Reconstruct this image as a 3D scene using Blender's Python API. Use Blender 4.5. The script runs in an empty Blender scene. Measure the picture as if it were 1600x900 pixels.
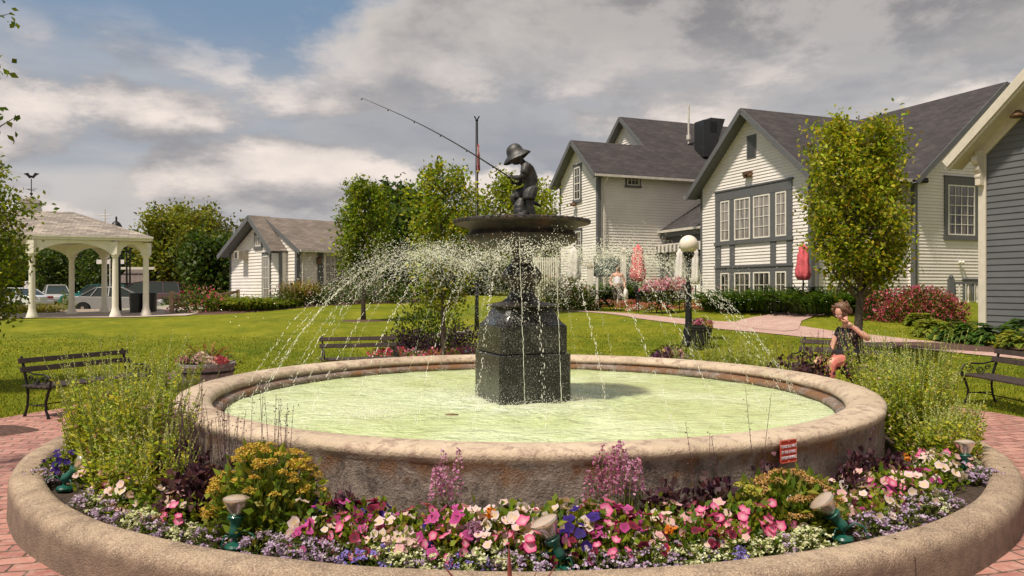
import bpy, bmesh, math, random
import numpy as np
from mathutils import Vector, Matrix, Euler
random.seed(7); RNG = np.random.default_rng(7)
SC = bpy.context.scene
COL = SC.collection
R = math.radians
# ---------------------------------------------------------------- camera
CAMZ = 1.55
F = 1200.0          # focal length in photograph pixels (1600 wide)
cam = bpy.data.cameras.new('camera'); camo = bpy.data.objects.new('camera', cam); COL.objects.link(camo)
cam.sensor_width = 36; cam.lens = 36 * F / 1600; cam.clip_end = 3000; cam.clip_start = 0.05
camo.location = (0, 0, CAMZ); camo.rotation_euler = (R(90), 0, 0)
SC.camera = camo
# ---------------------------------------------------------------- view, world, sun
SC.view_settings.view_transform = 'Standard'; SC.view_settings.look = 'None'
SC.view_settings.exposure = 0.28; SC.view_settings.gamma = 1
SUN_EL, SUN_AZ = 61, -134     # azimuth measured from +Y towards +X
sd = bpy.data.lights.new('sun', 'SUN'); sd.energy = 4.1; sd.angle = R(5); sd.color = (1, .89, .75)
so = bpy.data.objects.new('sun', sd); COL.objects.link(so)
sv = Vector((math.sin(R(SUN_AZ)) * math.cos(R(SUN_EL)), math.cos(R(SUN_AZ)) * math.cos(R(SUN_EL)), math.sin(R(SUN_EL))))
so.rotation_euler = sv.to_track_quat('Z', 'Y').to_euler(); so.location = sv * 60
W = bpy.data.worlds.new('World'); SC.world = W; W.use_nodes = True
SC.cycles.use_adaptive_sampling = True
SC.cycles.max_bounces = 6; SC.cycles.diffuse_bounces = 3; SC.cycles.glossy_bounces = 2
SC.cycles.transmission_bounces = 4; SC.cycles.transparent_max_bounces = 6
SC.cycles.use_denoising = True; SC.cycles.sample_clamp_indirect = 4

class NT:
    """small node-tree writer"""
    def __init__(s, tree): s.t = tree; s.n = tree.nodes; s.l = tree.links
    def new(s, typ, **kw):
        n = s.n.new(typ)
        for k, v in kw.items(): setattr(n, k, v)
        return n
    def link(s, a, b): s.l.new(a, b)
    def val(s, sock, v):
        if isinstance(v, bpy.types.NodeSocket): s.l.new(v, sock)
        else: sock.default_value = v
    def math(s, op, a, b=0.0, c=None, clamp=False):
        n = s.new('ShaderNodeMath', operation=op, use_clamp=clamp); s.val(n.inputs[0], a); s.val(n.inputs[1], b)
        if c is not None: s.val(n.inputs[2], c)
        return n.outputs[0]
    def noise(s, vec, scale, detail=3, rough=.5, dist=0.0, color=False):
        n = s.new('ShaderNodeTexNoise'); 
        if vec is not None: s.link(vec, n.inputs['Vector'])
        n.inputs['Scale'].default_value = scale; n.inputs['Detail'].default_value = detail
        n.inputs['Roughness'].default_value = rough; n.inputs['Distortion'].default_value = dist
        return n.outputs['Color' if color else 'Fac']
    def ramp(s, fac, stops, interp='LINEAR'):
        n = s.new('ShaderNodeValToRGB'); s.val(n.inputs[0], fac); cr = n.color_ramp; cr.interpolation = interp
        while len(cr.elements) < len(stops): cr.elements.new(0.5)
        for e, (p, c) in zip(cr.elements, stops):
            e.position = p; e.color = (c if isinstance(c, (tuple, list)) else (c, c, c)) [:3] + (1,) if isinstance(c, tuple) else (c, c, c, 1)
        return n.outputs[0]
    def mix(s, fac, a, b, typ='MIX'):
        n = s.new('ShaderNodeMix', data_type='RGBA', blend_type=typ)
        s.val(n.inputs[0], fac)
        for i, v in ((6, a), (7, b)):
            if isinstance(v, tuple): v = v[:3] + (1,)
            s.val(n.inputs[i], v)
        return n.outputs[2]
    def smooth(s, x, a, b):
        n = s.new('ShaderNodeMapRange', interpolation_type='SMOOTHSTEP'); s.val(n.inputs[0], x)
        n.inputs[1].default_value = a; n.inputs[2].default_value = b
        return n.outputs[0]

def build_world():
    nt = NT(W.node_tree); nt.n.clear()
    out = nt.new('ShaderNodeOutputWorld'); bg = nt.new('ShaderNodeBackground')
    sky = nt.new('ShaderNodeTexSky', sky_type='NISHITA'); sky.sun_disc = False
    sky.sun_elevation = R(SUN_EL); sky.sun_rotation = R(SUN_AZ)
    tc = nt.new('ShaderNodeTexCoord'); sep = nt.new('ShaderNodeSeparateXYZ'); nt.link(tc.outputs['Generated'], sep.inputs[0])
    x, y, z = sep.outputs
    def mapped(src, loc=(0, 0, 0), scale=(1, 1, 1)):
        m = nt.new('ShaderNodeMapping'); nt.link(src, m.inputs[0]); m.inputs['Location'].default_value = loc; m.inputs['Scale'].default_value = scale; return m.outputs[0]
    # high layer: seen in perspective on a flat ceiling
    zc = nt.math('ADD', nt.math('MAXIMUM', z, 0.0), 0.30)
    comb = nt.new('ShaderNodeCombineXYZ'); nt.link(nt.math('DIVIDE', x, zc), comb.inputs[0]); nt.link(nt.math('DIVIDE', y, zc), comb.inputs[1])
    P = mapped(comb.outputs[0], (1.15, .35, .3))
    def dens(src):
        a = nt.noise(src, 1.9, 12, .60, .15); return a
    d1 = dens(P); d2 = dens(mapped(P, (-.07, .10, 0)))
    big = nt.noise(P, .45, 3, .5)
    dd = nt.math('ADD', nt.math('MULTIPLY', d1, .6), nt.math('MULTIPLY', big, .4)); dd = nt.math('ADD', dd, nt.math('MULTIPLY', x, .13))
    dp = nt.new('ShaderNodeVectorMath', operation='DOT_PRODUCT'); nt.link(mapped(tc.outputs['Generated'], (0, 0, 0), (1, 1, 1.6)), dp.inputs[0]); dp.inputs[1].default_value = Vector((-.58, 1, .42)).normalized()
    dd = nt.math('SUBTRACT', dd, nt.math('MULTIPLY', nt.smooth(dp.outputs['Value'], .985, 1.055), .20))
    cover = nt.smooth(dd, .40, .50)
    thick = nt.smooth(dd, .46, .585)
    edge = nt.smooth(nt.math('SUBTRACT', d1, d2), -.055, .065)
    c1 = nt.mix(thick, (.40, .37, .35), (.175, .168, .172))
    c1 = nt.mix(nt.math('MULTIPLY', edge, .55), c1, (.43, .395, .37))
    # low layer: heaped cumulus in direction space, bright tops and grey bases
    D0 = tc.outputs['Generated']
    def heap(src):
        w = nt.new('ShaderNodeVectorMath', operation='SCALE'); sb = nt.new('ShaderNodeVectorMath', operation='SUBTRACT'); nt.link(nt.noise(src, 5, 4, .55, color=True), sb.inputs[0]); sb.inputs[1].default_value = (.5, .5, .5)
        nt.link(sb.outputs[0], w.inputs[0]); w.inputs['Scale'].default_value = .16; ad = nt.new('ShaderNodeVectorMath', operation='ADD'); nt.link(src, ad.inputs[0]); nt.link(w.outputs[0], ad.inputs[1])
        v = nt.new('ShaderNodeTexVoronoi', feature='SMOOTH_F1'); nt.link(ad.outputs[0], v.inputs['Vector']); v.inputs['Scale'].default_value = 5.5; v.inputs['Smoothness'].default_value = .35
        n = nt.noise(src, 2.6, 12, .64, .1)
        return nt.math('ADD', nt.math('MULTIPLY', n, .72), nt.math('MULTIPLY', nt.math('SUBTRACT', .8, v.outputs['Distance']), .28))
    S = mapped(D0, (.37, .25, .12), (1, 1, 2.3))
    h1 = heap(S); h2 = heap(mapped(D0, (.36, .25, .12 + .10), (1, 1, 2.3)))
    lit = nt.smooth(nt.math('SUBTRACT', h1, h2), -.085, .14)
    cov2 = nt.smooth(h1, .425, .495)
    c2 = nt.mix(lit, (.20, .198, .212), (.60, .53, .485))
    fine = nt.noise(S, 16, 6, .6); c2 = nt.mix(nt.math('MULTIPLY', nt.smooth(fine, .35, .7), .35), c2, (.40, .37, .355))
    low = nt.smooth(z, .33, .20)
    skyc = nt.new('ShaderNodeVectorMath', operation='SCALE'); nt.link(sky.outputs[0], skyc.inputs[0]); skyc.inputs['Scale'].default_value = .05
    blue = nt.mix(.6, skyc.outputs[0], (.16, .235, .335))
    gap = nt.mix(nt.smooth(z, .10, .30), (.33, .345, .37), blue)          # hazy blue-grey between the low clouds
    c = nt.mix(nt.math('MULTIPLY', cover, .96), gap, c1)
    band = nt.mix(nt.smooth(nt.noise(mapped(D0, (0, 0, .4), (1, 1, 5)), 2.6, 5, .5), .38, .6), (.23, .245, .275), (.37, .355, .35))
    c = nt.mix(nt.math('MULTIPLY', low, .75), c, band)
    c = nt.mix(nt.math('MULTIPLY', nt.math('MULTIPLY', cov2, low), .95), c, c2)
    c = nt.mix(nt.math('MULTIPLY', nt.smooth(z, .09, .0), .65), c, (.46, .44, .43))
    nt.link(nt.mix(1.0, c, (1.0, .995, .985), 'MULTIPLY'), bg.inputs[0]); bg.inputs[1].default_value = 1.30
    nt.link(bg.outputs[0], out.inputs[0])
build_world()

# ---------------------------------------------------------------- materials
MATS = {}
def mat_base(name):
    m = bpy.data.materials.new(name); m.use_nodes = True; nt = NT(m.node_tree); nt.n.clear()
    out = nt.new('ShaderNodeOutputMaterial'); p = nt.new('ShaderNodeBsdfPrincipled'); nt.link(p.outputs[0], out.inputs[0])
    MATS[name] = m
    return m, nt, p, out
def bump(nt, p, h, strength=.3, dist=.02):
    b = nt.new('ShaderNodeBump'); b.inputs['Strength'].default_value = strength; b.inputs['Distance'].default_value = dist
    nt.link(h, b.inputs['Height']); nt.link(b.outputs[0], p.inputs['Normal'])
def coord(nt, kind='Object'):
    return nt.new('ShaderNodeTexCoord').outputs[kind]
def geo(nt): return nt.new('ShaderNodeNewGeometry').outputs['Position']
def plain(name, col, rough=.6, metal=0.0, var=.15, scale=6, bmp=.0, spec=.5, coat=0):
    m, nt, p, out = mat_base(name)
    g = geo(nt); n = nt.noise(g, scale, 5, .6)
    c = nt.mix(nt.smooth(n, .3, .7), tuple(v * (1 - var) for v in col), tuple(min(1, v * (1 + var)) for v in col))
    nt.link(c, p.inputs['Base Color']); p.inputs['Roughness'].default_value = rough; p.inputs['Metallic'].default_value = metal
    p.inputs['Specular IOR Level'].default_value = spec; p.inputs['Coat Weight'].default_value = coat
    if bmp: bump(nt, p, nt.noise(g, scale * 8, 4, .6), bmp, .01)
    return m
def attr_leaf(name, trans=.35, rough=.5):
    m, nt, p, out = mat_base(name)
    a = nt.new('ShaderNodeAttribute'); a.attribute_name = 'Col'
    nt.link(a.outputs['Color'], p.inputs['Base Color']); p.inputs['Roughness'].default_value = rough
    p.inputs['Specular IOR Level'].default_value = .3
    tr = nt.new('ShaderNodeBsdfTranslucent'); nt.link(nt.mix(1.0, a.outputs['Color'], (1.0, 1.0, .55), 'MULTIPLY'), tr.inputs[0])
    mx = nt.new('ShaderNodeMixShader'); mx.inputs[0].default_value = trans
    nt.link(p.outputs[0], mx.inputs[1]); nt.link(tr.outputs[0], mx.inputs[2]); nt.link(mx.outputs[0], out.inputs[0])
    return m
LEAF = attr_leaf('leaf', .48)
PETAL = attr_leaf('petal', .30, .7)
def mats():
    plain('white_siding', (.78, .735, .69), .6, var=.05, scale=1.2)
    plain('white_trim', (.80, .76, .68), .5, var=.05)
    plain('grey_trim', (.115, .118, .122), .6, var=.08)
    plain('grey_siding', (.125, .128, .135), .6, var=.07, scale=2)
    plain('cream_trim', (.66, .60, .50), .55, var=.06)
    plain('gutter', (.62, .58, .52), .45)
    plain('soil', (.055, .035, .024), .95, var=.5, scale=30, bmp=.8)
    plain('mulch', (.095, .048, .036), .95, var=.5, scale=25, bmp=.8)
    plain('iron', (.018, .018, .018), .45, metal=.5, var=.3, scale=20)
    plain('bench_wood', (.045, .030, .024), .65, var=.3, scale=14, bmp=.2)
    plain('black_plastic', (.02, .022, .022), .4)
    plain('bark', (.11, .085, .065), .9, var=.4, scale=18, bmp=.9)
    plain('skin', (.62, .33, .24), .5, var=.06)
    plain('hair', (.16, .085, .05), .6, var=.4, scale=60)
    plain('wood_rail', (.28, .19, .13), .85, var=.3, bmp=.4)
    plain('tub', (.23, .21, .20), .85, var=.35, scale=12, bmp=.5)
    plain('pink_cloth', (.62, .11, .13), .85, var=.25, scale=10, bmp=.3)
    plain('salmon_cloth', (.55, .18, .14), .85, var=.15, scale=10)
    plain('white_cloth', (.72, .68, .65), .85, var=.1)
    plain('khaki_cloth', (.12, .10, .085), .9, var=.25, scale=12)
    plain('white_tank', (.78, .74, .82), .9, var=.04)
    plain('straw', (.40, .30, .18), .9, var=.3, scale=30)
    plain('chrome', (.75, .68, .58), .22, metal=.9, var=.1)
    plain('green_plastic', (.008, .085, .060), .32, var=.3, coat=.3)
    plain('rubber', (.02, .02, .02), .8)
    plain('stone_white', (.62, .60, .56), .8)
    plain('concrete_pad', (.42, .34, .29), .9, var=.12, scale=2, bmp=.2)
    plain('asphalt', (.20, .17, .16), .9, var=.2, scale=3, bmp=.2)
    plain('lens_glass', (.42, .33, .26), .12, coat=.5)
    plain('lamp_glass_off', (.80, .73, .62), .25, var=.03)
    plain('brown_roof', (.13, .10, .09), .9, var=.3, scale=5)
    plain('ac_grey', (.38, .34, .28), .6)
    plain('brass', (.16, .09, .05), .5, metal=.5)
    plain('sign_red', (.50, .030, .015), .45, var=.12, scale=40)
    plain('sign_green', (.10, .13, .12), .5, var=.5, scale=12)
    plain('phone', (.03, .03, .035), .3)
    for n, c in dict(silver=(.55, .54, .52), maroon=(.16, .095, .11), teal=(.03, .26, .25), white_car=(.72, .73, .76), champagne=(.46, .45, .44)).items():
        plain('paint_' + n, c, .3, metal=.25, var=.03, coat=.6)
    plain('tail_red', (.45, .03, .03), .3)
    plain('head_clear', (.7, .7, .68), .15)
    # window glass: dark room behind, curtains in a few streaks
    m, nt, p, out = mat_base('glass')
    g = geo(nt)
    mp = nt.new('ShaderNodeMapping'); nt.link(g, mp.inputs[0]); mp.inputs['Scale'].default_value = (5, 5, .4)
    n = nt.noise(mp.outputs[0], 1.6, 3, .6)
    nt.link(nt.mix(nt.smooth(n, .42, .62), (.02, .02, .02), (.17, .155, .125)), p.inputs['Base Color'])
    p.inputs['Roughness'].default_value = .06; p.inputs['Specular IOR Level'].default_value = .8
    # curtained glass
    m, nt, p, out = mat_base('glass_curtain')
    g = geo(nt); mp = nt.new('ShaderNodeMapping'); nt.link(g, mp.inputs[0]); mp.inputs['Scale'].default_value = (9, 9, .5)
    n = nt.noise(mp.outputs[0], 2, 3, .6)
    nt.link(nt.mix(nt.smooth(n, .35, .65), (.14, .125, .11), (.36, .33, .30)), p.inputs['Base Color'])
    p.inputs['Roughness'].default_value = .08; p.inputs['Specular IOR Level'].default_value = .7
    m, nt, p, out = mat_base('car_glass')
    p.inputs['Base Color'].default_value = (.03, .04, .035, 1); p.inputs['Roughness'].default_value = .06
    # asphalt shingles, real courses by texture
    for nm, a, b in (('shingle', (.030, .026, .028), (.052, .045, .047)), ('shingle_light', (.16, .14, .125), (.33, .29, .25)), ('shingle_brown', (.12, .10, .085), (.18, .15, .13)), ('shingle_porch', (.035, .032, .032), (.055, .050, .050))):
        m, nt, p, out = mat_base(nm)
        a_ = nt.new('ShaderNodeUVMap'); 
        br = nt.new('ShaderNodeTexBrick'); nt.link(a_.outputs[0], br.inputs['Vector']); br.inputs['Scale'].default_value = 1
        br.inputs['Brick Width'].default_value = .33; br.inputs['Row Height'].default_value = .16; br.inputs['Mortar Size'].default_value = .008
        br.inputs['Color1'].default_value = a + (1,); br.inputs['Color2'].default_value = b + (1,); br.inputs['Mortar'].default_value = tuple(v * .5 for v in a) + (1,)
        br.inputs['Bias'].default_value = -.1
        n = nt.noise(geo(nt), .9, 5, .6)
        nt.link(nt.mix(nt.smooth(n, .3, .75), br.outputs[0], nt.mix(1.0, br.outputs[0], (1.45, 1.4, 1.35), 'MULTIPLY')), p.inputs['Base Color'])
        p.inputs['Roughness'].default_value = .9
        bump(nt, p, br.outputs['Fac'], -.6, .02)
    # grass
    m, nt, p, out = mat_base('grass')
    g = geo(nt)
    n1 = nt.noise(g, .28, 5, .65); n2 = nt.noise(g, 2.2, 4, .65); n3 = nt.noise(g, 70, 3, .7)
    c = nt.mix(nt.smooth(n1, .3, .7), (.105, .15, .008), (.255, .255, .014))
    c = nt.mix(nt.math('MULTIPLY', nt.smooth(n2, .42, .70), .6), c, (.36, .33, .035))
    c = nt.mix(nt.smooth(n3, .38, .62), nt.mix(1.0, c, (.6, .65, .6), 'MULTIPLY'), c)
    fl = nt.math('MULTIPLY', nt.smooth(nt.noise(g, 9, 4, .75), .62, .70), nt.smooth(nt.noise(g, .22, 3, .5), .48, .60)); c = nt.mix(nt.math('MULTIPLY', fl, .55), c, (.50, .46, .16))
    nt.link(c, p.inputs['Base Color']); p.inputs['Roughness'].default_value = .9; p.inputs['Specular IOR Level'].default_value = .1
    bump(nt, p, n3, .7, .03)
    # concrete of the planter kerb: warm tan aggregate
    m, nt, p, out = mat_base('kerb_concrete')
    g = geo(nt)
    sp = nt.new('ShaderNodeSeparateXYZ'); nt.link(g, sp.inputs[0])
    n1 = nt.noise(g, 1.3, 6, .65); n2 = nt.noise(g, 90, 3, .7); n3 = nt.noise(g, 9, 6, .7)
    c = nt.mix(nt.smooth(n1, .3, .7), (.35, .25, .165), (.52, .39, .265))
    c = nt.mix(nt.smooth(n3, .38, .68), c, (.24, .165, .115))
    c = nt.mix(nt.math('MULTIPLY', nt.smooth(n2, .48, .62), .55), c, (.68, .56, .42))
    c = nt.mix(nt.math('MULTIPLY', nt.smooth(nt.noise(g, 75, 3, .7), .54, .66), .75), c, (.15, .10, .08))
    # lower wall turns darker brown below a ragged upper edge
    edge = nt.math('ADD', sp.outputs[2], nt.math('MULTIPLY', nt.math('SUBTRACT', nt.noise(g, 3.5, 6, .7), .5), .16))
    st = nt.smooth(edge, .262, .17)
    c = nt.mix(nt.math('MULTIPLY', st, .88), c, nt.mix(nt.smooth(n3, .3, .7), (.23, .165, .12), (.15, .108, .080)))
    nt.link(c, p.inputs['Base Color']); p.inputs['Roughness'].default_value = .85
    bump(nt, p, nt.math('ADD', n2, n3), .8, .018)
    # the pool wall: grey-brown with rust under the lip and lime veins
    m, nt, p, out = mat_base('pool_concrete')
    g = geo(nt); sp = nt.new('ShaderNodeSeparateXYZ'); nt.link(g, sp.inputs[0]); z = sp.outputs[2]
    n1 = nt.noise(g, 2, 6, .65); n2 = nt.noise(g, 60, 3, .7); n3 = nt.noise(g, 8, 7, .72, .6)
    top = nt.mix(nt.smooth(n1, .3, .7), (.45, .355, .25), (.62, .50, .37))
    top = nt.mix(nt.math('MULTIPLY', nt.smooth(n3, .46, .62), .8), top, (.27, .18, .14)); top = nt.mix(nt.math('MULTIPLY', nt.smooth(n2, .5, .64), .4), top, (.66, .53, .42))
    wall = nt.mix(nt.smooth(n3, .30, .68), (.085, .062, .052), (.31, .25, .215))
    mp = nt.new('ShaderNodeMapping'); nt.link(g, mp.inputs[0]); mp.inputs['Scale'].default_value = (1, 1, .22)
    drip = nt.noise(mp.outputs[0], 11, 5, .7)
    wall = nt.mix(nt.math('MULTIPLY', nt.smooth(drip, .50, .68), .75), wall, (.33, .27, .225))
    vein = nt.noise(g, 6, 5, .6, 2.5); vv = nt.math('ABSOLUTE', nt.math('SUBTRACT', vein, .5))
    wall = nt.mix(nt.math('MULTIPLY', nt.smooth(vv, .018, .0), .55), wall, (.45, .38, .30))
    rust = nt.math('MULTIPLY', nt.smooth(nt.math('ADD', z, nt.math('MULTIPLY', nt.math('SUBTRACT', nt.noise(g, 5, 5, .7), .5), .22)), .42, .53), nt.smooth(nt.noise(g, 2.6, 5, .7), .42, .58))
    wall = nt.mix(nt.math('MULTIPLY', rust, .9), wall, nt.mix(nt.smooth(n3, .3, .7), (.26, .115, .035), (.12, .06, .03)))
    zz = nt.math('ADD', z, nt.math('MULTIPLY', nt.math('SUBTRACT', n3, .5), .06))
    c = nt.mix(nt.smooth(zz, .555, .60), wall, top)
    nt.link(c, p.inputs['Base Color']); p.inputs['Roughness'].default_value = .85
    bump(nt, p, nt.math('ADD', nt.math('MULTIPLY', n2, .6), n3), .8, .02)
    # brick paving
    m, nt, p, out = mat_base('brick')
    uv = nt.new('ShaderNodeUVMap').outputs[0]; g = geo(nt)
    dis = nt.new('ShaderNodeVectorMath', operation='SCALE'); 
    nz = nt.new('ShaderNodeVectorMath', operation='SUBTRACT'); nt.link(nt.noise(g, 2.3, 3, .5, color=True), nz.inputs[0]); nz.inputs[1].default_value = (.5, .5, .5)
    nt.link(nz.outputs[0], dis.inputs[0]); dis.inputs['Scale'].default_value = .06
    ad = nt.new('ShaderNodeVectorMath', operation='ADD'); nt.link(uv, ad.inputs[0]); nt.link(dis.outputs[0], ad.inputs[1])
    br = nt.new('ShaderNodeTexBrick'); nt.link(ad.outputs[0], br.inputs['Vector']); br.inputs['Scale'].default_value = 1
    br.inputs['Brick Width'].default_value = .225; br.inputs['Row Height'].default_value = .125; br.inputs['Mortar Size'].default_value = .009; br.inputs['Mortar Smooth'].default_value = .25
    br.inputs['Color1'].default_value = (.30, .12, .10, 1); br.inputs['Color2'].default_value = (.46, .22, .175, 1); br.inputs['Mortar'].default_value = (.075, .055, .035, 1)
    n3 = nt.noise(g, 14, 6, .7)
    n1 = nt.noise(g, 3.2, 5, .7)
    c = nt.mix(nt.math('MULTIPLY', nt.smooth(n3, .42, .70), .5), br.outputs[0], (.52, .36, .30))
    c = nt.mix(nt.math('MULTIPLY', nt.smooth(n1, .55, .72), .45), c, (.16, .085, .065))
    nt.link(c, p.inputs['Base Color']); p.inputs['Roughness'].default_value = .8
    bump(nt, p, nt.math('ADD', nt.math('MULTIPLY', br.outputs['Fac'], -1), nt.math('MULTIPLY', n3, .6)), .45, .012)
    m2 = m.copy(); m2.name = 'brick_pale'; MATS['brick_pale'] = m2
    for n in m2.node_tree.nodes:
        if n.type == 'TEX_BRICK':
            n.inputs['Color1'].default_value = (.44, .27, .225, 1); n.inputs['Color2'].default_value = (.54, .37, .32, 1); n.inputs['Mortar'].default_value = (.28, .19, .15, 1)
    # pool water: milky pale green, choppy, with foam where the jets land
    m, nt, p, out = mat_base('water')
    g = geo(nt)
    mp = nt.new('ShaderNodeMapping'); nt.link(g, mp.inputs[0]); mp.inputs['Location'].default_value = (-.1, -7.4, 0)
    ln = nt.new('ShaderNodeVectorMath', operation='LENGTH'); nt.link(mp.outputs[0], ln.inputs[0]); r = ln.outputs['Value']
    mp2 = nt.new('ShaderNodeMapping'); nt.link(g, mp2.inputs[0]); mp2.inputs['Scale'].default_value = (1, 2.2, 1)
    n1 = nt.noise(g, .9, 4, .6); n2 = nt.noise(mp2.outputs[0], 3.4, 4, .6, 1.0); n3 = nt.noise(mp2.outputs[0], 13, 4, .6, .6)
    c = nt.mix(nt.smooth(n1, .35, .65), (.58, .67, .32), (.72, .81, .50))
    c = nt.mix(nt.math('MULTIPLY', nt.smooth(n2, .50, .72), .45), c, (.40, .48, .19))
    foamr = nt.math('MULTIPLY', nt.smooth(r, 1.25, .45), nt.smooth(nt.noise(g, 6, 6, .7), .38, .60))
    speck = nt.math('MULTIPLY', nt.smooth(nt.noise(g, 38, 3, .7), .60, .68), .55)
    foam = nt.math('MAXIMUM', nt.math('MULTIPLY', foamr, .75), nt.math('MULTIPLY', speck, nt.smooth(n1, .38, .6)))
    c = nt.mix(foam, c, (.82, .87, .74))
    nt.link(c, p.inputs['Base Color']); p.inputs['Roughness'].default_value = .10; p.inputs['IOR'].default_value = 1.33
    bump(nt, p, nt.math('ADD', n2, nt.math('MULTIPLY', n3, .35)), .85, .12)
    # drops of water in the air
    m, nt, p, out = mat_base('drop')
    p.inputs['Base Color'].default_value = (.93, .93, .86, 1); p.inputs['Roughness'].default_value = .15
    tr = nt.new('ShaderNodeBsdfTranslucent'); tr.inputs[0].default_value = (.98, .98, .90, 1)
    mx = nt.new('ShaderNodeMixShader'); mx.inputs[0].default_value = .55
    nt.link(p.outputs[0], mx.inputs[1]); nt.link(tr.outputs[0], mx.inputs[2]); nt.link(mx.outputs[0], out.inputs[0])
    # cast iron / bronze of the fountain
    m, nt, p, out = mat_base('bronze')
    g = geo(nt); n = nt.noise(g, 14, 6, .7)
    nt.link(nt.mix(nt.smooth(n, .35, .7), (.030, .030, .031), (.085, .083, .080)), p.inputs['Base Color'])
    p.inputs['Metallic'].default_value = .35; p.inputs['Roughness'].default_value = .5
    bump(nt, p, nt.noise(g, 60, 4, .6), .3, .006)
    m, nt, p, out = mat_base('bowl_iron')
    g = geo(nt); n = nt.noise(g, 9, 6, .7)
    c = nt.mix(nt.smooth(n, .4, .7), (.022, .018, .017), (.060, .042, .034))
    c = nt.mix(nt.math('MULTIPLY', nt.smooth(nt.noise(g, 5, 5, .7), .54, .68), .6), c, (.13, .05, .025))
    nt.link(c, p.inputs['Base Color']); p.inputs['Metallic'].default_value = .2; p.inputs['Roughness'].default_value = .45
    bump(nt, p, nt.noise(g, 45, 5, .65), .5, .01)
    m, nt, p, out = mat_base('granite')
    g = geo(nt)
    n = nt.noise(g, 75, 4, .8); n1 = nt.noise(g, 3, 5, .6)
    c = nt.mix(nt.smooth(nt.math('ADD', n, nt.math('MULTIPLY', nt.math('SUBTRACT', n1, .5), .25)), .48, .66), (.010, .010, .010), (.17, .165, .145))
    nt.link(c, p.inputs['Base Color']); p.inputs['Roughness'].default_value = .22
    bump(nt, p, nt.noise(g, 30, 4, .7), .35, .006)
    # floral dress
    m, nt, p, out = mat_base('dress')
    g = geo(nt); v = nt.new('ShaderNodeTexVoronoi'); nt.link(g, v.inputs['Vector']); v.inputs['Scale'].default_value = 26
    c = nt.mix(nt.smooth(v.outputs['Distance'], .34, .26), (.012, .011, .013), nt.mix(nt.noise(g, 11, 2), (.50, .16, .12), (.45, .38, .25)))
    msk = nt.smooth(nt.noise(g, 8, 2), .42, .5)
    c = nt.mix(msk, (.012, .011, .013), c)
    nt.link(c, p.inputs['Base Color']); p.inputs['Roughness'].default_value = .85
    # frosted clear bulb
    m, nt, p, out = mat_base('bulb_glass')
    p.inputs['Base Color'].default_value = (.86, .80, .70, 1); p.inputs['Roughness'].default_value = .08; p.inputs['Transmission Weight'].default_value = .8; p.inputs['IOR'].default_value = 1.3
    # awning stripes use UV x
    m, nt, p, out = mat_base('awning')
    uv = nt.new('ShaderNodeUVMap').outputs[0]; sp = nt.new('ShaderNodeSeparateXYZ'); nt.link(uv, sp.inputs[0])
    f = nt.math('FRACT', nt.math('MULTIPLY', sp.outputs[0], 3.1))
    nt.link(nt.mix(nt.smooth(f, .48, .52), (.66, .62, .55), (.16, .145, .14)), p.inputs['Base Color']); p.inputs['Roughness'].default_value = .9
mats()
M = MATS
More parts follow.
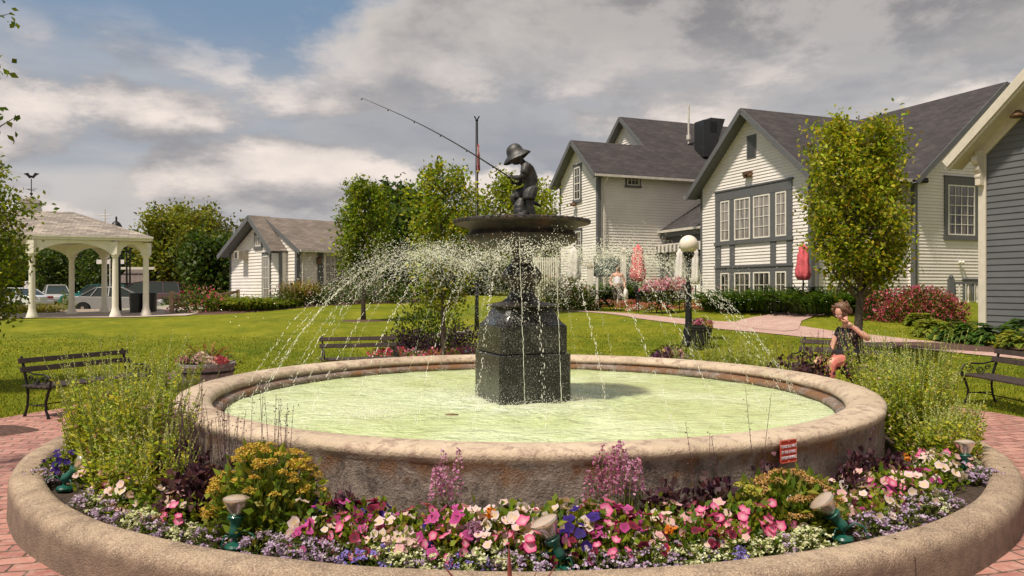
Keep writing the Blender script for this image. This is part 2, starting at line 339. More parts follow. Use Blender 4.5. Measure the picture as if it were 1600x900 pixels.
# ---------------------------------------------------------------- helpers
class MB:
    """collects shapes into one mesh; coordinates are world coordinates (or local while the root sits at the origin)"""
    def __init__(s): s.v = []; s.f = []; s.uv = {}; s.m = Matrix.Identity(4); s.cut = []
    def add(s, verts, faces, uvs=None):
        o = len(s.v); s.cut.append((o, len(s.f))); s.v += [tuple(s.m @ Vector(p)) for p in verts]
        for i, f in enumerate(faces):
            if uvs: s.uv[len(s.f)] = uvs[i]
            s.f.append([o + k for k in f])
    def box(s, c, size, rz=0, rot=None):
        x, y, z = (d / 2 for d in size); mm = rot or Matrix.Rotation(rz, 3, 'Z')
        vs = [Vector(c) + mm @ Vector((i * x, j * y, k * z)) for k in (-1, 1) for j in (-1, 1) for i in (-1, 1)]
        s.add(vs, [(0, 2, 3, 1), (4, 5, 7, 6), (0, 1, 5, 4), (1, 3, 7, 5), (3, 2, 6, 7), (2, 0, 4, 6)])
    def bar(s, a, b, w, h, up=(0, 0, 1)):
        """rectangular bar from a to b, w across, h along up"""
        a, b = Vector(a), Vector(b); d = (b - a)
        if d.length < 1e-6: return
        dn = d.normalized(); upv = Vector(up)
        side = dn.cross(upv)
        if side.length < 1e-4: side = dn.cross(Vector((1, 0, 0)))
        side.normalize(); u2 = side.cross(dn).normalized()
        vs = []
        for p in (a, b):
            for i, j in ((-1, -1), (1, -1), (1, 1), (-1, 1)): vs.append(p + side * i * w / 2 + u2 * j * h / 2)
        s.add(vs, [(3, 2, 1, 0), (4, 5, 6, 7), (0, 1, 5, 4), (1, 2, 6, 5), (2, 3, 7, 6), (3, 0, 4, 7)])
    def prism(s, poly, off):
        """polygon (3D points) extruded by the vector off"""
        off = Vector(off); n = len(poly); p = [Vector(q) for q in poly]
        s.add(p + [q + off for q in p], [tuple(range(n))[::-1], tuple(range(n, 2 * n))] + [(i, (i + 1) % n, n + (i + 1) % n, n + i) for i in range(n)])
    def tube(s, pts, rad, n=8, cap=True):
        pts = [Vector(p) for p in pts]; k = len(pts)
        if not hasattr(rad, '__len__'): rad = [rad] * k
        vs, fs = [], []; prev = None
        for i, p in enumerate(pts):
            t = (pts[min(i + 1, k - 1)] - pts[max(i - 1, 0)])
            if t.length < 1e-7: t = Vector((0, 0, 1))
            t.normalize()
            if prev is None:
                a = t.orthogonal().normalized()
            else:
                a = prev - t * prev.dot(t)
                a = a.normalized() if a.length > 1e-5 else t.orthogonal().normalized()
            prev = a; b = t.cross(a)
            for j in range(n):
                an = 2 * math.pi * j / n; vs.append(p + (a * math.cos(an) + b * math.sin(an)) * rad[i])
        for i in range(k - 1):
            for j in range(n):
                q = (j + 1) % n; fs.append((i * n + j, i * n + q, (i + 1) * n + q, (i + 1) * n + j))
        if cap: fs += [tuple(range(n))[::-1], tuple(range((k - 1) * n, k * n))]
        s.add(vs, fs)
    def lathe(s, prof, n=24, c=(0, 0, 0), mod=None, cap=True):
        vs, fs = [], []; c = Vector(c); k = len(prof)
        for i, (r, z) in enumerate(prof):
            for j in range(n):
                a = 2 * math.pi * j / n; rr = r * (mod(a, i) if mod else 1)
                vs.append(c + Vector((rr * math.cos(a), rr * math.sin(a), z)))
        for i in range(k - 1):
            for j in range(n):
                q = (j + 1) % n; fs.append((i * n + j, i * n + q, (i + 1) * n + q, (i + 1) * n + j))
        if cap and prof[0][0] > 1e-4: fs.append(tuple(range(n))[::-1])
        if cap and prof[-1][0] > 1e-4: fs.append(tuple(range((k - 1) * n, k * n)))
        s.add(vs, fs)
    def ball(s, c, r, n=12, m=8, sc=(1, 1, 1), rot=None):
        prof = [(math.sin(math.pi * i / m), -math.cos(math.pi * i / m)) for i in range(m + 1)]
        vs, fs = [], []; c = Vector(c); mm = rot or Matrix.Identity(3)
        for (q, z) in prof:
            for j in range(n):
                a = 2 * math.pi * j / n; vs.append(c + mm @ Vector((q * math.cos(a) * r * sc[0], q * math.sin(a) * r * sc[1], z * r * sc[2])))
        for i in range(m):
            for j in range(n):
                q = (j + 1) % n; fs.append((i * n + j, i * n + q, (i + 1) * n + q, (i + 1) * n + j))
        s.add(vs, fs)
    def build_each(s, name, mat, parent=None, **kw):
        """one object for every shape that was added"""
        cuts = s.cut + [(len(s.v), len(s.f))]; out = []
        for (v0, f0), (v1, f1) in zip(cuts[:-1], cuts[1:]):
            m = MB(); m.v = s.v[v0:v1]; m.f = [[i - v0 for i in f] for f in s.f[f0:f1]]; m.uv = {k - f0: u for k, u in s.uv.items() if f0 <= k < f1}
            out.append(m.build(name, mat, parent, **kw))
        return out
    def build(s, name, mat, parent=None, smooth=False, bevel=0, weld=False):
        org = origin_of(parent)
        me = bpy.data.meshes.new(name); me.from_pydata([(a - org[0], b - org[1], c - org[2]) for a, b, c in s.v], [], s.f)
        if s.uv:
            uvl = me.uv_layers.new(name='UVMap')
            for fi, uvs in s.uv.items():
                p = me.polygons[fi]
                for k, li in enumerate(p.loop_indices): uvl.data[li].uv = uvs[k]
        if isinstance(mat, str): mat = M[mat]
        me.materials.append(mat)
        if smooth:
            me.polygons.foreach_set('use_smooth', [True] * len(me.polygons))
            if smooth != 'all': 
                try: me.set_sharp_from_angle(angle=R(40))
                except Exception: pass
        me.update()
        o = bpy.data.objects.new(name, me); COL.objects.link(o)
        if parent: o.parent = parent
        if bevel:
            b = o.modifiers.new('bevel', 'BEVEL'); b.width = bevel; b.segments = 2; b.limit_method = 'ANGLE'; b.angle_limit = R(35)
        return o
def origin_of(o):
    v = Vector((0, 0, 0))
    while o: v += Vector(o.location); o = o.parent
    return v
def tag(o, label=None, cat=None, group=None, kind=None):
    if label: o['label'] = label
    if cat: o['category'] = cat
    if group: o['group'] = group
    if kind: o['kind'] = kind
    return o
def thing(name, label, cat, loc=(0, 0, 0), group=None):
    o = bpy.data.objects.new(name, None); COL.objects.link(o); o.empty_display_size = .1; o.location = loc
    return tag(o, label, cat, group)
def struct(o, label=None):
    o['kind'] = 'structure'
    if label: o['label'] = label
    return o
def kids(o): return [c for c in bpy.data.objects if c.parent == o]
def family(root):
    return [(c, kids(c)) for c in kids(root)]
def dup(root, fam, loc, rz=0, label=None, group=None, scale=None):
    r = root.copy(); COL.objects.link(r); r.location = loc; r.rotation_euler = (0, 0, rz)
    if scale is not None: r.scale = (scale,) * 3 if not hasattr(scale, '__len__') else scale
    if label: r['label'] = label
    if group: r['group'] = group
    for ch, gs in fam:
        c = ch.copy(); COL.objects.link(c); c.parent = r
        for g in gs:
            d = g.copy(); COL.objects.link(d); d.parent = c
    return r
# pixel of the photograph + distance -> point
def X(px, d): return (px - 800) / F * d
def Z(py, d): return CAMZ - (py - 450) / F * d
def P(px, py, d): return Vector((X(px, d), d, Z(py, d)))
# ---------------------------------------------------------------- terrain height
PC = (0.03, 7.4)
_ctl = np.array([
    (0, -5, 0), (-12, 0, 0), (12, 0, 0), (-16, 6, 0), (16, 6, .05), (-9, 12, .0), (-3, 14.5, .05), (3, 14.5, .1), (8, 12.5, .12), (12, 9, .08),
    (-18, 20, .2), (-8, 20, .2), (0, 20, .33), (6, 20, .45), (7, 16, .36), (10.5, 16, .28), (14, 15, .3), (10.5, 20, .70), (8, 22, .66), (13, 22, .9), (11, 18, .5),
    (3.8, 27.4, .71), (-1, 27, .55), (-5, 26, .45), (-15.5, 30, .40), (-12, 30.5, .46), (-22, 30, .35), (-18, 42, .13), (-30, 45, .08), (-42, 60, 0), (-35, 85, .2), (-70, 60, .1), (-60, 30, .1),
    (-11, 37, 1.02), (-8, 36, .98), (-12, 33.5, .62), (-6, 31, .68), (-3, 40, 1.15), (4, 34, 1.0), (8, 31, 1.08), (10, 25, 1.05), (14, 27, 1.1), (20, 30, 1.1), (0, 36, .98), (7, 27, .86),
    (0, 60, 1.2), (30, 40, 1.2), (30, 15, .5), (0, 120, 1), (60, 60, 1), (-80, 120, .5), (80, 120, 1)], float)
def gz(x, y):
    x = np.asarray(x, float); y = np.asarray(y, float)
    d2 = (x[..., None] - _ctl[:, 0]) ** 2 + (y[..., None] - _ctl[:, 1]) ** 2
    w = 1 / (d2 + 1.2) ** 1.9
    z = (w * _ctl[:, 2]).sum(-1) / w.sum(-1)
    r = np.hypot(x - PC[0], y - PC[1]); t = np.clip((r - 6.3) / 2.4, 0, 1); t = t * t * (3 - 2 * t)
    return z * t
def G(x, y, dz=0): return Vector((x, y, float(gz(x, y)) + dz))
def gpx(px, py):
    """where the line of sight through a pixel meets the ground"""
    d = 3.0; prev = None
    ds = np.concatenate([np.arange(3, 45, .05), np.arange(45, 130, .5)])
    zs = gz((px - 800) / F * ds, ds); f = (CAMZ - (py - 450) / F * ds) - zs
    i = np.argmax(f <= 0) if (f <= 0).any() else len(ds) - 1
    return Vector((X(px, ds[i]), ds[i], zs[i]))
def gd(px, d, dz=0): return G(X(px, d), d, dz)
# ---------------------------------------------------------------- leaves: many small faces in one mesh
def leafmesh(name, C, D, Nn, L, Wd, col, mat, parent=None, fold=.18, shape='leaf'):
    """C centres (base), D directions, Nn normals, L lengths, Wd widths, col colours: one folded leaf each"""
    C = np.asarray(C, float); n = len(C)
    D = np.asarray(D, float); D = D / (np.linalg.norm(D, axis=1, keepdims=True) + 1e-9)
    S = np.cross(D, Nn); S /= (np.linalg.norm(S, axis=1, keepdims=True) + 1e-9); U = np.cross(S, D)
    L = np.broadcast_to(L, (n,)).reshape(-1, 1); Wd = np.broadcast_to(Wd, (n,)).reshape(-1, 1)
    mid = C + D * L * .45
    v = np.empty((n, 4, 3)); v[:, 0] = C; v[:, 1] = mid + S * Wd * .5 + U * Wd * fold; v[:, 2] = C + D * L - U * L * .08; v[:, 3] = mid - S * Wd * .5 + U * Wd * fold
    v = v.reshape(-1, 3) - np.array(origin_of(parent))
    me = bpy.data.meshes.new(name); me.vertices.add(4 * n); me.vertices.foreach_set('co', v.ravel())
    me.loops.add(4 * n); me.loops.foreach_set('vertex_index', np.arange(4 * n, dtype=np.int32))
    me.polygons.add(n); me.polygons.foreach_set('loop_start', np.arange(0, 4 * n, 4, dtype=np.int32)); me.polygons.foreach_set('loop_total', np.full(n, 4, np.int32))
    me.update(calc_edges=True)
    a = me.attributes.new('Col', 'FLOAT_COLOR', 'POINT'); c = np.ones((n, 4, 4)); c[:, :, :3] = np.asarray(col)[:, None, :]; a.data.foreach_set('color', c.ravel())
    me.materials.append(mat)
    o = bpy.data.objects.new(name, me); COL.objects.link(o)
    if parent: o.parent = parent
    return o
def rdir(n, up=0.0):
    v = RNG.normal(size=(n, 3)); v[:, 2] += up; return v / np.linalg.norm(v, axis=1, keepdims=True)
def cols(n, base, var=.25, hue=.12):
    """n colours: one of the base colours each, scattered"""
    b = np.array(base, float).reshape(-1, 3)[RNG.integers(0, len(np.array(base).reshape(-1, 3)), n)]
    return np.clip(b * (1 + RNG.normal(size=(n, 1)) * var) * (1 + RNG.normal(size=(n, 3)) * hue), .003, .95)
def frame(o, u):
    """matrix with x along u, z up, at o"""
    u = Vector(u).normalized(); z = Vector((0, 0, 1)); y = z.cross(u)
    m = Matrix.Identity(4)
    for i in range(3): m[i][0] = u[i]; m[i][1] = y[i]; m[i][2] = z[i]; m[i][3] = o[i]
    return m
# ---------------------------------------------------------------- ground
def ground():
    xs = np.concatenate([-np.geomspace(1400, 62, 14), np.arange(-60, -18, 1.6), np.arange(-18, 18, .4), np.arange(18, 60, 1.6), np.geomspace(62, 1400, 14)])
    ys = np.concatenate([np.array([-60, -30, -12.]), np.arange(-6, 45, .4), np.arange(45, 100, 2.5), np.geomspace(102, 2400, 14)])
    Xg, Yg = np.meshgrid(xs, ys); Zg = gz(Xg, Yg)
    nx, ny = len(xs), len(ys)
    mb = MB(); mb.v = list(zip(Xg.ravel().tolist(), Yg.ravel().tolist(), Zg.ravel().tolist()))
    mb.f = [(j * nx + i, j * nx + i + 1, (j + 1) * nx + i + 1, (j + 1) * nx + i) for j in range(ny - 1) for i in range(nx - 1)]
    struct(mb.build('ground', 'grass', smooth='all'), 'mown yellow-green lawn sloping up from the fountain to the houses')
ground()
def strip(name, mat, up, lo, dz, label, n=None, res=.3):
    """a draped sheet between two pixel polylines"""
    A = [gpx(*p) for p in up]; B = [gpx(*p) for p in lo]
    mb = MB(); rows = []
    for i in range(len(A) - 1):
        m = max(2, int((A[i + 1] - A[i]).length / .5))
        for k in range(m + (i == len(A) - 2)):
            t = k / m; rows.append((A[i].lerp(A[i + 1], t), B[i].lerp(B[i + 1], t)))
    dist = 0; prevs = None
    nw = max(3, int(max((a - b).length for a, b in rows) / .5))
    for i, (a, b) in enumerate(rows):
        if i: dist += (a - rows[i - 1][0]).length
        cur = [a.lerp(b, k / nw) for k in range(nw + 1)]; cur = [G(c.x, c.y, dz) for c in cur]
        if prevs:
            for k in range(nw):
                mb.add([prevs[k], cur[k], cur[k + 1], prevs[k + 1]], [(0, 3, 2, 1)], [[(prevs[k].x, prevs[k].y), (prevs[k + 1].x, prevs[k + 1].y), (cur[k + 1].x, cur[k + 1].y), (cur[k].x, cur[k].y)]])
        prevs = cur
    return struct(mb.build(name, mat), label)
def sheet(name, mat, poly, dz, label, step=1.0):
    """a draped sheet: world quad a,b,c,d subdivided"""
    a, b, c, d = [Vector((*p, 0)) for p in poly]; nu = max(2, int((b - a).length / step)); nv = max(2, int((d - a).length / step))
    mb = MB()
    g = [[a.lerp(b, i / nu).lerp(d.lerp(c, i / nu), j / nv) for i in range(nu + 1)] for j in range(nv + 1)]
    for j in range(nv):
        for i in range(nu):
            q = [g[j][i], g[j][i + 1], g[j + 1][i + 1], g[j + 1][i]]
            mb.add([G(p.x, p.y, dz) for p in q], [(0, 1, 2, 3)], [[(p.x, p.y) for p in q]])
    return struct(mb.build(name, mat), label)
# brick ring round the planter (radial courses by UV)
def brick_ring():
    mb = MB(); r0, r1, n, m = 4.0, 6.25, 120, 6
    def pt(i, j):
        a = 2 * math.pi * i / n; r = r0 + (r1 + .05 * math.sin(a * 7) - r0) * j / m
        X_, Y_ = PC[0] + r * math.cos(a), PC[1] + r * math.sin(a); return (X_, Y_, .012), (X_ * .96 + Y_ * .28, -X_ * .28 + Y_ * .96)
    for i in range(n):
        for j in range(m):
            q = [pt(i, j), pt(i, j + 1), pt(i + 1, j + 1), pt(i + 1, j)]
            mb.add([k[0] for k in q], [(0, 1, 2, 3)], [[k[1] for k in q]])
    struct(mb.build('brick_pavement', 'brick'), 'ring of worn red brick paving round the fountain planter')
brick_ring()
sheet('entry_path', 'brick', [(-3.4, -6), (3.6, -6), (3.6, 2.2), (-3.4, 2.2)], .008, 'red brick paving in front of the fountain')
strip('brick_path', 'brick_pale', [(860, 480), (1000, 492), (1090, 501), (1160, 504), (1200, 507), (1250, 510), (1300, 518), (1360, 524), (1430, 532), (1500, 539), (1560, 545), (1660, 552)],
      [(860, 484.5), (1000, 499), (1090, 510), (1160, 518), (1200, 522), (1250, 527), (1300, 530), (1360, 537), (1430, 546), (1500, 553), (1560, 559), (1660, 569)], .016, 'pinkish brick path running past the lamp towards the grey house')
strip('garden_path', 'brick_pale', [(1150, 504), (1180, 496), (1212, 490), (1245, 487.5), (1262, 486.8), (1292, 486.6), (1345, 487)],
      [(1160, 511), (1195, 516), (1225, 519), (1248, 516), (1252, 503), (1270, 494.5), (1345, 491)], .024, 'branch of the pinkish brick path curving away behind the seated woman')
sheet('parking_lot', 'asphalt', [(-60, 36.5), (-13.5, 36.5), (-15, 75), (-90, 75)], .02, 'grey asphalt parking lot behind the pavilion', 1.5)
sheet('pavement', 'concrete_pad', [(-21, 28.6), (-12.6, 29.6), (-13.6, 35.5), (-24, 34.5)], .03, 'pale concrete floor slab under the pavilion', .6)
# kerbs and grass island of the lot
def draped_kerb(pts, w=.18, h=.13, name='kerb', mat='stone_white', label='pale concrete kerb of the parking lot'):
    mb = MB()
    for a, b in zip(pts[:-1], pts[1:]):
        n = max(1, int((Vector(b) - Vector(a)).length / 1.0))
        for k in range(n):
            p = Vector(a).lerp(Vector(b), k / n); q = Vector(a).lerp(Vector(b), (k + 1) / n)
            mb.bar(G(p.x, p.y, h / 2 - .01), G(q.x, q.y, h / 2 - .01), w, h + .04)
    return struct(mb.build(name, mat), label)
draped_kerb([(-30, 36.4), (-13.5, 36.4), (-14.2, 46)])
sheet('grass_island', 'grass', [(-40, 47), (-22.5, 45.5), (-23.5, 51), (-42, 52)], .07, 'strip of yellowing grass between the parked cars', 1.2)
draped_kerb([(-40, 47), (-22.5, 45.5), (-23.5, 51)], label='pale kerb round the grass strip between the cars')

# ---------------------------------------------------------------- mulch rings and beds
def bed(name, cx, cy, rx, ry, label, mat='mulch', dz=.03, rz=0):
    mb = MB(); n = 26; m = Matrix.Rotation(rz, 2)
    rng = [Vector((cx, cy))] ; pts = []
    for k in (0.35, .7, 1.0):
        for i in range(n):
            a = 2 * math.pi * i / n; w = m @ Vector((rx * math.cos(a), ry * math.sin(a))) * k * (1 + .06 * math.sin(3 * a + cx) + .04 * math.sin(7 * a))
            pts.append(G(cx + w.x, cy + w.y, dz if k < 1 else -.02))
    vs = [G(cx, cy, dz + .03)] + pts; fs = [(0, 1 + i, 1 + (i + 1) % n) for i in range(n)]
    for k in range(2):
        for i in range(n):
            j = (i + 1) % n; fs.append((1 + k * n + i, 1 + (k + 1) * n + i, 1 + (k + 1) * n + j, 1 + k * n + j))
    mb.add(vs, fs); return struct(mb.build(name, mat, smooth='all'), label)

# ---------------------------------------------------------------- grass blades near the camera
def grass_blades():
    n = 110000
    d = 8.2 + 14 * RNG.uniform(0, 1, n) ** 1.5 * RNG.uniform(.6, 1, n); px = RNG.uniform(-40, 1640, n)
    x = (px - 800) / F * d
    r = np.hypot(x - PC[0], d - PC[1]); keep = r > 6.30
    # keep off paths: cheap pixel test against the path polylines
    z = gz(x, d); py = 450 + (CAMZ - z) / d * F
    up = np.interp(px, [860, 1000, 1090, 1160, 1200, 1250, 1300, 1360, 1430, 1500, 1560, 1660], [480, 492, 501, 504, 507, 510, 518, 524, 532, 539, 545, 552])
    lo = np.interp(px, [860, 1000, 1090, 1160, 1200, 1250, 1300, 1360, 1430, 1500, 1560, 1660], [484.5, 499, 510, 518, 522, 527, 530, 537, 546, 553, 559, 569])
    keep &= ~((px > 860) & (py > up - 1) & (py < lo + 1))
    keep &= ~((px > 1150) & (px < 1300) & (py < 520))
    x, d, z = x[keep], d[keep], z[keep]; n = len(x)
    C = np.stack([x, d, z], 1); D = rdir(n) * .45; D[:, 2] = 1
    Nn = rdir(n)
    leafmesh('grass', C, D, Nn, RNG.uniform(.02, .05, n), RNG.uniform(.006, .010, n) * (1 + d / 12), cols(n, [(.24, .29, .025), (.32, .35, .03), (.40, .38, .04), (.17, .22, .02)], .25, .1), LEAF, None, .1)
    o = bpy.data.objects['grass']; tag(o, 'short yellow-green lawn grass around the fountain', 'grass', kind='stuff')
grass_blades()
# ---------------------------------------------------------------- planter kerb and pool
PX, PY = .14, 7.4          # pool centre
def planter():
    ri, ro, h = 3.87, 4.09, .27
    prof = [(ri, .0), (ri, .22), (ri + .012, .245), (ri + .035, .262), (ri + .065, .271), (ro - .09, .268), (ro - .045, .258), (ro - .018, .240), (ro - .003, .210), (ro, .17), (ro, .05), (ro + .005, -.03)]
    root = thing('flower_bed_kerb', 'low round tan concrete kerb enclosing the flower bed round the pool', 'planter wall', (PC[0], PC[1], 0))
    mb = MB(); mb.lathe(prof, 200, (PC[0], PC[1], 0), cap=False, mod=lambda a, i: 1 + .0009 * math.sin(9 * a + i) + .0007 * math.sin(31 * a))
    mb.build('kerb_ring', 'kerb_concrete', root, smooth='all')
    # patched joints in the kerb
    for a, col in ((-61, 0), (-29, 0)):
        m2 = MB(); aa = R(a); t = Vector((-math.sin(aa), math.cos(aa), 0)); rr = Vector((math.cos(aa), math.sin(aa), 0)); c = Vector((PC[0], PC[1], 0))
        pts = [c + rr * (ri + .03) + Vector((0, 0, .243)), c + rr * (ri + .11) + Vector((0, 0, .2725)), c + rr * (ro - .12) + Vector((0, 0, .2705)), c + rr * (ro - .05) + Vector((0, 0, .251)), c + rr * (ro - .008) + Vector((0, 0, .205)), c + rr * (ro + .001) + Vector((0, 0, .02))]
        m2.tube(pts, .003, 5); m2.build('joint', 'soil', root)
    # soil
    mb = MB(); n = 140; vs = []; fs = []
    rs = np.linspace(3.05, 3.89, 9)
    for k, r in enumerate(rs):
        for i in range(n):
            a = 2 * math.pi * i / n; vs.append((PC[0] + .05 + r * math.cos(a), PC[1] + r * math.sin(a), .165 + .03 * math.sin(a * 23 + k) * math.cos(k * 2.1 + a * 9) + .03 * (1 - k / 8)))
    for k in range(8):
        for i in range(n):
            j = (i + 1) % n; fs.append((k * n + i, (k + 1) * n + i, (k + 1) * n + j, k * n + j))
    mb.add(vs, fs); struct(mb.build('soil', 'soil', smooth='all'), 'dark soil of the flower bed')
planter()
def pool():
    prof = [(3.10, .05), (3.10, .50), (3.106, .555), (3.120, .585), (3.128, .608), (3.120, .630), (3.09, .647), (3.02, .655), (2.93, .652), (2.87, .640), (2.835, .620), (2.82, .59), (2.822, .565), (2.84, .55), (2.79, .540), (2.755, .525), (2.745, .49), (2.77, .475), (2.77, .1)]
    mb = MB()
    mb.lathe(prof, 220, (PX, PY, 0), cap=False, mod=lambda a, i: 1 + .0012 * math.sin(11 * a + i * .7) + .0008 * math.sin(37 * a + i))
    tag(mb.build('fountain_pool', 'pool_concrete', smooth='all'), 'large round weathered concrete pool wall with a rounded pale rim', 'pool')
    # water
    mb = MB(); n = 90; rs = np.linspace(0.0, 2.80, 42); vs = []; fs = []
    for r in rs:
        for i in range(n):
            a = 2 * math.pi * i / n; x, y = r * math.cos(a), r * math.sin(a)
            w = .007 * math.sin(9 * r - 2 + math.sin(3 * a)) + .006 * math.sin(x * 11 + 2 * math.sin(y * 3)) * math.cos(y * 13 + x * 2)
            w += .012 * math.exp(-((r - .9) / .3) ** 2) * math.sin(a * 17 + r * 20)
            vs.append((PX + x, PY + y, .482 + w))
    for k in range(len(rs) - 1):
        for i in range(n):
            j = (i + 1) % n; fs.append((k * n + i, (k + 1) * n + i, (k + 1) * n + j, k * n + j))
    mb.add(vs, fs); struct(mb.build('water', 'water', smooth='all'), 'choppy milky green water in the fountain pool')
pool()
# ---------------------------------------------------------------- pedestal, stem and bowl
CX, CY = .095, 7.4
def fountain():
    root = thing('tiered_fountain', 'black tiered fountain with polished stone pedestal and wide iron bowl', 'fountain', (CX, CY, .4))
    rot = Matrix.Rotation(R(-22), 3, 'Z'); c = Vector((CX, CY, 0))
    # wide face to the right of the front corner
    def sq(half, z, cut=.0):
        h = half; k = cut
        pts = [(-h + k, -h), (h - k, -h), (h, -h + k), (h, h - k), (h - k, h), (-h + k, h), (-h, h - k), (-h, -h + k)] if k else [(-h, -h), (h, -h), (h, h), (-h, h)]
        return [c + rot @ Vector((a, b, z)) for a, b in pts]
    def loft(mb, rings):
        n = len(rings[0]); vs = [p for r in rings for p in r]; fs = []
        for k in range(len(rings) - 1):
            for i in range(n): fs.append((k * n + i, k * n + (i + 1) % n, (k + 1) * n + (i + 1) % n, (k + 1) * n + i))
        fs += [tuple(range(n))[::-1], tuple(range((len(rings) - 1) * n, len(rings) * n))]
        mb.add(vs, fs)
    rot = Matrix.Rotation(R(22), 3, 'Z')
    H = .36
    mb = MB(); loft(mb, [sq(H, .35, .03), sq(H, .935, .03)]); mb.build('lower_block', 'granite', root, bevel=.008)
    mb = MB(); loft(mb, [sq(H - .025, .938, .03), sq(H - .025, 1.20, .03)]); mb.build('middle_block', 'granite', root, bevel=.008)
    mb = MB(); rg = []
    for t in np.linspace(0, 1, 8):
        rg.append(sq((H - .03) - (.095) * (t ** .6 if t < 1 else 1), 1.203 + .165 * t, .035))
    loft(mb, rg); mb.build('sloped_cap', 'granite', root, smooth=True)
    mb = MB()   # moulded stem
    prof = [(.345, 1.372), (.35, 1.385), (.30, 1.40), (.20, 1.42), (.15, 1.45), (.125, 1.49), (.115, 1.53), (.13, 1.56), (.165, 1.60), (.18, 1.65), (.175, 1.70), (.14, 1.75), (.105, 1.79), (.095, 1.83), (.11, 1.86), (.15, 1.89), (.17, 1.91), (.17, 1.93)]
    mb.lathe(prof, 32, (CX, CY, 0), mod=lambda a, i: 1 + (.05 * math.cos(8 * a) if 6 < i < 13 else 0)); mb.build('stem', 'bowl_iron', root, smooth=True)
    # bowl: gadrooned lower part, egg-and-dart lip
    mb = MB()
    prof = [(.13, 1.905), (.25, 1.912), (.36, 1.930), (.44, 1.955), (.495, 1.985), (.525, 2.02), (.53, 2.05), (.51, 2.075), (.50, 2.095), (.52, 2.12), (.56, 2.14), (.61, 2.152), (.645, 2.160), (.655, 2.175), (.652, 2.19), (.63, 2.198), (.58, 2.19), (.5, 2.17), (.3, 2.13), (.05, 2.12)]
    mb.lathe(prof, 144, (CX, CY, 0), mod=lambda a, i: 1 + (.018 * abs(math.sin(12 * a)) if i < 7 else 0) + (.012 * math.cos(48 * a) if 12 <= i <= 14 else 0))
    bowl = mb.build('bowl', 'bowl_iron', root, smooth=True)
    mb = MB()
    for i in range(56):
        a = 2 * math.pi * i / 56; mb.ball((CX + .640 * math.cos(a), CY + .640 * math.sin(a), 2.188), .017, 6, 4, (1.5, 1, .8), Matrix.Rotation(a, 3, 'Z'))
    mb.build('beaded_lip', 'bowl_iron', bowl, smooth='all')
fountain()
# ---------------------------------------------------------------- skin-modifier bodies
def skin_mesh(chains, name='tmp', sub=1, remesh=None):
    """chains: list of (verts [(co, r)], edges); returns an evaluated mesh datablock"""
    outs = []
    for verts, edges in chains:
        me = bpy.data.meshes.new('sk'); me.from_pydata([v[0] for v in verts], edges, []); me.update()
        o = bpy.data.objects.new('sk', me); COL.objects.link(o)
        m = o.modifiers.new('s', 'SKIN'); m.use_smooth_shade = True
        sv = me.skin_vertices[0].data
        for i, v in enumerate(verts):
            r = v[1]; sv[i].radius = r if hasattr(r, '__len__') else (r, r); sv[i].use_root = (i == 0)
        s = o.modifiers.new('u', 'SUBSURF'); s.levels = sub; s.render_levels = sub
        outs.append(o)
    dg = bpy.context.evaluated_depsgraph_get(); dg.update()
    bm = bmesh.new()
    for o in outs:
        me2 = bpy.data.meshes.new_from_object(o.evaluated_get(dg)); bm.from_mesh(me2); bpy.data.meshes.remove(me2)
    for o in outs:
        d = o.data; bpy.data.objects.remove(o); bpy.data.meshes.remove(d)
    return bm
def bm_add_ball(bm, c, r, sc=(1, 1, 1), rot=None, n=20, m=14, deform=None):
    prof = [(math.sin(math.pi * i / m), -math.cos(math.pi * i / m)) for i in range(m + 1)]
    mm = rot or Matrix.Identity(3); vs = []
    for q, z in prof:
        for j in range(n):
            a = 2 * math.pi * j / n; p = Vector((q * math.cos(a), q * math.sin(a), z))
            if deform: p = deform(p)
            vs.append(bm.verts.new(Vector(c) + mm @ Vector((p.x * r * sc[0], p.y * r * sc[1], p.z * r * sc[2]))))
    for i in range(m):
        for j in range(n):
            k = (j + 1) % n
            try: bm.faces.new((vs[i * n + j], vs[i * n + k], vs[(i + 1) * n + k], vs[(i + 1) * n + j]))
            except Exception: pass
def bm_finish(bm, name, mat, parent, remesh=None, smooth_it=0):
    me = bpy.data.meshes.new(name); bm.to_mesh(me); bm.free()
    o = bpy.data.objects.new(name, me); COL.objects.link(o)
    if remesh:
        m = o.modifiers.new('r', 'REMESH'); m.mode = 'VOXEL'; m.voxel_size = remesh; m.use_smooth_shade = True
        if smooth_it: s = o.modifiers.new('sm', 'SMOOTH'); s.iterations = smooth_it; s.factor = .5
        dg = bpy.context.evaluated_depsgraph_get(); dg.update()
        me2 = bpy.data.meshes.new_from_object(o.evaluated_get(dg)); o.modifiers.clear(); o.data = me2; bpy.data.meshes.remove(me)
    org = origin_of(parent)
    for v in o.data.vertices: v.co -= org
    o.data.polygons.foreach_set('use_smooth', [True] * len(o.data.polygons))
    o.data.materials.clear(); o.data.materials.append(M[mat] if isinstance(mat, str) else mat); o.data.name = name
    if parent: o.parent = parent
    return o
def head_deform(p):
    """unit sphere -> head; face looks along -y, z up"""
    p = Vector(p)
    if p.z < -.2: 
        k = min(1, (-.2 - p.z) / .8); p.x *= 1 - .35 * k; 
        if p.y < 0: p.y *= 1 - .05 * k
        else: p.y *= 1 - .45 * k
    # nose
    if p.y < -.5:
        g = math.exp(-(p.x / .16) ** 2) * math.exp(-((p.z + .12) / .2) ** 2); p.y -= .20 * g
        for sx in (-1, 1):
            g = math.exp(-((p.x - sx * .36) / .17) ** 2) * math.exp(-((p.z - .08) / .12) ** 2); p.y += .10 * g
        g = math.exp(-(p.x / .3) ** 2) * math.exp(-((p.z + .50) / .07) ** 2); p.y += .05 * g
        g = math.exp(-(p.x / .25) ** 2) * math.exp(-((p.z + .80) / .15) ** 2); p.y -= .08 * g
    return p
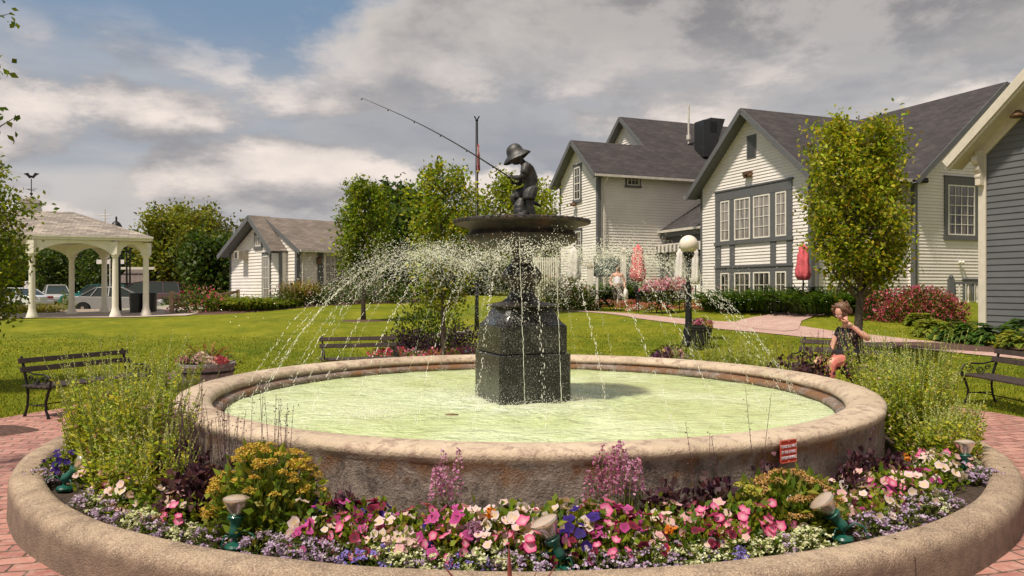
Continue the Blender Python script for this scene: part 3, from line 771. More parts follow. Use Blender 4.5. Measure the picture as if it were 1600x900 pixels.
def face_dir(to, up=(0, 0, 1)):
    """rotation taking -y to 'to' with up"""
    y = -Vector(to).normalized(); z = Vector(up); z = (z - y * z.dot(y)).normalized(); x = y.cross(z)
    m = Matrix.Identity(3)
    for i in range(3): m[i][0] = x[i]; m[i][1] = y[i]; m[i][2] = z[i]
    return m
def hand_chains(wrist, dirv, palm_n, scale=1.0, curl=.5, side=1):
    """palm and five fingers; dirv from wrist to fingers, palm_n the way the palm faces, side=+1 thumb on (dirv x palm_n)"""
    d = Vector(dirv).normalized(); n = Vector(palm_n); n = (n - d * n.dot(d)).normalized(); t = d.cross(n) * side
    w = Vector(wrist); s = scale; ch = []
    ch.append(([(w, .022 * s), (w + d * .035 * s, (.032 * s, .017 * s)), (w + d * .075 * s, (.036 * s, .015 * s))], [(0, 1), (1, 2)]))
    for i, (off, ln) in enumerate(((.030, .068), (.010, .076), (-.010, .070), (-.029, .055))):
        b = w + d * .055 * s + t * off * s * .85; k1 = w + d * .088 * s + t * off * s
        c = curl * (1 + .12 * i); d1 = (d * math.cos(c * .6) + n * math.sin(c * .6)).normalized(); d2 = (d * math.cos(c * 1.5) + n * math.sin(c * 1.5)).normalized(); d3 = (d * math.cos(c * 2.1) + n * math.sin(c * 2.1)).normalized()
        k2 = k1 + d1 * ln * .45 * s; k3 = k2 + d2 * ln * .32 * s; k4 = k3 + d3 * ln * .25 * s
        ch.append(([(b, .010 * s), (k1, .0095 * s), (k2, .0085 * s), (k3, .0078 * s), (k4, .0065 * s)], [(0, 1), (1, 2), (2, 3), (3, 4)]))
    b = w + d * .02 * s + t * .02 * s; k1 = w + d * .045 * s + t * .045 * s + n * .01 * s; k2 = k1 + (d * .7 + t * .4 + n * .45).normalized() * .032 * s; k3 = k2 + (d * .8 + n * .55).normalized() * .026 * s
    ch.append(([(b, .013 * s), (k1, .0115 * s), (k2, .0098 * s), (k3, .008 * s)], [(0, 1), (1, 2), (2, 3)]))
    return ch
# ---------------------------------------------------------------- the bronze boy with the fishing rod
def statue():
    D0 = 7.4; B = 2.145
    def s(x, y, off=0.0):     # side view sketch units -> metres, off = depth
        return Vector((CX + (x - 411) / 5.63 / 162.2, D0 + off, B + (852 - y) / 5.63 / 162.2))
    root = thing('fishing_boy_statue', 'dark bronze statue of a boy in a wide hat fishing from the top bowl', 'statue', (CX, CY, B))
    V = [(s(492, 505), .074), (s(484, 455), .070), (s(466, 390), .080), (s(452, 330), .076), (s(425, 300), .036), (s(400, 272), .035), (s(378, 250), .045)]
    E = [(0, 1), (1, 2), (2, 3), (3, 4), (4, 5), (5, 6)]
    def chain(frm, pts):
        k = frm
        for p, r in pts: V.append((p, r)); E.append((k, len(V) - 1)); k = len(V) - 1
    # arms (near one and far one)
    chain(3, [(s(450, 335, -.09), .040), (s(432, 400, -.105), .036), (s(405, 440, -.10), .032), (s(355, 432, -.06), .027), (s(322, 425, -.03), .023)])
    chain(3, [(s(440, 335, .09), .034), (s(415, 400, .10), .030), (s(395, 470, .09), .026), (s(362, 475, .04), .022)])
    # raised far leg with knee on the stump, standing near leg
    chain(0, [(s(470, 535, .055), .050), (s(395, 566, .065), .052), (s(318, 584, .055), .046), (s(350, 640, .06), .032), (s(385, 690, .06), .026)])
    chain(0, [(s(488, 545, -.05), .052), (s(478, 600, -.06), .044), (s(470, 640, -.06), .040), (s(488, 690, -.055), .042), (s(505, 760, -.05), .036), (s(512, 815, -.05), .028), (s(515, 838, -.05), .028), (s(478, 842, -.055), .024)])
    ch = [(V, E)]
    ch += hand_chains(s(330, 428, -.03), s(270, 400) - s(330, 428), (0, 1, -.3), .50, 1.1, -1)
    ch += hand_chains(s(365, 476, .03), s(330, 470) - s(365, 476), (0, -1, .2), .50, 1.1, 1)
    bm = skin_mesh(ch)
    bm_add_ball(bm, s(355, 248), .066, (.88, 1.0, 1.10), face_dir((-.86, -.12, -.42)), deform=head_deform)
    for off in (-.052, .052): bm_add_ball(bm, s(372, 250, off), .012, (.6, 1, 1.3), n=8, m=6)
    bm_finish(bm, 'body', 'bronze', root, .0060, 2)
    # shirt sleeves, collar and rolled short trousers as thicker folds
    V = [(s(498, 500), .084), (s(487, 455), .080), (s(468, 390), .088), (s(453, 338), .084)]; E = [(0, 1), (1, 2), (2, 3)]
    k = 3
    for off in (-1, 1):
        V.append((s(450, 335, .095 * off), .050)); E.append((3, len(V) - 1)); V.append((s(436, 385, .108 * off), .050)); E.append((len(V) - 2, len(V) - 1)); V.append((s(422, 415, .108 * off), .050)); E.append((len(V) - 2, len(V) - 1))
    bm = skin_mesh([(V, E)]); bm_finish(bm, 'shirt', 'bronze', root, .008, 1)
    V = [(s(495, 470), .082), (s(492, 515), .088), (s(482, 560, -.05), .078), (s(470, 610, -.06), .072), (s(468, 636, -.06), .074), (s(465, 540, .055), .072), (s(395, 568, .065), .070), (s(330, 582, .057), .064)]
    bm = skin_mesh([(V, [(0, 1), (1, 2), (2, 3), (3, 4), (1, 5), (5, 6), (6, 7)])]); bm_finish(bm, 'short_trousers', 'bronze', root, .008, 1)
    # hat: crown and drooping brim, tilted forward
    hm = face_dir((-.84, 0, -.42)); hc = s(362, 212)
    mb = MB(); pr = [(.140, -.050), (.138, -.044), (.110, -.018), (.084, .006), (.078, .034), (.070, .062), (.050, .086), (.026, .096), (.004, .099)]
    vs, fs = [], []; n = 40
    for r, z in pr:
        for j in range(n):
            a = 2 * math.pi * j / n; q = Vector((r * .92 * math.cos(a), r * (1.12 if math.sin(a) < 0 else .95) * math.sin(a), z - (.006 * math.cos(2 * a) + .003 * math.sin(5 * a)) * (r > .09)))
            vs.append(hc + hm @ q)
    for i in range(len(pr) - 1):
        for j in range(n): k = (j + 1) % n; fs.append((i * n + j, i * n + k, (i + 1) * n + k, (i + 1) * n + j))
    fs.append(tuple(range((len(pr) - 1) * n, len(pr) * n)))
    mb.add(vs, fs); h = mb.build('hat', 'bronze', root, smooth='all'); so_ = h.modifiers.new('t', 'SOLIDIFY'); so_.thickness = .006
    # stump and rocks
    mb = MB(); rr = random.Random(3)
    for i, (x, y, w) in enumerate(((410, 640, 46), (402, 660, 54), (402, 690, 62), (400, 725, 68), (408, 762, 76), (405, 800, 84), (410, 838, 92), (455, 846, 90), (440, 830, 60), (500, 850, 60))):
        mb.ball(s(x + rr.uniform(-6, 6), y, .01), w / 5.63 / 162.2, 9, 6, (1, 1.0, .85 + .3 * rr.random()), Matrix.Rotation(i * .7, 3, 'Z') @ Matrix.Rotation(rr.uniform(-.5, .5), 3, 'X'))
    mb.build('tree_stump', 'bronze', root, smooth='all')
    mb = MB(); mb.tube([s(455, 600, .09), s(500, 625, .10), s(545, 645, .10), (s(585, 668, .10))], [.016, .022, .02, .008], 10); mb.build('fish_basket_strap', 'bronze', root, smooth='all')
    # rod, reel guides
    mb = MB(); tip = P(565, 153, D0 - .05); a = s(345, 478, .0); pts = []
    h1 = s(270, 402, -.02)
    for t in np.linspace(0, 1, 12):
        q = h1.lerp(tip, t); q.z += .05 * math.sin(math.pi * t); pts.append(q)
    mb.tube([a, s(310, 436, -.01)] + pts, [.0085, .0085] + [.008 - .006 * t for t in np.linspace(0, 1, 12)], 8); rod = mb.build('fishing_rod', 'bronze', root, smooth='all')
    mb = MB()
    for t in (1, 3, 5, 7, 9, 11): mb.ball(pts[t] - Vector((0, 0, .012)), .008, 6, 5)
    mb.build('line_guides', 'bronze', rod)
statue()
# ---------------------------------------------------------------- water jets: rings of drops and stretched drops
def oct_drops(mb, pts, sizes, stretch=None):
    for i, (p, r) in enumerate(zip(pts, sizes)):
        p = Vector(p)
        if stretch is None: ax = Vector((0, 0, 1)); l = r
        else: ax = Vector(stretch[i]); l = ax.length; ax = ax.normalized() if l > 1e-6 else Vector((0, 0, 1)); l = max(l, r)
        a = ax.orthogonal().normalized(); b = ax.cross(a)
        mb.add([p + ax * l, p - ax * l, p + a * r, p - a * r, p + b * r, p - b * r], [(0, 2, 4), (0, 4, 3), (0, 3, 5), (0, 5, 2), (1, 4, 2), (1, 3, 4), (1, 5, 3), (1, 2, 5)])
def jets():
    n = 36; rr = random.Random(5)
    ang = [2 * math.pi * (k + .27) / n for k in range(n)]; ORDN = 'first second third fourth fifth sixth seventh eighth ninth tenth eleventh twelfth thirteenth fourteenth fifteenth sixteenth seventeenth eighteenth nineteenth'.split()
    lab = {}
    for side, nm in ((-1, 'falling in front of the pedestal'), (1, 'falling behind the pedestal')):
        ks = sorted([k for k in range(n) if math.sin(ang[k]) * side > 0], key=lambda k: math.cos(ang[k]))
        for i, k in enumerate(ks): lab[k] = f'{ORDN[i]} thin water jet from the left among those {nm}'
    for k in range(n):
        a = 2 * math.pi * (k + .27) / n; u = Vector((math.cos(a), math.sin(a), 0))
        vh = 2.95 + rr.uniform(-.12, .12); z0, ztop = 1.41, 1.88 + rr.uniform(-.03, .04); g = 9.81
        tu = math.sqrt(2 * (ztop - z0) / g); td = math.sqrt(2 * (ztop - .5) / g)
        if .14 + vh * (tu + td) > 2.72: vh = (2.68 - .14) / (tu + td)
        mb = MB(); pts, sz, stv = [], [], []
        T = tu + td; vz0 = math.sqrt(2 * g * (ztop - z0))
        def at(t): q = Vector((CX, CY, z0)) + u * (.14 + vh * t); q.z = z0 + vz0 * t - g * t * t / 2; return q, u * vh + Vector((0, 0, vz0 - g * t))
        for i in range(400):        # the loose shower on top of the arc
            f = min(.74, max(.04, rr.gauss(.42, .15))); p, v = at(f * T); w = .014 + .105 * math.exp(-((f - .44) / .17) ** 2); w *= .45 if math.sin(a) < -.6 else 1
            p += Vector((rr.gauss(0, w), rr.gauss(0, w), rr.gauss(0, w * .8))); pts.append(p); sz.append(rr.uniform(.0020, .0052)); stv.append(v * .0008)
        t = T * .05
        while t < T * .99:          # threads of stretched drops falling to the water
            p, v = at(t); f = t / T
            if f > .5 or rr.random() < .35:
                p += Vector((rr.gauss(0, .004 + .004 * f), rr.gauss(0, .004 + .004 * f), rr.gauss(0, .004))); pts.append(p); sz.append(rr.uniform(.0018, .0033) * (1.6 if rr.random() < .10 else 1)); stv.append(v * rr.uniform(.0012, .0046))
            t += rr.uniform(.0018, .0070) if f > .5 else .006
            if rr.random() < .05: t += rr.uniform(.006, .016)
        for i in range(26):
            p, v = at(rr.uniform(.55, .98) * T); pts.append(p + Vector((rr.gauss(0, .02), rr.gauss(0, .02), rr.gauss(0, .02)))); sz.append(rr.uniform(.0018, .0034)); stv.append(v * .001)
        q = [i for i, p in enumerate(pts) if p.z > .49]; pts = [pts[i] for i in q]; sz = [sz[i] for i in q]; stv = [stv[i] for i in q]
        oct_drops(mb, pts, sz, stv)
        o = mb.build('water_jet', 'drop')
        tag(o, lab[k], 'water jet', 'jets of water arching out of the fountain')
    # spray over the pedestal, splashes at its foot
    mb = MB(); pts, sz = [], []
    for i in range(3600):
        a = rr.uniform(0, 2 * math.pi); r = abs(rr.gauss(.42, .10)); z = rr.uniform(.5, 1.9); pts.append((CX + r * math.cos(a), CY + r * math.sin(a), z)); sz.append(rr.uniform(.0014, .0034))
    for i in range(5200):
        a = rr.uniform(0, 2 * math.pi); r = rr.gauss(1.45, .42); pts.append((CX + r * math.cos(a), CY + r * math.sin(a), 1.72 - .20 * abs(r - 1.35) ** 2 + rr.gauss(0, .13))); sz.append(rr.uniform(.0016, .0038))
    for i in range(2600):
        a = rr.uniform(0, 2 * math.pi); r = abs(rr.gauss(.55, .16)); z = .49 + abs(rr.gauss(0, .035)); pts.append((CX + r * math.cos(a), CY + r * math.sin(a), z)); sz.append(rr.uniform(.002, .005))
    for k in range(n):
        a = 2 * math.pi * (k + .27) / n
        for i in range(26):
            r = 2.60 + rr.gauss(0, .06); pts.append((CX + r * math.cos(a) + rr.gauss(0, .03), CY + r * math.sin(a) + rr.gauss(0, .03), .49 + abs(rr.gauss(0, .02)))); sz.append(rr.uniform(.002, .005))
    for i in range(500):
        x, y = rr.gauss(0, .14), rr.gauss(0, .1); pts.append((CX - 1.25 + x, CY - 1.0 + y, .49 + abs(rr.gauss(0, .03)))); sz.append(rr.uniform(.002, .006))
    oct_drops(mb, pts, sz); tag(mb.build('water_spray', 'drop'), 'fine spray and splashes of water round the black pedestal', 'spray', kind='stuff')
    # threads of water running straight down in front of the pedestal
    for x0, y0, z0, z1 in ((-.03, -.62, 2.0, .5), (.30, -.50, 1.9, .5)):
        mb = MB(); pts = []
        for i in range(46):
            t = i / 45; pts.append(Vector((CX + x0 + rr.gauss(0, .003) + .05 * t, CY + y0, z0 + (z1 - z0) * (.08 + .92 * t * t if z0 > 3 else t))))
        mb.tube(pts, [rr.uniform(.0012, .0042) for _ in pts], 5)
        q, w = [], []
        for i in range(200): q.append((CX + x0 + rr.gauss(0, .05) + .02, CY + y0 + rr.gauss(0, .04), rr.uniform(1.35, 2.10) + (.03 if x0 > 0 else -.1))); w.append(rr.uniform(.003, .0065))
        oct_drops(mb, q, w)
        o = mb.build('water_jet', 'drop'); tag(o, 'white thread of water falling in front of the pedestal\'s ' + ('front corner' if x0 < 0 else 'wide right-hand face'), 'water jet', 'jets of water arching out of the fountain')
    # floating wooden bit in the pool
    mb = MB(); mb.ball((CX - .60, CY - .95, .486), .06, 12, 6, (1, .45, .16)); tag(mb.build('floating_leaf', 'brass'), 'brown leaf floating on the pool left of the pedestal', 'leaf')
jets()
# ---------------------------------------------------------------- the red sign on the pool wall
def sign():
    # the wall point seen at pixel (1221, 704)
    a = math.atan2(-1, 0); best = None
    for k in range(2000):
        th = -math.pi + math.pi * k / 2000; x, y = PX + 3.10 * math.cos(th), PY + 3.10 * math.sin(th)
        px = 800 + F * x / y
        if math.sin(th) < -.3 and (best is None or abs(px - 1221) < best[0]): best = (abs(px - 1221), th)
    th = best[1]; n = Vector((math.cos(th), math.sin(th), 0)); t = Vector((-math.sin(th), math.cos(th), 0))
    c = Vector((PX, PY, 0)) + n * 3.150; d = c.y; zc = Z(705, d)
    w = .142; h = .140
    root = thing('warning_sign', 'small red metal sign with white lettering fixed to the pool wall', 'sign', c + Vector((0, 0, zc)))
    fm = frame(c + Vector((0, 0, zc)), t) @ Matrix.Rotation(R(-0.5), 4, 'Y')
    mb = MB(); mb.m = fm
    def rr_(w, h, r, y0, dep):
        pts = []
        for cx_, cz_, a0 in ((w / 2 - r, -h / 2 + r, -90), (w / 2 - r, h / 2 - r, 0), (-w / 2 + r, h / 2 - r, 90), (-w / 2 + r, -h / 2 + r, 180)):
            for q in range(5): an = R(a0 + q * 22.5); pts.append((cx_ + r * math.cos(an), y0, cz_ + r * math.sin(an)))
        mb.prism(pts, (0, -dep, 0))
    rr_(w, h, .012, 0, .004); plate = mb.build('plate', 'sign_red', root)
    mb = MB(); mb.m = fm; ed = []
    W2, H2 = w / 2 - .004, h / 2 - .004
    for a_, b_ in (((-W2, H2), (W2, H2)), ((W2, H2), (W2, -H2)), ((W2, -H2), (-W2, -H2)), ((-W2, -H2), (-W2, H2))): mb.bar((a_[0], -.005, a_[1]), (b_[0], -.005, b_[1]), .0015, .003, (0, -1, 0))
    for z_ in (H2 - .006, -H2 + .006): mb.ball((0, -.006, z_), .004, 8, 5)
    m_ = plain('sign_edge', (.62, .22, .16), .5); mb.build('border', 'sign_edge', root)
    for i, tx in enumerate(('PLEASE DO NOT', 'SIT OR STAND', 'ON FOUNTAIN WALLS')):
        cu = bpy.data.curves.new('lettering', 'FONT'); cu.body = tx; cu.size = .024; cu.align_x = 'CENTER'; cu.extrude = .0006; cu.offset = .0007; cu.space_character = .93 if i == 2 else 1.05
        o = bpy.data.objects.new('lt', cu); COL.objects.link(o); dg = bpy.context.evaluated_depsgraph_get(); dg.update()
        me = bpy.data.meshes.new_from_object(o.evaluated_get(dg)); bpy.data.objects.remove(o)
        sx = .74 if i < 2 else .56
        base = fm @ Matrix.Translation((0, -.0052, .024 - .034 * i)) @ Matrix.Rotation(R(90), 4, 'X') @ Matrix.Diagonal((sx, 1, 1, 1))
        me.transform(Matrix.Translation(-origin_of(root)) @ base)
        ob = bpy.data.objects.new('lettering', me); COL.objects.link(ob); ob.parent = root; me.materials.clear(); me.materials.append(M['white_tank'])
sign()
# ---------------------------------------------------------------- house kit
U = Vector((.93, .3675, 0)).normalized(); V = Vector((-U.y, U.x, 0))     # ridge direction of the white houses, and across
def siding(mb, fm, poly, step=.12, lap=.030):
    """lapped boards over a convex outline (x, z) in the wall frame; outside is local -y"""
    mb.m = fm; zs = [p[1] for p in poly]; z = min(zs); zt = max(zs); n = len(poly)
    def span(h):
        xs = []
        for i in range(n):
            (x0, z0), (x1, z1) = poly[i], poly[(i + 1) % n]
            if (z0 - h) * (z1 - h) <= 0 and abs(z1 - z0) > 1e-9: xs.append(x0 + (x1 - x0) * (h - z0) / (z1 - z0))
        return (min(xs), max(xs)) if len(xs) > 1 else None
    while z < zt - .005:
        z1 = min(z + step, zt); a = span(z + 1e-4); b = span(z1 - 1e-4)
        if a and b:
            mb.add([(a[0], -lap, z), (a[1], -lap, z), (b[1], -.004, z1), (b[0], -.004, z1), (a[0], .0, z), (a[1], .0, z), (b[1], .05, z1), (b[0], .05, z1)],
                   [(0, 1, 2, 3), (4, 5, 1, 0), (0, 3, 7, 4), (1, 5, 6, 2)])
        z = z1
    mb.m = Matrix.Identity(4)
def wl(o, w, px, py=None):
    """pixel -> distance along the wall that starts at o and runs along w (and height)"""
    k = (px - 800) / F; s = (k * o[1] - o[0]) / (w[0] - k * w[1]); d = o[1] + w[1] * s
    return (s, Z(py, d)) if py is not None else s
def wallrect(mb, fm, x0, x1, z0, z1, y0, y1):
    mb.m = fm; mb.box(((x0 + x1) / 2, (y0 + y1) / 2, (z0 + z1) / 2), (x1 - x0, abs(y1 - y0), z1 - z0)); mb.m = Matrix.Identity(4)
def window(root, fm, x0, x1, z0, z1, cols_, rows, casing=.10, glass='glass', mid=None, name='window', sash_w=.045, head=.0, trim='grey_trim', mun=.022):
    """casing (part) > sash, pane (sub-parts); the opening x0..x1, z0..z1"""
    mb = MB()
    if casing > 0:
        wallrect(mb, fm, x0 - casing, x0, z0 - casing, z1 + casing + head, -.001, -.062); wallrect(mb, fm, x1, x1 + casing, z0 - casing, z1 + casing + head, -.001, -.062)
        wallrect(mb, fm, x0, x1, z1, z1 + casing + head, -.001, -.064); wallrect(mb, fm, x0 - casing - .03, x1 + casing + .03, z0 - casing - .02, z0 - .001, -.001, -.09)
        wallrect(mb, fm, x0 - casing - .03, x1 + casing + .03, z1 + casing + head + .001, z1 + casing + head + .04, -.001, -.085)
    else:
        wallrect(mb, fm, x0 - .01, x1 + .01, z0 - .01, z1 + .01, -.001, -.037)
    w = mb.build(name, trim, root)
    fm = fm @ Matrix.Translation((0, -.028, 0)); s = MB(); g = sash_w
    for a in ((x0, x0 + g, z0, z1), (x1 - g, x1, z0, z1)): wallrect(s, fm, *a, -.012, -.040)
    for a in ((x0 + g, x1 - g, z0, z0 + g), (x0 + g, x1 - g, z1 - g, z1)): wallrect(s, fm, *a, -.012, -.040)
    ix0, ix1, iz0, iz1 = x0 + g, x1 - g, z0 + g, z1 - g
    for i in range(1, cols_): x = ix0 + (ix1 - ix0) * i / cols_; wallrect(s, fm, x - mun / 2, x + mun / 2, iz0, iz1, -.020, -.034)
    for j in range(1, rows):
        z = iz0 + (iz1 - iz0) * j / rows; m_ = mun if j != mid else mun * 2; wallrect(s, fm, ix0, ix1, z - m_ / 2, z + m_ / 2, -.019, -.0355)
    s.build('sash', 'white_trim', w)
    p = MB(); wallrect(p, fm, ix0 - .01, ix1 + .01, iz0 - .01, iz1 + .01, -.0125, -.017); p.build('pane', glass, w)
    return w
def roof_plane(mb, a, b, c, d, th=.07):
    """a,b eave ends, c,d ridge ends (a-d and b-c are rakes); shingle UV in metres"""
    a, b, c, d = map(Vector, (a, b, c, d)); n = (b - a).cross(d - a).normalized()
    if n.z < 0: n = -n
    e = (b - a).normalized(); up = n.cross(e)
    uv = [((p - a).dot(e), (p - a).dot(up)) for p in (a, b, c, d)]
    lo = [p - n * th for p in (a, b, c, d)]
    mb.add([a, b, c, d] + lo, [(0, 1, 2, 3), (7, 6, 5, 4), (0, 4, 5, 1), (1, 5, 6, 2), (2, 6, 7, 3), (3, 7, 4, 0)], [uv, uv[::-1]] + [[(0, 0)] * 4] * 4)
def board(mb, a, b, w, h, side=None):
    mb.bar(a, b, w, h)
def gutter(root, a, b, mat='gutter'):
    mb = MB(); mb.bar(a, b, .11, .10); return mb.build('gutter', mat, root)
def downspout(root, pts, mat='gutter', r=.035):
    mb = MB(); mb.tube(pts, r, 6); return mb.build('downspout', mat, root)
def mono(v3): return Vector(v3)

# ---------------------------------------------------------------- the white house with the big window (B) and its cross wing (C)
def house_main():
    K1 = Vector((10.14, 26, 0)); wB = 6.2; base = .55; eave = 5.72; rB = 8.28; half = wB / 2
    root = thing('white_house', 'large white clapboard house with a wide many-paned window framed in grey', 'house', (9.5, 28.5, .9))
    def pt(s, t, z): q = K1 + U * s + V * t; return Vector((q.x, q.y, z))
    OV = .5; sl = (rB - eave) / half
    # gable wall (faces -U), wall frame origin at its left (far) end, running along -V
    fg = frame(pt(0, wB, 0), -V)
    mb = MB(); siding(mb, fg, [(0, base), (wB, base), (wB, eave - .1), (half, rB - .16), (0, eave - .1)], .118)
    # side wall facing -V
    fs_ = frame(pt(0, 0, 0), U); siding(mb, fs_, [(0, base), (4.45, base), (4.45, eave - .1), (0, eave - .1)], .118)
    fl = frame(pt(7, wB, 0), -U); siding(mb, fl, [(0, base), (7, base), (7, eave - .1), (0, eave - .1)], .118)
    # cross wing C: starts 4.39 along U, stands .25 proud
    K3 = pt(4.42, -.25, 0); hC = 4.1; rC = 9.2; wC = 8.2
    fc = frame(K3, U); siding(mb, fc, [(0, base), (wC, base), (wC, eave - .1), (hC, rC - .16), (0, eave - .1)], .118)
    fcl = frame(K3 + V * 9, -V); siding(mb, fcl, [(8.7, base), (9, base), (9, eave), (8.7, eave)], .118)
    mb.build('wall', 'white_siding', root)
    # corner boards
    mb = MB()
    for (s, t) in ((0, 0),): q = pt(s, t, 0); mb.box((q.x, q.y, (base + eave) / 2), (.16, .16, eave - base), math.atan2(U.y, U.x))
    q = pt(0, wB, 0); mb.box((q.x, q.y, (base + eave) / 2), (.10, .10, eave - base), math.atan2(U.y, U.x))
    mb.box((K3.x, K3.y, (base + eave) / 2), (.16, .16, eave - base), math.atan2(U.y, U.x)); mb.build_each('corner_board', 'grey_trim', root)
    # roofs
    mb = MB()
    e = eave - sl * OV * .9; L = 4.4 + 4.2
    roof_plane(mb, pt(-OV, -OV * .9, e), pt(4.9, -OV * .9, e), pt(L, half, rB), pt(-OV, half, rB))
    roof_plane(mb, pt(L, wB + OV * .9, e), pt(-OV, wB + OV * .9, e), pt(-OV, half, rB), pt(L, half, rB))
    mb2 = mb
    def pc(s, t, z): q = K3 + U * s + V * t; return Vector((q.x, q.y, z))
    slc = (rC - eave) / hC; ec = eave - slc * .45
    roof_plane(mb2, pc(-.45, 12, ec), pc(-.45, -OV, ec), pc(hC, -OV, rC), pc(hC, 12, rC))
    roof_plane(mb2, pc(wC + .45, -OV, ec), pc(wC + .45, 12, ec), pc(hC, 12, rC), pc(hC, -OV, rC))
    roof = mb.build('roof', 'shingle', root)
    # rake boards
    mb = MB()
    for t0, t1 in ((-OV * .9, half), (wB + OV * .9, half)):
        for off, dz in ((-OV - .012, .10),): mb.bar(pt(off, t0, e - dz), pt(off, t1, rB - dz), .03, .20)
        mb.bar(pt(-OV / 2, t0 * .985 + (half * .015), e - .115), pt(-OV / 2, t1, rB - .125), OV, .02, (0, 0, 1))
    for s0 in (-.45, wC + .45):
        mb.bar(pc(s0, -OV - .012, ec - .10), pc(hC, -OV - .012, rC - .10), .03, .20)
        mb.bar(pc(s0, -OV / 2, ec - .115), pc(hC, -OV / 2, rC - .125), OV, .02)
    mb.build_each('rake_board', 'grey_trim', root)
    gutter(root, pt(.05, -OV * .9 - .05, e - .02), pt(4.3, -OV * .9 - .05, e - .02))
    gutter(root, pt(-OV, wB + OV * .9 + .05, e - .02), pt(6, wB + OV * .9 + .05, e - .02))
    downspout(root, [pt(.15, -.5, e - .08), pt(.15, -.15, e - .4), pt(.15, -.12, base)], 'grey_trim', .045)
    downspout(root, [pc(-.25, -.35, ec - .08), pc(-.1, -.1, ec - .35), pc(-.1, -.10, base)], 'grey_trim', .045)
    # the framed window group
    O = pt(0, wB, 0); d = -V
    def q(px, py): return wl(O, d, px, py)
    xL, zT = q(1119, 302); xR = wl(O, d, 1239.3); 
    zS = q(1119, 381.8)[1]; zM = q(1119, 419.5)[1]; zP = zS - .16; zB = 1.0
    mb = MB()
    wallrect(mb, fg, xL, xR, zT - .36, zT, -.032, -.060); wallrect(mb, fg, xL - .05, xR + .05, zT + .002, zT + .06, -.0212, -.09)
    wallrect(mb, fg, xL - .04, xR + .04, zS - .07, zS + .07, -.0215, -.085); wallrect(mb, fg, xL, xR, zM - .16, zM + .0, -.0211, -.055); wallrect(mb, fg, xL - .04, xR + .04, zM + .002, zM + .07, -.0217, -.085)
    wins = [(1127.5, 1141.5), (1149, 1174), (1178.5, 1205), (1213.5, 1230.5)]
    edges = [xL] + sum([[wl(O, d, a) , wl(O, d, b)] for a, b in wins], []) + [xR]
    for i in range(0, len(edges), 2):
        wallrect(mb, fg, edges[i], edges[i + 1], zS + .072, zT - .362, -.0213, -.052)
        wallrect(mb, fg, edges[i], edges[i + 1], zB, zM - .162, -.0214, -.052)
        if i in (0, 2, 6, 8): wallrect(mb, fg, edges[i] if i else xL, (edges[i + 1] if i != 8 else xR), zM + .072, zS - .072, -.0216, -.050)
    grp = mb.build('window_surround', 'grey_trim', root)
    for (a, b), cc in zip(wins, (2, 3, 3, 2)):
        x0, x1 = wl(O, d, a), wl(O, d, b)
        window(root, fg, x0 + .01, x1 - .01, zS + .09, zT - .38, cc, 4, 0, 'glass_curtain', sash_w=.05)
        window(root, fg, x0 + .01, x1 - .01, zM - 1.15, zM - .19, cc, 2, 0, 'glass', sash_w=.05)
    # attic vent
    x0, x1 = wl(O, d, 1168), wl(O, d, 1182.5); z0, z1 = q(1168, 249)[1], q(1168, 213)[1]
    mb = MB(); wallrect(mb, fg, x0, x1, z0, z1, -.02, -.045)
    for k in range(12): zz = z0 + .08 + (z1 - z0 - .16) * k / 11; wallrect(mb, fg, x0 + .07, x1 - .07, zz - .012, zz + .012, -.046, -.065)
    mb.build('attic_vent', 'grey_trim', root)
    x, z = wl(O, d, 1172, 273); mb = MB(); mb.m = fg; mb.box((x, -.12, z + .05), (.36, .2, .12)); mb.ball((x + .12, -.12, z - .05), .10, 10, 6, (1, 1, .7)); mb.ball((x - .12, -.12, z - .05), .10, 10, 6, (1, 1, .7)); mb.m = Matrix.Identity(4); mb.build('wall_light', 'brass', root)
    # window in the cross wing
    Oc = K3; x0, z1 = wl(Oc, U, 1479.5, 288.5); x1 = wl(Oc, U, 1521); z0 = wl(Oc, U, 1479.5, 367)[1]
    window(root, fc, x0, x1, z0, z1, 4, 5, .17, 'glass', head=.12)
    x0, z1 = wl(Oc, U, 1503, 437); window(root, fc, x0 + .1, x0 + 1.1, base + .2, z1 - .1, 2, 1, .10, 'glass')
    x, z = wl(Oc, U, 1498, 410); mb = MB(); mb.m = fc; mb.box((x, -.05, z), (.06, .08, .06)); mb.ball((x - .08, -.12, z), .06, 8, 6); mb.ball((x + .08, -.12, z), .06, 8, 6); mb.m = Matrix.Identity(4); mb.build('wall_light', 'white_trim', root)
    # ---- entrance link between this house and the tall one: shed roof over a striped awning
    pl = thing('entrance_wing', 'low entrance wing with dark shed roof and striped awning between the two white houses', 'porch', (7, 33.3, 1.0))
    A0 = pt(.62, wB + 3.75, 0); B0 = pt(.62, wB, 0); fp = frame(A0, -V); Lp = 3.75; ze = 4.15
    mb = MB(); siding(mb, fp, [(0, .7), (Lp, .7), (Lp, ze - .1), (0, ze - .1)], .118); mb.build('wall', 'white_siding', pl)
    mb = MB(); ov = .42
    def pp(s, t, z): q_ = B0 + U * s + V * t; return Vector((q_.x, q_.y, z))
    roof_plane(mb, pp(-ov, Lp + .1, ze), pp(-ov, -.02, ze), pp(3.6, -.02, ze + 2.45), pp(3.6, Lp + .1, ze + 2.45)); mb.build('roof', 'shingle_porch', pl)
    mb = MB(); mb.bar(pp(-ov + .05, Lp + .1, ze - .19), pp(-ov + .05, -.02, ze - .19), .04, .22); mb.bar(pp(-.035, Lp, ze - .38), pp(-.035, -.02, ze - .38), .05, .34); mb.build_each('fascia', 'grey_trim', pl)
    gutter(pl, pp(-ov - .05, Lp + .1, ze - .05), pp(-ov - .05, .0, ze - .05))
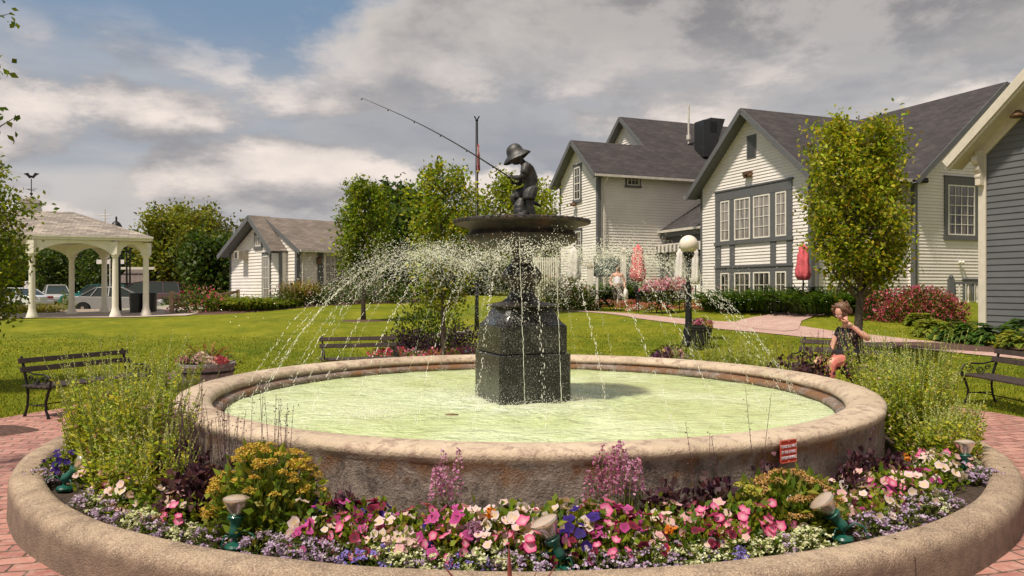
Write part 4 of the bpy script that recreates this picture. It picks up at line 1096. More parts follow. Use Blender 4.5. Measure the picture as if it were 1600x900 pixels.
    # awning valance
    mb = MB(); a, b = pp(-.06, Lp - .1, ze - .56), pp(-.06, .02, ze - .56); a2, b2 = pp(-.62, Lp - .1, ze - .70), pp(-.62, .02, ze - .70)
    mb.add([a, b, b2, a2], [(0, 1, 2, 3)], [[(0, 0), (Lp, 0), (Lp, .6), (0, .6)]]); dn = Vector((0, 0, -.30))
    mb.add([a2, b2, b2 + dn, a2 + dn], [(0, 1, 2, 3)], [[(0, 0), (Lp, 0), (Lp, .3), (0, .3)]]); aw = mb.build('awning', 'awning', pl); sm = aw.modifiers.new('t', 'SOLIDIFY'); sm.thickness = .012
    for a, b, z0, z1, cc, rr_, nm in ((1016, 1041, 432, 387, 4, 4, 'window'), (1086, 1099, 428, 384, 2, 4, 'window')):
        x0, x1 = wl(A0, -V, a), min(wl(A0, -V, b), Lp - .05); window(pl, fp, x0, x1, Z(z0, 34), Z(z1, 34), cc, rr_, .09, 'glass', trim='white_trim', name=nm)
    x0, x1 = wl(A0, -V, 1055), wl(A0, -V, 1066); mb = MB(); wallrect(mb, fp, x0, x1, .95, 3.0, -.02, -.06); dr = mb.build('door', 'white_trim', pl)
    mb = MB(); wallrect(mb, fp, x0 + .12, x1 - .12, 1.9, 2.85, -.061, -.066); mb.build('door_pane', 'glass', dr)
    mb = MB()
    for px_ in (1045, 1053.5): x = wl(A0, -V, px_); wallrect(mb, fp, x - .06, x + .06, .9, 3.2, -.3, -.42)
    mb.build_each('post', 'grey_trim', pl)
house_main()
def house_tall():
    K = Vector((3.83, 34, 0)); base = .6; eave = 6.85
    root = thing('white_house', 'tall two-storey white clapboard house behind the fountain with black roof vent', 'house', (6, 36, 1.0))
    def pt(s, t, z): q = K + U * s + V * t; return Vector((q.x, q.y, z))
    w = 3.9; h = w / 2; r1 = 8.42; OV = .42; sl = (r1 - eave) / h
    fs_ = frame(pt(0, 0, 0), U); fg = frame(pt(0, w, 0), -V)
    mb = MB(); siding(mb, fs_, [(0, base), (11, base), (11, eave - .1), (0, eave - .1)], .125); siding(mb, fg, [(0, base), (w, base), (w, eave - .1), (h, r1 - .16), (0, eave - .1)], .125)
    siding(mb, frame(pt(6, w, 0), -U), [(0, base), (6, base), (6, eave - .1), (0, eave - .1)], .125)
    w2 = 8.6; r2 = eave + sl * 4.3; s0 = 3.9
    siding(mb, frame(pt(s0, w2, 0), -V), [(0, base), (w2, base), (w2, eave - .1), (w2 / 2, r2 - .16), (0, eave - .1)], .125)
    mb.build('wall', 'white_siding', root)
    mb = MB()
    e = eave - sl * OV
    roof_plane(mb, pt(-OV, -OV, e), pt(s0, -OV, e), pt(s0, h, r1), pt(-OV, h, r1))
    roof_plane(mb, pt(s0 + 2, w + OV, e), pt(-OV, w + OV, e), pt(-OV, h, r1), pt(s0 + 2, h, r1))
    # big roof; its front plane continues the same slope
    a, b = pt(s0 - OV, h, r1), pt(11.3, h, r1)
    roof_plane(mb, pt(s0 + .001, -OV, e), pt(11.3, -OV, e), pt(11.3, h, r1), pt(s0 + .001, h, r1))
    roof_plane(mb, a, b, pt(11.3, w2 / 2, r2), pt(s0 - OV, w2 / 2, r2))
    roof_plane(mb, pt(11.3, w2 + OV, e), pt(s0 - OV, w2 + OV, e), pt(s0 - OV, w2 / 2, r2), pt(11.3, w2 / 2, r2))
    mb.build('roof', 'shingle', root)
    mb = MB()
    for t0 in (-OV, w + OV): mb.bar(pt(-OV - .012, t0, e - .10), pt(-OV - .012, h, r1 - .10), .03, .20); mb.bar(pt(-OV / 2, t0, e - .115), pt(-OV / 2, h, r1 - .125), OV, .02)
    for t0, z0 in ((h, r1), (w2 + OV, e)): mb.bar(pt(s0 - OV - .012, t0, z0 - .10), pt(s0 - OV - .012, w2 / 2, r2 - .10), .03, .20); mb.bar(pt(s0 - OV / 2, t0, z0 - .115), pt(s0 - OV / 2, w2 / 2, r2 - .125), OV, .02)
    mb.build_each('rake_board', 'grey_trim', root)
    mb = MB(); q = pt(0, 0, 0); mb.box((q.x, q.y, (base + eave) / 2), (.17, .17, eave - base), math.atan2(U.y, U.x)); q = pt(0, w, 0); mb.box((q.x, q.y, (base + eave) / 2), (.1, .1, eave - base), math.atan2(U.y, U.x)); mb.build_each('corner_board', 'grey_trim', root)
    gutter(root, pt(-OV, -OV - .05, e - .03), pt(9.0, -OV - .05, e - .03)); downspout(root, [pt(.25, -OV, e - .08), pt(.22, -.12, e - .4), pt(.22, -.10, base)])
    O = pt(0, w, 0); x0, z1 = wl(O, -V, 899, 263); x1, z0 = wl(O, -V, 908, 311)
    window(root, fg, x0, x1, z0, z1, 2, 4, .11, 'glass', mid=2)
    x0, z1 = wl(O, -V, 901, 362); x1, z0 = wl(O, -V, 909, 405); window(root, fg, x0, x1, z0, z1, 2, 4, .11, 'glass', mid=2)
    x, z = wl(O, -V, 901, 319); mb = MB(); mb.m = fg; mb.box((x, -.1, z + .05), (.1, .2, .1)); mb.ball((x + .1, -.2, z - .05), .12, 10, 6, (1, 1, .7)); mb.ball((x - .1, -.2, z - .02), .10, 10, 6, (1, 1, .7)); mb.m = Matrix.Identity(4); mb.build('wall_light', 'brass', root)
    x0, z1 = wl(K, U, 979, 272.5); x1, z0 = wl(K, U, 998, 290.5); window(root, fs_, x0, x1, z0, z1, 3, 2, .08, 'glass')
    x0 = wl(K, U, 973); x1 = wl(K, U, 990); mb = MB(); wallrect(mb, fs_, x0, x1, .95, Z(394, 34.5), -.02, -.06); dr = mb.build('door', 'grey_trim', root)
    # vent pipe and black extractor housing on the roof
    b = P(1076, 212, 38.5); mb = MB(); mb.tube([b - Vector((0, 0, .4)), b + Vector((0, 0, 1.55))], .05, 8); mb.tube([b - Vector((0, 0, .2)), b + Vector((0, 0, .04))], .11, 8); mb.build('vent_pipe', 'gutter', root)
    c = P(1104, 232, 38.0); mb = MB(); fm = frame(c, U); mb.m = fm; pr = [(-.45, -.5), (.45, -.5), (.45, .45), (.82, 1.45), (-.05, 1.45), (-.12, 1.38), (-.45, 1.32)]
    mb.prism([(a, -.4, b) for a, b in pr], (0, .8, 0)); vb = mb.build('extractor_housing', 'black_plastic', root, bevel=.02)
    mb = MB(); mb.m = fm; mb.box((.13, -.405, 1.0), (.36, .02, .5)); mb.build('louvre', 'iron', vb)
house_tall()
# ---------------------------------------------------------------- small cottage on the left
def cottage():
    u = Vector((.741, .671, 0)).normalized(); v = Vector((-u.y, u.x, 0)); K = Vector((-10.05, 36, 0)); base = .6; eave = 3.50; w = 6.9; h = w / 2; r = 5.12; L = 5.9
    root = thing('cottage', 'small cream clapboard cottage with dark trim and low shingle roof', 'cottage', (-9.5, 39.5, 1.0))
    def pt(s, t, z): q = K + u * s + v * t; return Vector((q.x, q.y, z))
    fg = frame(pt(0, w, 0), -v); fs_ = frame(pt(0, 0, 0), u)
    mb = MB(); siding(mb, fg, [(0, base), (w, base), (w, eave - .1), (h, r - .16), (0, eave - .1)], .16, .03); siding(mb, fs_, [(0, base), (L - 1.3, base), (L - 1.3, eave - .1), (0, eave - .1)], .16, .03)
    siding(mb, frame(pt(L, 0, 0), v), [(1.3, base), (w, base), (w, eave - .1), (h, r - .16), (1.3, eave + .3)], .16, .03)
    # shallow front bay under its own gable
    p = .35; t0, t1 = 1.05, w; tb = h; fb = frame(pt(-p, t1, 0), -v)
    bw = t1 - t0; bx = t1 - tb
    siding(mb, fb, [(0, base), (bw, base), (bw, eave - .2), (bx, r - .26), (0, eave - .2)], .16, .034)
    siding(mb, frame(pt(-p, t0, 0), u), [(0, base), (p, base), (p, eave - .1), (0, eave - .1)], .16, .03)
    mb.build('wall', 'white_siding', root)
    mb = MB(); OV = .40; sl = (r - eave) / h; e = eave - sl * OV
    roof_plane(mb, pt(-.1, -OV, e), pt(L + .3, -OV, e), pt(L + .3, h, r), pt(-.1, h, r)); roof_plane(mb, pt(L + .3, w + OV, e), pt(-.1, w + OV, e), pt(-.1, h, r), pt(L + .3, h, r))
    slb = (r - .02 - (eave - .08)) / (tb - t0)
    roof_plane(mb, pt(-p - .55, t0 - .12, eave - .2), pt(0, t0 - .12, eave - .2), pt(0.2, tb, r + .03), pt(-p - .55, tb, r + .03)); roof_plane(mb, pt(0.2, w + OV + .1, e - .03), pt(-p - .55, w + OV + .1, e - .03), pt(-p - .55, tb, r + .03), pt(.2, tb, r + .03))
    mb.build('roof', 'shingle_brown', root)
    mb = MB()
    mb.bar(pt(-p - .565, t0 - .14, eave - .32), pt(-p - .565, tb, r - .09), .035, .24); mb.bar(pt(-p - .565, w + OV + .1, e - .15), pt(-p - .565, tb, r - .09), .035, .24)
    mb.bar(pt(-p - .28, t0 - .1, eave - .30), pt(-p - .28, tb, r - .10), .55, .02); mb.bar(pt(-p - .28, w + OV, e - .13), pt(-p - .28, tb, r - .10), .55, .02)
    mb.bar(pt(-.11, -OV, e - .10), pt(-.11, h, r - .10), .03, .20)
    mb.build_each('rake_board', 'grey_trim', root)
    mb = MB()
    for q, wd in ((pt(0, 0, 0), .2), (pt(-p, t0, 0), .13), (pt(-p, t1, 0), .12)): mb.box((q.x, q.y, (base + eave - .2) / 2), (wd, wd, eave - base - .1), math.atan2(u.y, u.x))
    mb.bar(pt(-.0, -.06, eave - .14), pt(L, -.06, eave - .14), .06, .16); mb.build_each('corner_board', 'grey_trim', root)
    gutter(root, pt(-.1, -OV - .06, e - .03), pt(L + .3, -OV - .06, e - .03)); downspout(root, [pt(.12, -OV - .05, e - .06), pt(.2, -.12, e - .4), pt(.2, -.1, base)])
    Ob = pt(-p, t1, 0)
    x0, z1 = wl(Ob, -v, 400.5, 369); x1, z0 = wl(Ob, -v, 409, 384.5); window(root, fb, x0, x1, z0, z1, 2, 1, .13, 'glass_curtain')
    x0, z1 = wl(Ob, -v, 412.5, 400); x1 = wl(Ob, -v, 422.5); window(root, fb, x0, x1, .95, z1, 2, 4, .13, 'glass_curtain', name='tall_window')
    x, z = wl(Ob, -v, 385, 399); ac = MB(); ac.m = fb; ac.box((x, -.28, z), (.62, .5, .42)); a_ = ac.build('window_air_conditioner', 'ac_grey', root, bevel=.01)
    mb = MB(); mb.m = fb; mb.box((x - .05, -.535, z), (.28, .02, .3)); mb.build('grille', 'black_plastic', a_)
    Os = pt(0, 0, 0); x0, z1 = wl(Os, u, 507, 398); window(root, fs_, x0, x0 + 1.9, 1.45, z1, 4, 4, .07, 'glass_curtain', trim='white_trim')
    mb = MB(); wallrect(mb, fs_, x0 - .38, x0 - .10, base, z1 + .15, -.031, -.06); mb.build_each('corner_board', 'grey_trim', root)
    x, z = wl(Os, u, 495.5, 408); mb = MB(); mb.m = fs_; mb.box((x, -.10, z + .18), (.05, .2, .05)); mb.box((x, -.18, z), (.16, .16, .26)); mb.lathe([(.12, .0), (.02, .1)], 6, (x, -.18, z + .13)); mb.m = Matrix.Identity(4); mb.build('lantern', 'brass', root)
    mb = MB()
    for t in (.05,): q = pt(L, t, 0); mb.box((q.x, q.y, (base + e) / 2), (.18, .18, e - base))
    mb.build('porch_post', 'grey_trim', root)
cottage()
# ---------------------------------------------------------------- grey house at the right edge
def house_grey():
    w_ = -V; K = Vector((11.0, 18, 0)); base = .35; root = thing('grey_house', 'dark grey clapboard house with cream corner board and bracketed eave at the right edge', 'house', (12, 17, .5))
    Wd = 6.4; h = Wd / 2; slope = .86; eave = 4.95; r = eave + slope * h
    def pt(s, t, z): q = K + w_ * s + U * t; return Vector((q.x, q.y, z))
    fm = frame(K, w_)
    mb = MB(); siding(mb, fm, [(0, base), (Wd, base), (Wd, eave), (h, r), (0, eave)], .145, .022); mb.build('wall', 'grey_siding', root)
    mb = MB(); siding(mb, frame(pt(0, 7, 0), -U), [(0, base), (7, base), (7, eave), (0, eave)], .145, .022); mb.build('side_wall', 'grey_siding', root)
    mb = MB(); wallrect(mb, fm, -.03, .15, base - .1, eave - .05, -.024, -.06)
    q = pt(-.035, .06, 0); mb.box((q.x, q.y, (base + eave) / 2), (.05, .17, eave - base - .1), math.atan2(w_.y, w_.x)); mb.build_each('corner_board', 'cream_trim', root)
    OVs, OVf = .50, .55; e = eave - slope * OVs
    mb = MB()
    roof_plane(mb, pt(-OVs, -OVf, e + .12), pt(-OVs, 8, e + .12), pt(h, 8, r + .12), pt(h, -OVf, r + .12), .05); roof_plane(mb, pt(Wd + OVs, 8, e + .12), pt(Wd + OVs, -OVf, e + .12), pt(h, -OVf, r + .12), pt(h, 8, r + .12), .05)
    mb.build('roof', 'shingle', root)
    mb = MB()
    # broad moulded rake, soffit and frieze along the gable
    for k, (y0, dz, ww, hh) in enumerate(((-OVf - .01, -.03, .04, .20), (-OVf + .05, -.13, .06, .16))):
        mb.bar(pt(-OVs, y0, e + dz), pt(h, y0, r + dz), ww, hh); mb.bar(pt(Wd + OVs, y0, e + dz), pt(h, y0, r + dz), ww, hh)
    mb.bar(pt(-OVs, -OVf / 2, e - .12), pt(h, -OVf / 2, r - .12), OVf, .03); mb.bar(pt(Wd + OVs, -OVf / 2, e - .12), pt(h, -OVf / 2, r - .12), OVf, .03)
    mb.bar(pt(-.05, -.045, eave - .25), pt(h, -.045, r - .27), .05, .34); mb.bar(pt(Wd, -.045, eave - .25), pt(h, -.045, r - .27), .05, .34)
    mb.build_each('rake_board', 'cream_trim', root)
    # scroll bracket
    mb = MB(); mb.m = frame(pt(.05, 0, 0), w_)
    for k, (y, z, rr_) in enumerate(((-.20, eave - .42, .12), (-.15, eave - .62, .10), (-.12, eave - .80, .09), (-.10, eave - .95, .07))):
        mb.m = frame(pt(.05, 0, 0), w_) @ Matrix.Translation((0, y, z)) @ Matrix.Rotation(R(90), 4, 'Y'); mb.lathe([(rr_, -.07), (rr_, .07)], 14)
    mb.m = frame(pt(.05, 0, 0), w_); mb.box((0, -.12, eave - .60), (.13, .14, .8)); mb.build('bracket', 'cream_trim', root, smooth=True)
    # brass light under the rake
    q = pt(1.05, -.25, 5.35); mb = MB(); mb.lathe([(.05, .12), (.16, .0), (.15, -.03), (.04, -.03)], 12, q); mb.build('eave_light', 'brass', root)
house_grey()
# ---------------------------------------------------------------- pavilion
def pavilion():
    A = Vector((X(180, 30), 30)); B = Vector((X(228, 30.8), 30.8)); C = Vector((X(163, 33.5), 33.5)); D = Vector((X(112, 32.7), 32.7)); E = Vector((X(50, 28.9), 28.9)); Fp = Vector((X(-10, 31.3), 31.3)); 
    root = thing('park_pavilion', 'open white pavilion with arched beams, tan shingle hip roof and cupola', 'pavilion', (-17.5, 31, .42))
    zb = .42; zc = 2.87
    def post(p, zb_=None):
        b = float(gz(p.x, p.y)) + .03; mb = MB(); q = (p.x, p.y, 0); Hc = zc - b; 
        mb.lathe([(.21, 0), (.21, .03), (.17, .14), (.125, .30), (.115, .40), (.105, Hc - .12), (.135, Hc - .10), (.135, Hc - .05), (.16, Hc - .03), (.16, Hc)], 16, (p.x, p.y, b)); mb.build('post', 'white_trim', root, smooth=True)
        mb = MB(); mb.box((p.x, p.y, zc + .24), (.30, .30, .48)); mb.build('post_block', 'white_trim', root)
    for p in (A, B, C, D, E, Fp): post(p)
    def arch(p, q, rise=.38, th=.12, top=3.38):
        mb = MB(); p, q = Vector(p), Vector(q); n = 14; d = (q - p).normalized(); p = p + d * .15; q = q - d * .15; nn = Vector((-d.y, d.x)); 
        for i in range(n):
            t0, t1 = i / n, (i + 1) / n; a, b = p.lerp(q, t0), p.lerp(q, t1); z0 = zc + .03 + rise * (1 - abs(2 * t0 - 1) ** 2.3); z1 = zc + .03 + rise * (1 - abs(2 * t1 - 1) ** 2.3)
            vs = [(a.x, a.y, z0), (b.x, b.y, z1), (b.x, b.y, top), (a.x, a.y, top)]; vs = [Vector(v) for v in vs]; o = Vector((nn.x, nn.y, 0)) * th / 2
            mb.add([v - o for v in vs] + [v + o for v in vs], [(0, 1, 2, 3), (7, 6, 5, 4), (0, 4, 5, 1), (3, 2, 6, 7)])
        mb.build('arched_beam', 'white_trim', root)
    for a, b in ((E, A), (A, B), (D, C), (Fp, D)): arch(a, b)
    arch(B, C, .38); arch(A, D, .3)
    # eave slab and hip roof
    fr = Vector((X(239, 30.3), 30.3)); fl = Vector((X(-60, 28.0), 28.0)); bl = Vector((X(-110, 34.2), 34.2)); br = Vector((X(172, 34.6), 34.6)); z0 = 3.40
    rr_, rl = Vector((X(114, 32.0), 32.0, )), Vector((X(-20, 31.2), 31.2)); zr = 4.72
    mb = MB(); T = lambda p, z: Vector((p.x, p.y, z))
    mb.prism([T(fl, z0), T(fr, z0), T(br, z0), T(bl, z0)], (0, 0, .09)); mb.build('eave', 'white_trim', root)
    mb = MB(); mb.prism([T(fl, z0 + .092) + Vector((-.05, -.05, 0)), T(fr, z0 + .092) + Vector((.05, -.05, 0)), T(br, z0 + .092), T(bl, z0 + .092)], (0, 0, .07)); mb.build('gutter', 'gutter', root)
    mb = MB(); zz = z0 + .165
    fl_, fr_, br_, bl_ = T(fl, zz), T(fr, zz), T(br, zz), T(bl, zz); R1, R0 = T(rr_, zr), T(rl, zr)
    roof_plane(mb, fl_, fr_, R1, R0, .02); roof_plane(mb, br_, bl_, R0, R1, .02)
    def tri(a, b, c):
        n = (b - a).cross(c - a).normalized(); e = (b - a).normalized(); up = n.cross(e); mb.add([a, b, c], [(0, 1, 2)], [[((p - a).dot(e), (p - a).dot(up)) for p in (a, b, c)]])
    tri(fr_, br_, R1); tri(bl_, fl_, R0); mb.build('roof', 'shingle_light', root)
    # cupola with weathervane
    c = P(49, 333, 31.9); mb = MB(); a = R(20); mb.box((c.x, c.y, c.z + .18), (.62, .62, .40), a); mb.box((c.x, c.y, c.z - .08), (.78, .78, .14), a); 
    cu = mb.build('cupola', 'white_trim', root)
    mb = MB(); mb.m = Matrix.Translation((c.x, c.y, c.z + .38)) @ Matrix.Rotation(a, 4, 'Z'); h = .46; mb.add([(-h, -h, 0), (h, -h, 0), (h, h, 0), (-h, h, 0), (0, 0, .34)], [(0, 1, 4), (1, 2, 4), (2, 3, 4), (3, 0, 4), (3, 2, 1, 0)], [[(0, 0), (.9, 0), (.45, .5)]] * 4 + [[(0, 0)] * 4]); mb.build('cupola_roof', 'shingle_light', cu)
    mb = MB(); t = Vector((c.x, c.y, c.z + .68)); mb.tube([t, t + Vector((0, 0, .75))], .018, 6); mb.tube([t + Vector((-.22, 0, .32)), t + Vector((.22, 0, .32))], .012, 6); mb.tube([t + Vector((0, -.22, .27)), t + Vector((0, .22, .27))], .012, 6); mb.ball(t + Vector((0, 0, .12)), .06, 8, 6)
    for s in (-1, 1):
        mb.prism([t + Vector((0, 0, .80)), t + Vector((s * .14, 0, 1.0)), t + Vector((s * .34, 0, .96)), t + Vector((s * .20, 0, .88)), t + Vector((s * .08, 0, .76))], (0, .02, 0))
    mb.ball(t + Vector((0, 0, .84)), .05, 8, 6, (1, 1.8, .9)); mb.build('weathervane', 'iron', cu)
pavilion()
# ---------------------------------------------------------------- far building with a shingled roof
def far_building():
    root = thing('roadside_building', 'distant low building with brown shingled mansard roof behind the parked cars', 'building', (-30, 62, .3))
    mb = MB(); a, b = P(184, 440, 62), P(226, 440, 62); mb.box(((a.x + b.x) / 2, 64, .8), (b.x - a.x, 4, 2.6)); mb.build('wall', 'grey_siding', root)
    mb = MB(); z0, z1 = Z(442, 61.8), Z(421, 61.8); roof_plane(mb, (a.x - .1, 61.7, z0), (b.x + .2, 61.7, z0), (b.x - .3, 62.6, z1), (a.x + .4, 62.6, z1)); roof_plane(mb, (a.x + .4, 62.6, z1), (b.x - .3, 62.6, z1), (b.x - .3, 66, z1 + .1), (a.x + .4, 66, z1 + .1)); mb.build('roof', 'brown_roof', root)
    mb = MB(); mb.bar((a.x - .3, 62.1, z1 + .1), (P(241, 421, 62).x, 62.1, z1 + .1), .1, .2); mb.build('fascia', 'cream_trim', root)
far_building()
# ---------------------------------------------------------------- trees
def tree(name, label, base, H, crown0, env, nb, nl, leaf, colrs, trunk_r=.06, group=None, seed=1, up=.75, lean=(0, 0), clump=.5, squash=1.0, cat='tree', inner=None):
    """env(t) = crown radius at the height fraction t of the crown; leaves ride on the boughs, so gaps stay open"""
    rr = random.Random(seed); base = Vector(base); root = thing(name, label, cat, base, group)
    mb = MB(); top = base + Vector((lean[0], lean[1], H)); axis = []
    for i in range(9):
        t = i / 8; axis.append(base.lerp(top, t) + Vector((rr.gauss(0, .012), rr.gauss(0, .012), -.04 if i == 0 else 0)) * H * .5 * (0 < i < 8) + Vector((0, 0, -.05 if i == 0 else 0)))
    mb.tube(axis, [trunk_r * (1.25 if i == 0 else 1) * (1 - .88 * i / 8) for i in range(9)], 9)
    def ax(t): k = min(7, int(t * 8)); return axis[k].lerp(axis[k + 1], t * 8 - k)
    twigs = []
    for b in range(nb):
        f = (b + rr.random()) / nb; t0 = (crown0 + (H - crown0) * f * .93) / H; a = b * 2.399 + rr.uniform(-.4, .4)
        rad = env(f) * rr.uniform(.72, 1.12); p0 = ax(max(.05, t0 - up * rad / H * .7)); rise = up * rad * rr.uniform(.7, 1.2)
        q = ax(min(1, t0)) + Vector((math.cos(a) * rad, math.sin(a) * rad * squash, rise * .35))
        m = p0.lerp(q, .5) + Vector((rr.gauss(0, .05), rr.gauss(0, .05), -rise * .12 + rr.gauss(0, .05))) * rad
        r0 = trunk_r * .42 * (1 - .6 * f); mb.tube([p0, m, q], [r0, r0 * .6, r0 * .15], 5, cap=False)
        for k in range(5):
            s = rr.uniform(.3, 1); c = (p0.lerp(m, s * 2) if s < .5 else m.lerp(q, s * 2 - 1)); d = Vector((rr.gauss(0, 1), rr.gauss(0, 1), rr.gauss(.5, .8))).normalized() * rad * rr.uniform(.18, .5)
            e = c + d; mb.tube([c, e], [r0 * .3, r0 * .08], 4, cap=False); twigs.append((c, e))
        twigs.append((m, q)); twigs.append((m.lerp(q, .5), q))
    mb.build('trunk', 'bark', root, smooth='all')
    tw = np.array([[*a, *b] for a, b in twigs]); idx = RNG.integers(0, len(tw), nl); s = RNG.uniform(.1, 1.08, (nl, 1)) ** .8
    C = tw[idx, :3] * (1 - s) + tw[idx, 3:] * s; sc = clump * leaf * 2.2
    C = C + RNG.normal(size=(nl, 3)) * sc
    D = rdir(nl, .1); Nn = rdir(nl, .9)
    cc = cols(nl, colrs, .22, .10) * (1 + .22 * np.sin(idx * 1.7))[:, None]
    leafmesh('crown', C, D, Nn, RNG.uniform(.75, 1.3, nl) * leaf, RNG.uniform(.45, .75, nl) * leaf, cc, LEAF, root)
    return root
GY = [(.33, .38, .02), (.24, .31, .018), (.14, .22, .015), (.46, .44, .035)]       # sunny yellow-green
GM = [(.17, .225, .017), (.10, .16, .014), (.24, .28, .02)]
GD = [(.035, .07, .012), (.05, .09, .015), (.07, .11, .018)]
def ell(r, pk=.45, lo=.35):
    return lambda f: r * (lo + (1 - lo) * math.sin(math.pi * min(1, (f / pk) * .5)) if f < pk else math.cos(math.pi / 2 * ((f - pk) / (1 - pk)) ** 1.35) * 1.0) if f < 1 else .05
# the young pear tree on the right (lamp and path behind it)
tree('pear_tree', 'young upright pear tree with yellow-green leaves between the seated woman and the white house', gd(1342, 13.6), 4.40, 1.45, lambda f: .30 + .58 * math.sin(math.pi * min(1, .12 + f * .80)) ** .8, 70, 17000, .082, GY + [(.34, .35, .02), (.50, .44, .04)], .085, seed=4, up=1.05)
tree('pear_tree', 'young pear tree with open crown beside the fountain, flower bed at its foot', gd(691, 14.2), 3.85, 1.35, lambda f: .25 + .50 * math.sin(math.pi * min(1, .12 + f * .84)) ** .8, 50, 7000, .080, GY + GM[:1], .05, seed=8, up=1.0)
tree('maple_tree', 'bushy green young tree in a mulch ring in front of the cottage', gd(568, 25.5), 4.75, 1.5, lambda f: .32 + .62 * math.sin(math.pi * min(1, .1 + f * .88)) ** .9, 50, 7500, .12, GM + GY[:3], .075, seed=12, up=.8)
tree('maple_tree', 'pale green spreading tree whose crown shows behind the fountain bowl', gd(808, 27), 4.9, 2.4, lambda f: 1.6 * math.sin(math.pi * min(1, .2 + f * .7)), 44, 6500, .14, GY[:2] + [(.26, .28, .03)], .08, seed=15, up=.55)
tree('pear_tree', 'green tree at the left edge of the view overlapping the pavilion', G(X(-84, 11.5), 11.5), 3.7, .95, lambda f: .55 + .50 * math.sin(math.pi * min(1, .15 + f * .8)), 70, 17000, .075, GM + GY[:1], .07, seed=21, up=.7)
tree('pear_tree', 'leafy tree high at the left edge with only twig tips in view', G(-5.1, 6.2), 5.4, 2.6, lambda f: .95 * math.sin(math.pi * min(1, .25 + f * .65)), 34, 2600, .07, GM, .08, seed=23, up=.6)
# trees behind the cottage, pavilion and parking lot
farT = [(262, 66, 8.2, 4.2, 0), (300, 70, 9.0, 4.4, 0), (345, 74, 8.4, 4.3, 2), (330, 56, 4.9, 3.2, 1), (368, 62, 5.2, 3.2, 1), (215, 74, 6.3, 3.6, 1), (175, 70, 5.6, 3.6, 1), (140, 78, 6.0, 4.2, 1), (95, 74, 5.2, 4.2, 1), (55, 80, 5.5, 4.5, 1), (15, 76, 5.6, 4.4, 1), (-30, 82, 7.0, 5, 1),
        (620, 44, 6.4, 2.6, 1), (655, 50, 6.0, 3.0, 1), (705, 46, 4.6, 3.0, 1), (745, 52, 4.4, 3.0, 0), (590, 52, 5.6, 3.0, 1), (640, 40, 4.3, 2.2, 1), (840, 46, 4.6, 2.4, 0), (775, 60, 4.2, 3.2, 1), (870, 64, 4.0, 3.0, 1),
        (370, 58, 1, 1, 9), (480, 70, 4.6, 3.5, 1), (535, 66, 4.5, 3.4, 1)]
names = ['yellow-green', 'dark green', 'olive, thin-crowned']
where = {262: 'right of the pavilion roof', 300: 'tallest behind the wooden rail', 345: 'just left of the cottage roof peak', 330: 'low behind the far white car', 368: 'touching the left cottage wall', 215: 'behind the pavilion corner post', 175: 'framed by the pavilion back arch', 140: 'behind the white minivan', 95: 'behind the pale parked sedan', 55: 'left of the pavilion arches', 15: 'far left beyond the white sedan', -30: 'at the far left edge',
         620: 'behind the bushy young tree', 655: 'right of the bushy young tree', 705: 'behind the open pear tree', 745: 'behind the flagpole', 590: 'above the cottage roof end', 640: 'low right of the cottage', 840: 'below the right of the fountain bowl', 775: 'far behind the stem of the fountain', 870: 'behind the picket fence', 480: 'hidden mostly by the cottage roof', 535: 'above the cottage gutter end'}
for i, (px, d, h, r, k) in enumerate(farT):
    if k == 9: continue
    cl = [[(.22, .24, .02), (.16, .19, .018), (.28, .28, .03)], GD + [(.11, .15, .018), (.08, .12, .018)], [(.17, .15, .04), (.13, .14, .03)]][k]
    tree('broadleaf_tree', f'{names[k]} broadleaf tree {where[px]}', gd(px, d), h, h * .12, (lambda rr_: (lambda f: rr_ * (.55 + .45 * math.sin(math.pi * min(1, .1 + f * .82)))))(r * .62), 44, 6500 if k != 2 else 2600, .34, cl, .16, 'trees in the background', seed=40 + i, up=.45)
# ---------------------------------------------------------------- bushes and border plants
def bush_mesh(root, c, rx, ry, h, n, leaf, colrs, name='foliage', mat=None, shell=.35, updir=.4, rz=0, floor=0.0, wr=.55):
    a = RNG.uniform(0, 2 * math.pi, n); u = RNG.uniform(-.05, 1, n); q = RNG.uniform(0, 1, n) ** shell
    rad = np.sqrt(np.clip(1 - u ** 2, 0, 1)) * q; lump = 1 + .13 * np.sin(a * 5 + c[0] * 3) * np.cos(u * 7 + c[1]) + .08 * np.sin(a * 11 + u * 13)
    x = rx * rad * np.cos(a) * lump; y = ry * rad * np.sin(a) * lump; z = floor + h * u * q * lump + .02
    cr, sr = math.cos(rz), math.sin(rz)
    C = np.stack([c[0] + x * cr - y * sr, c[1] + x * sr + y * cr, c[2] + z], 1)
    D = np.stack([C[:, 0] - c[0], C[:, 1] - c[1], (C[:, 2] - c[2]) * 1.0 + updir * h], 1); D /= np.linalg.norm(D, axis=1, keepdims=True) + 1e-6; D = D + RNG.normal(size=(n, 3)) * .55
    return leafmesh(name, C, D, rdir(n, .8), RNG.uniform(.7, 1.3, n) * leaf, RNG.uniform(.8, 1.2, n) * leaf * wr, cols(n, colrs, .22, .1), mat or LEAF, root)
def bush(name, label, c, rx, ry, h, n, leaf, colrs, flowers=None, cat='bush', group=None, rz=0, nf=0, fsize=.05):
    root = thing(name, label, cat, c, group)
    bush_mesh(root, c, rx, ry, h, n, leaf, colrs, rz=rz)
    if flowers: bush_mesh(root, c, rx * 1.04, ry * 1.04, h * 1.05, nf, fsize, flowers, 'blossoms', PETAL, shell=.12, updir=.2, rz=rz, wr=.9)
    return root
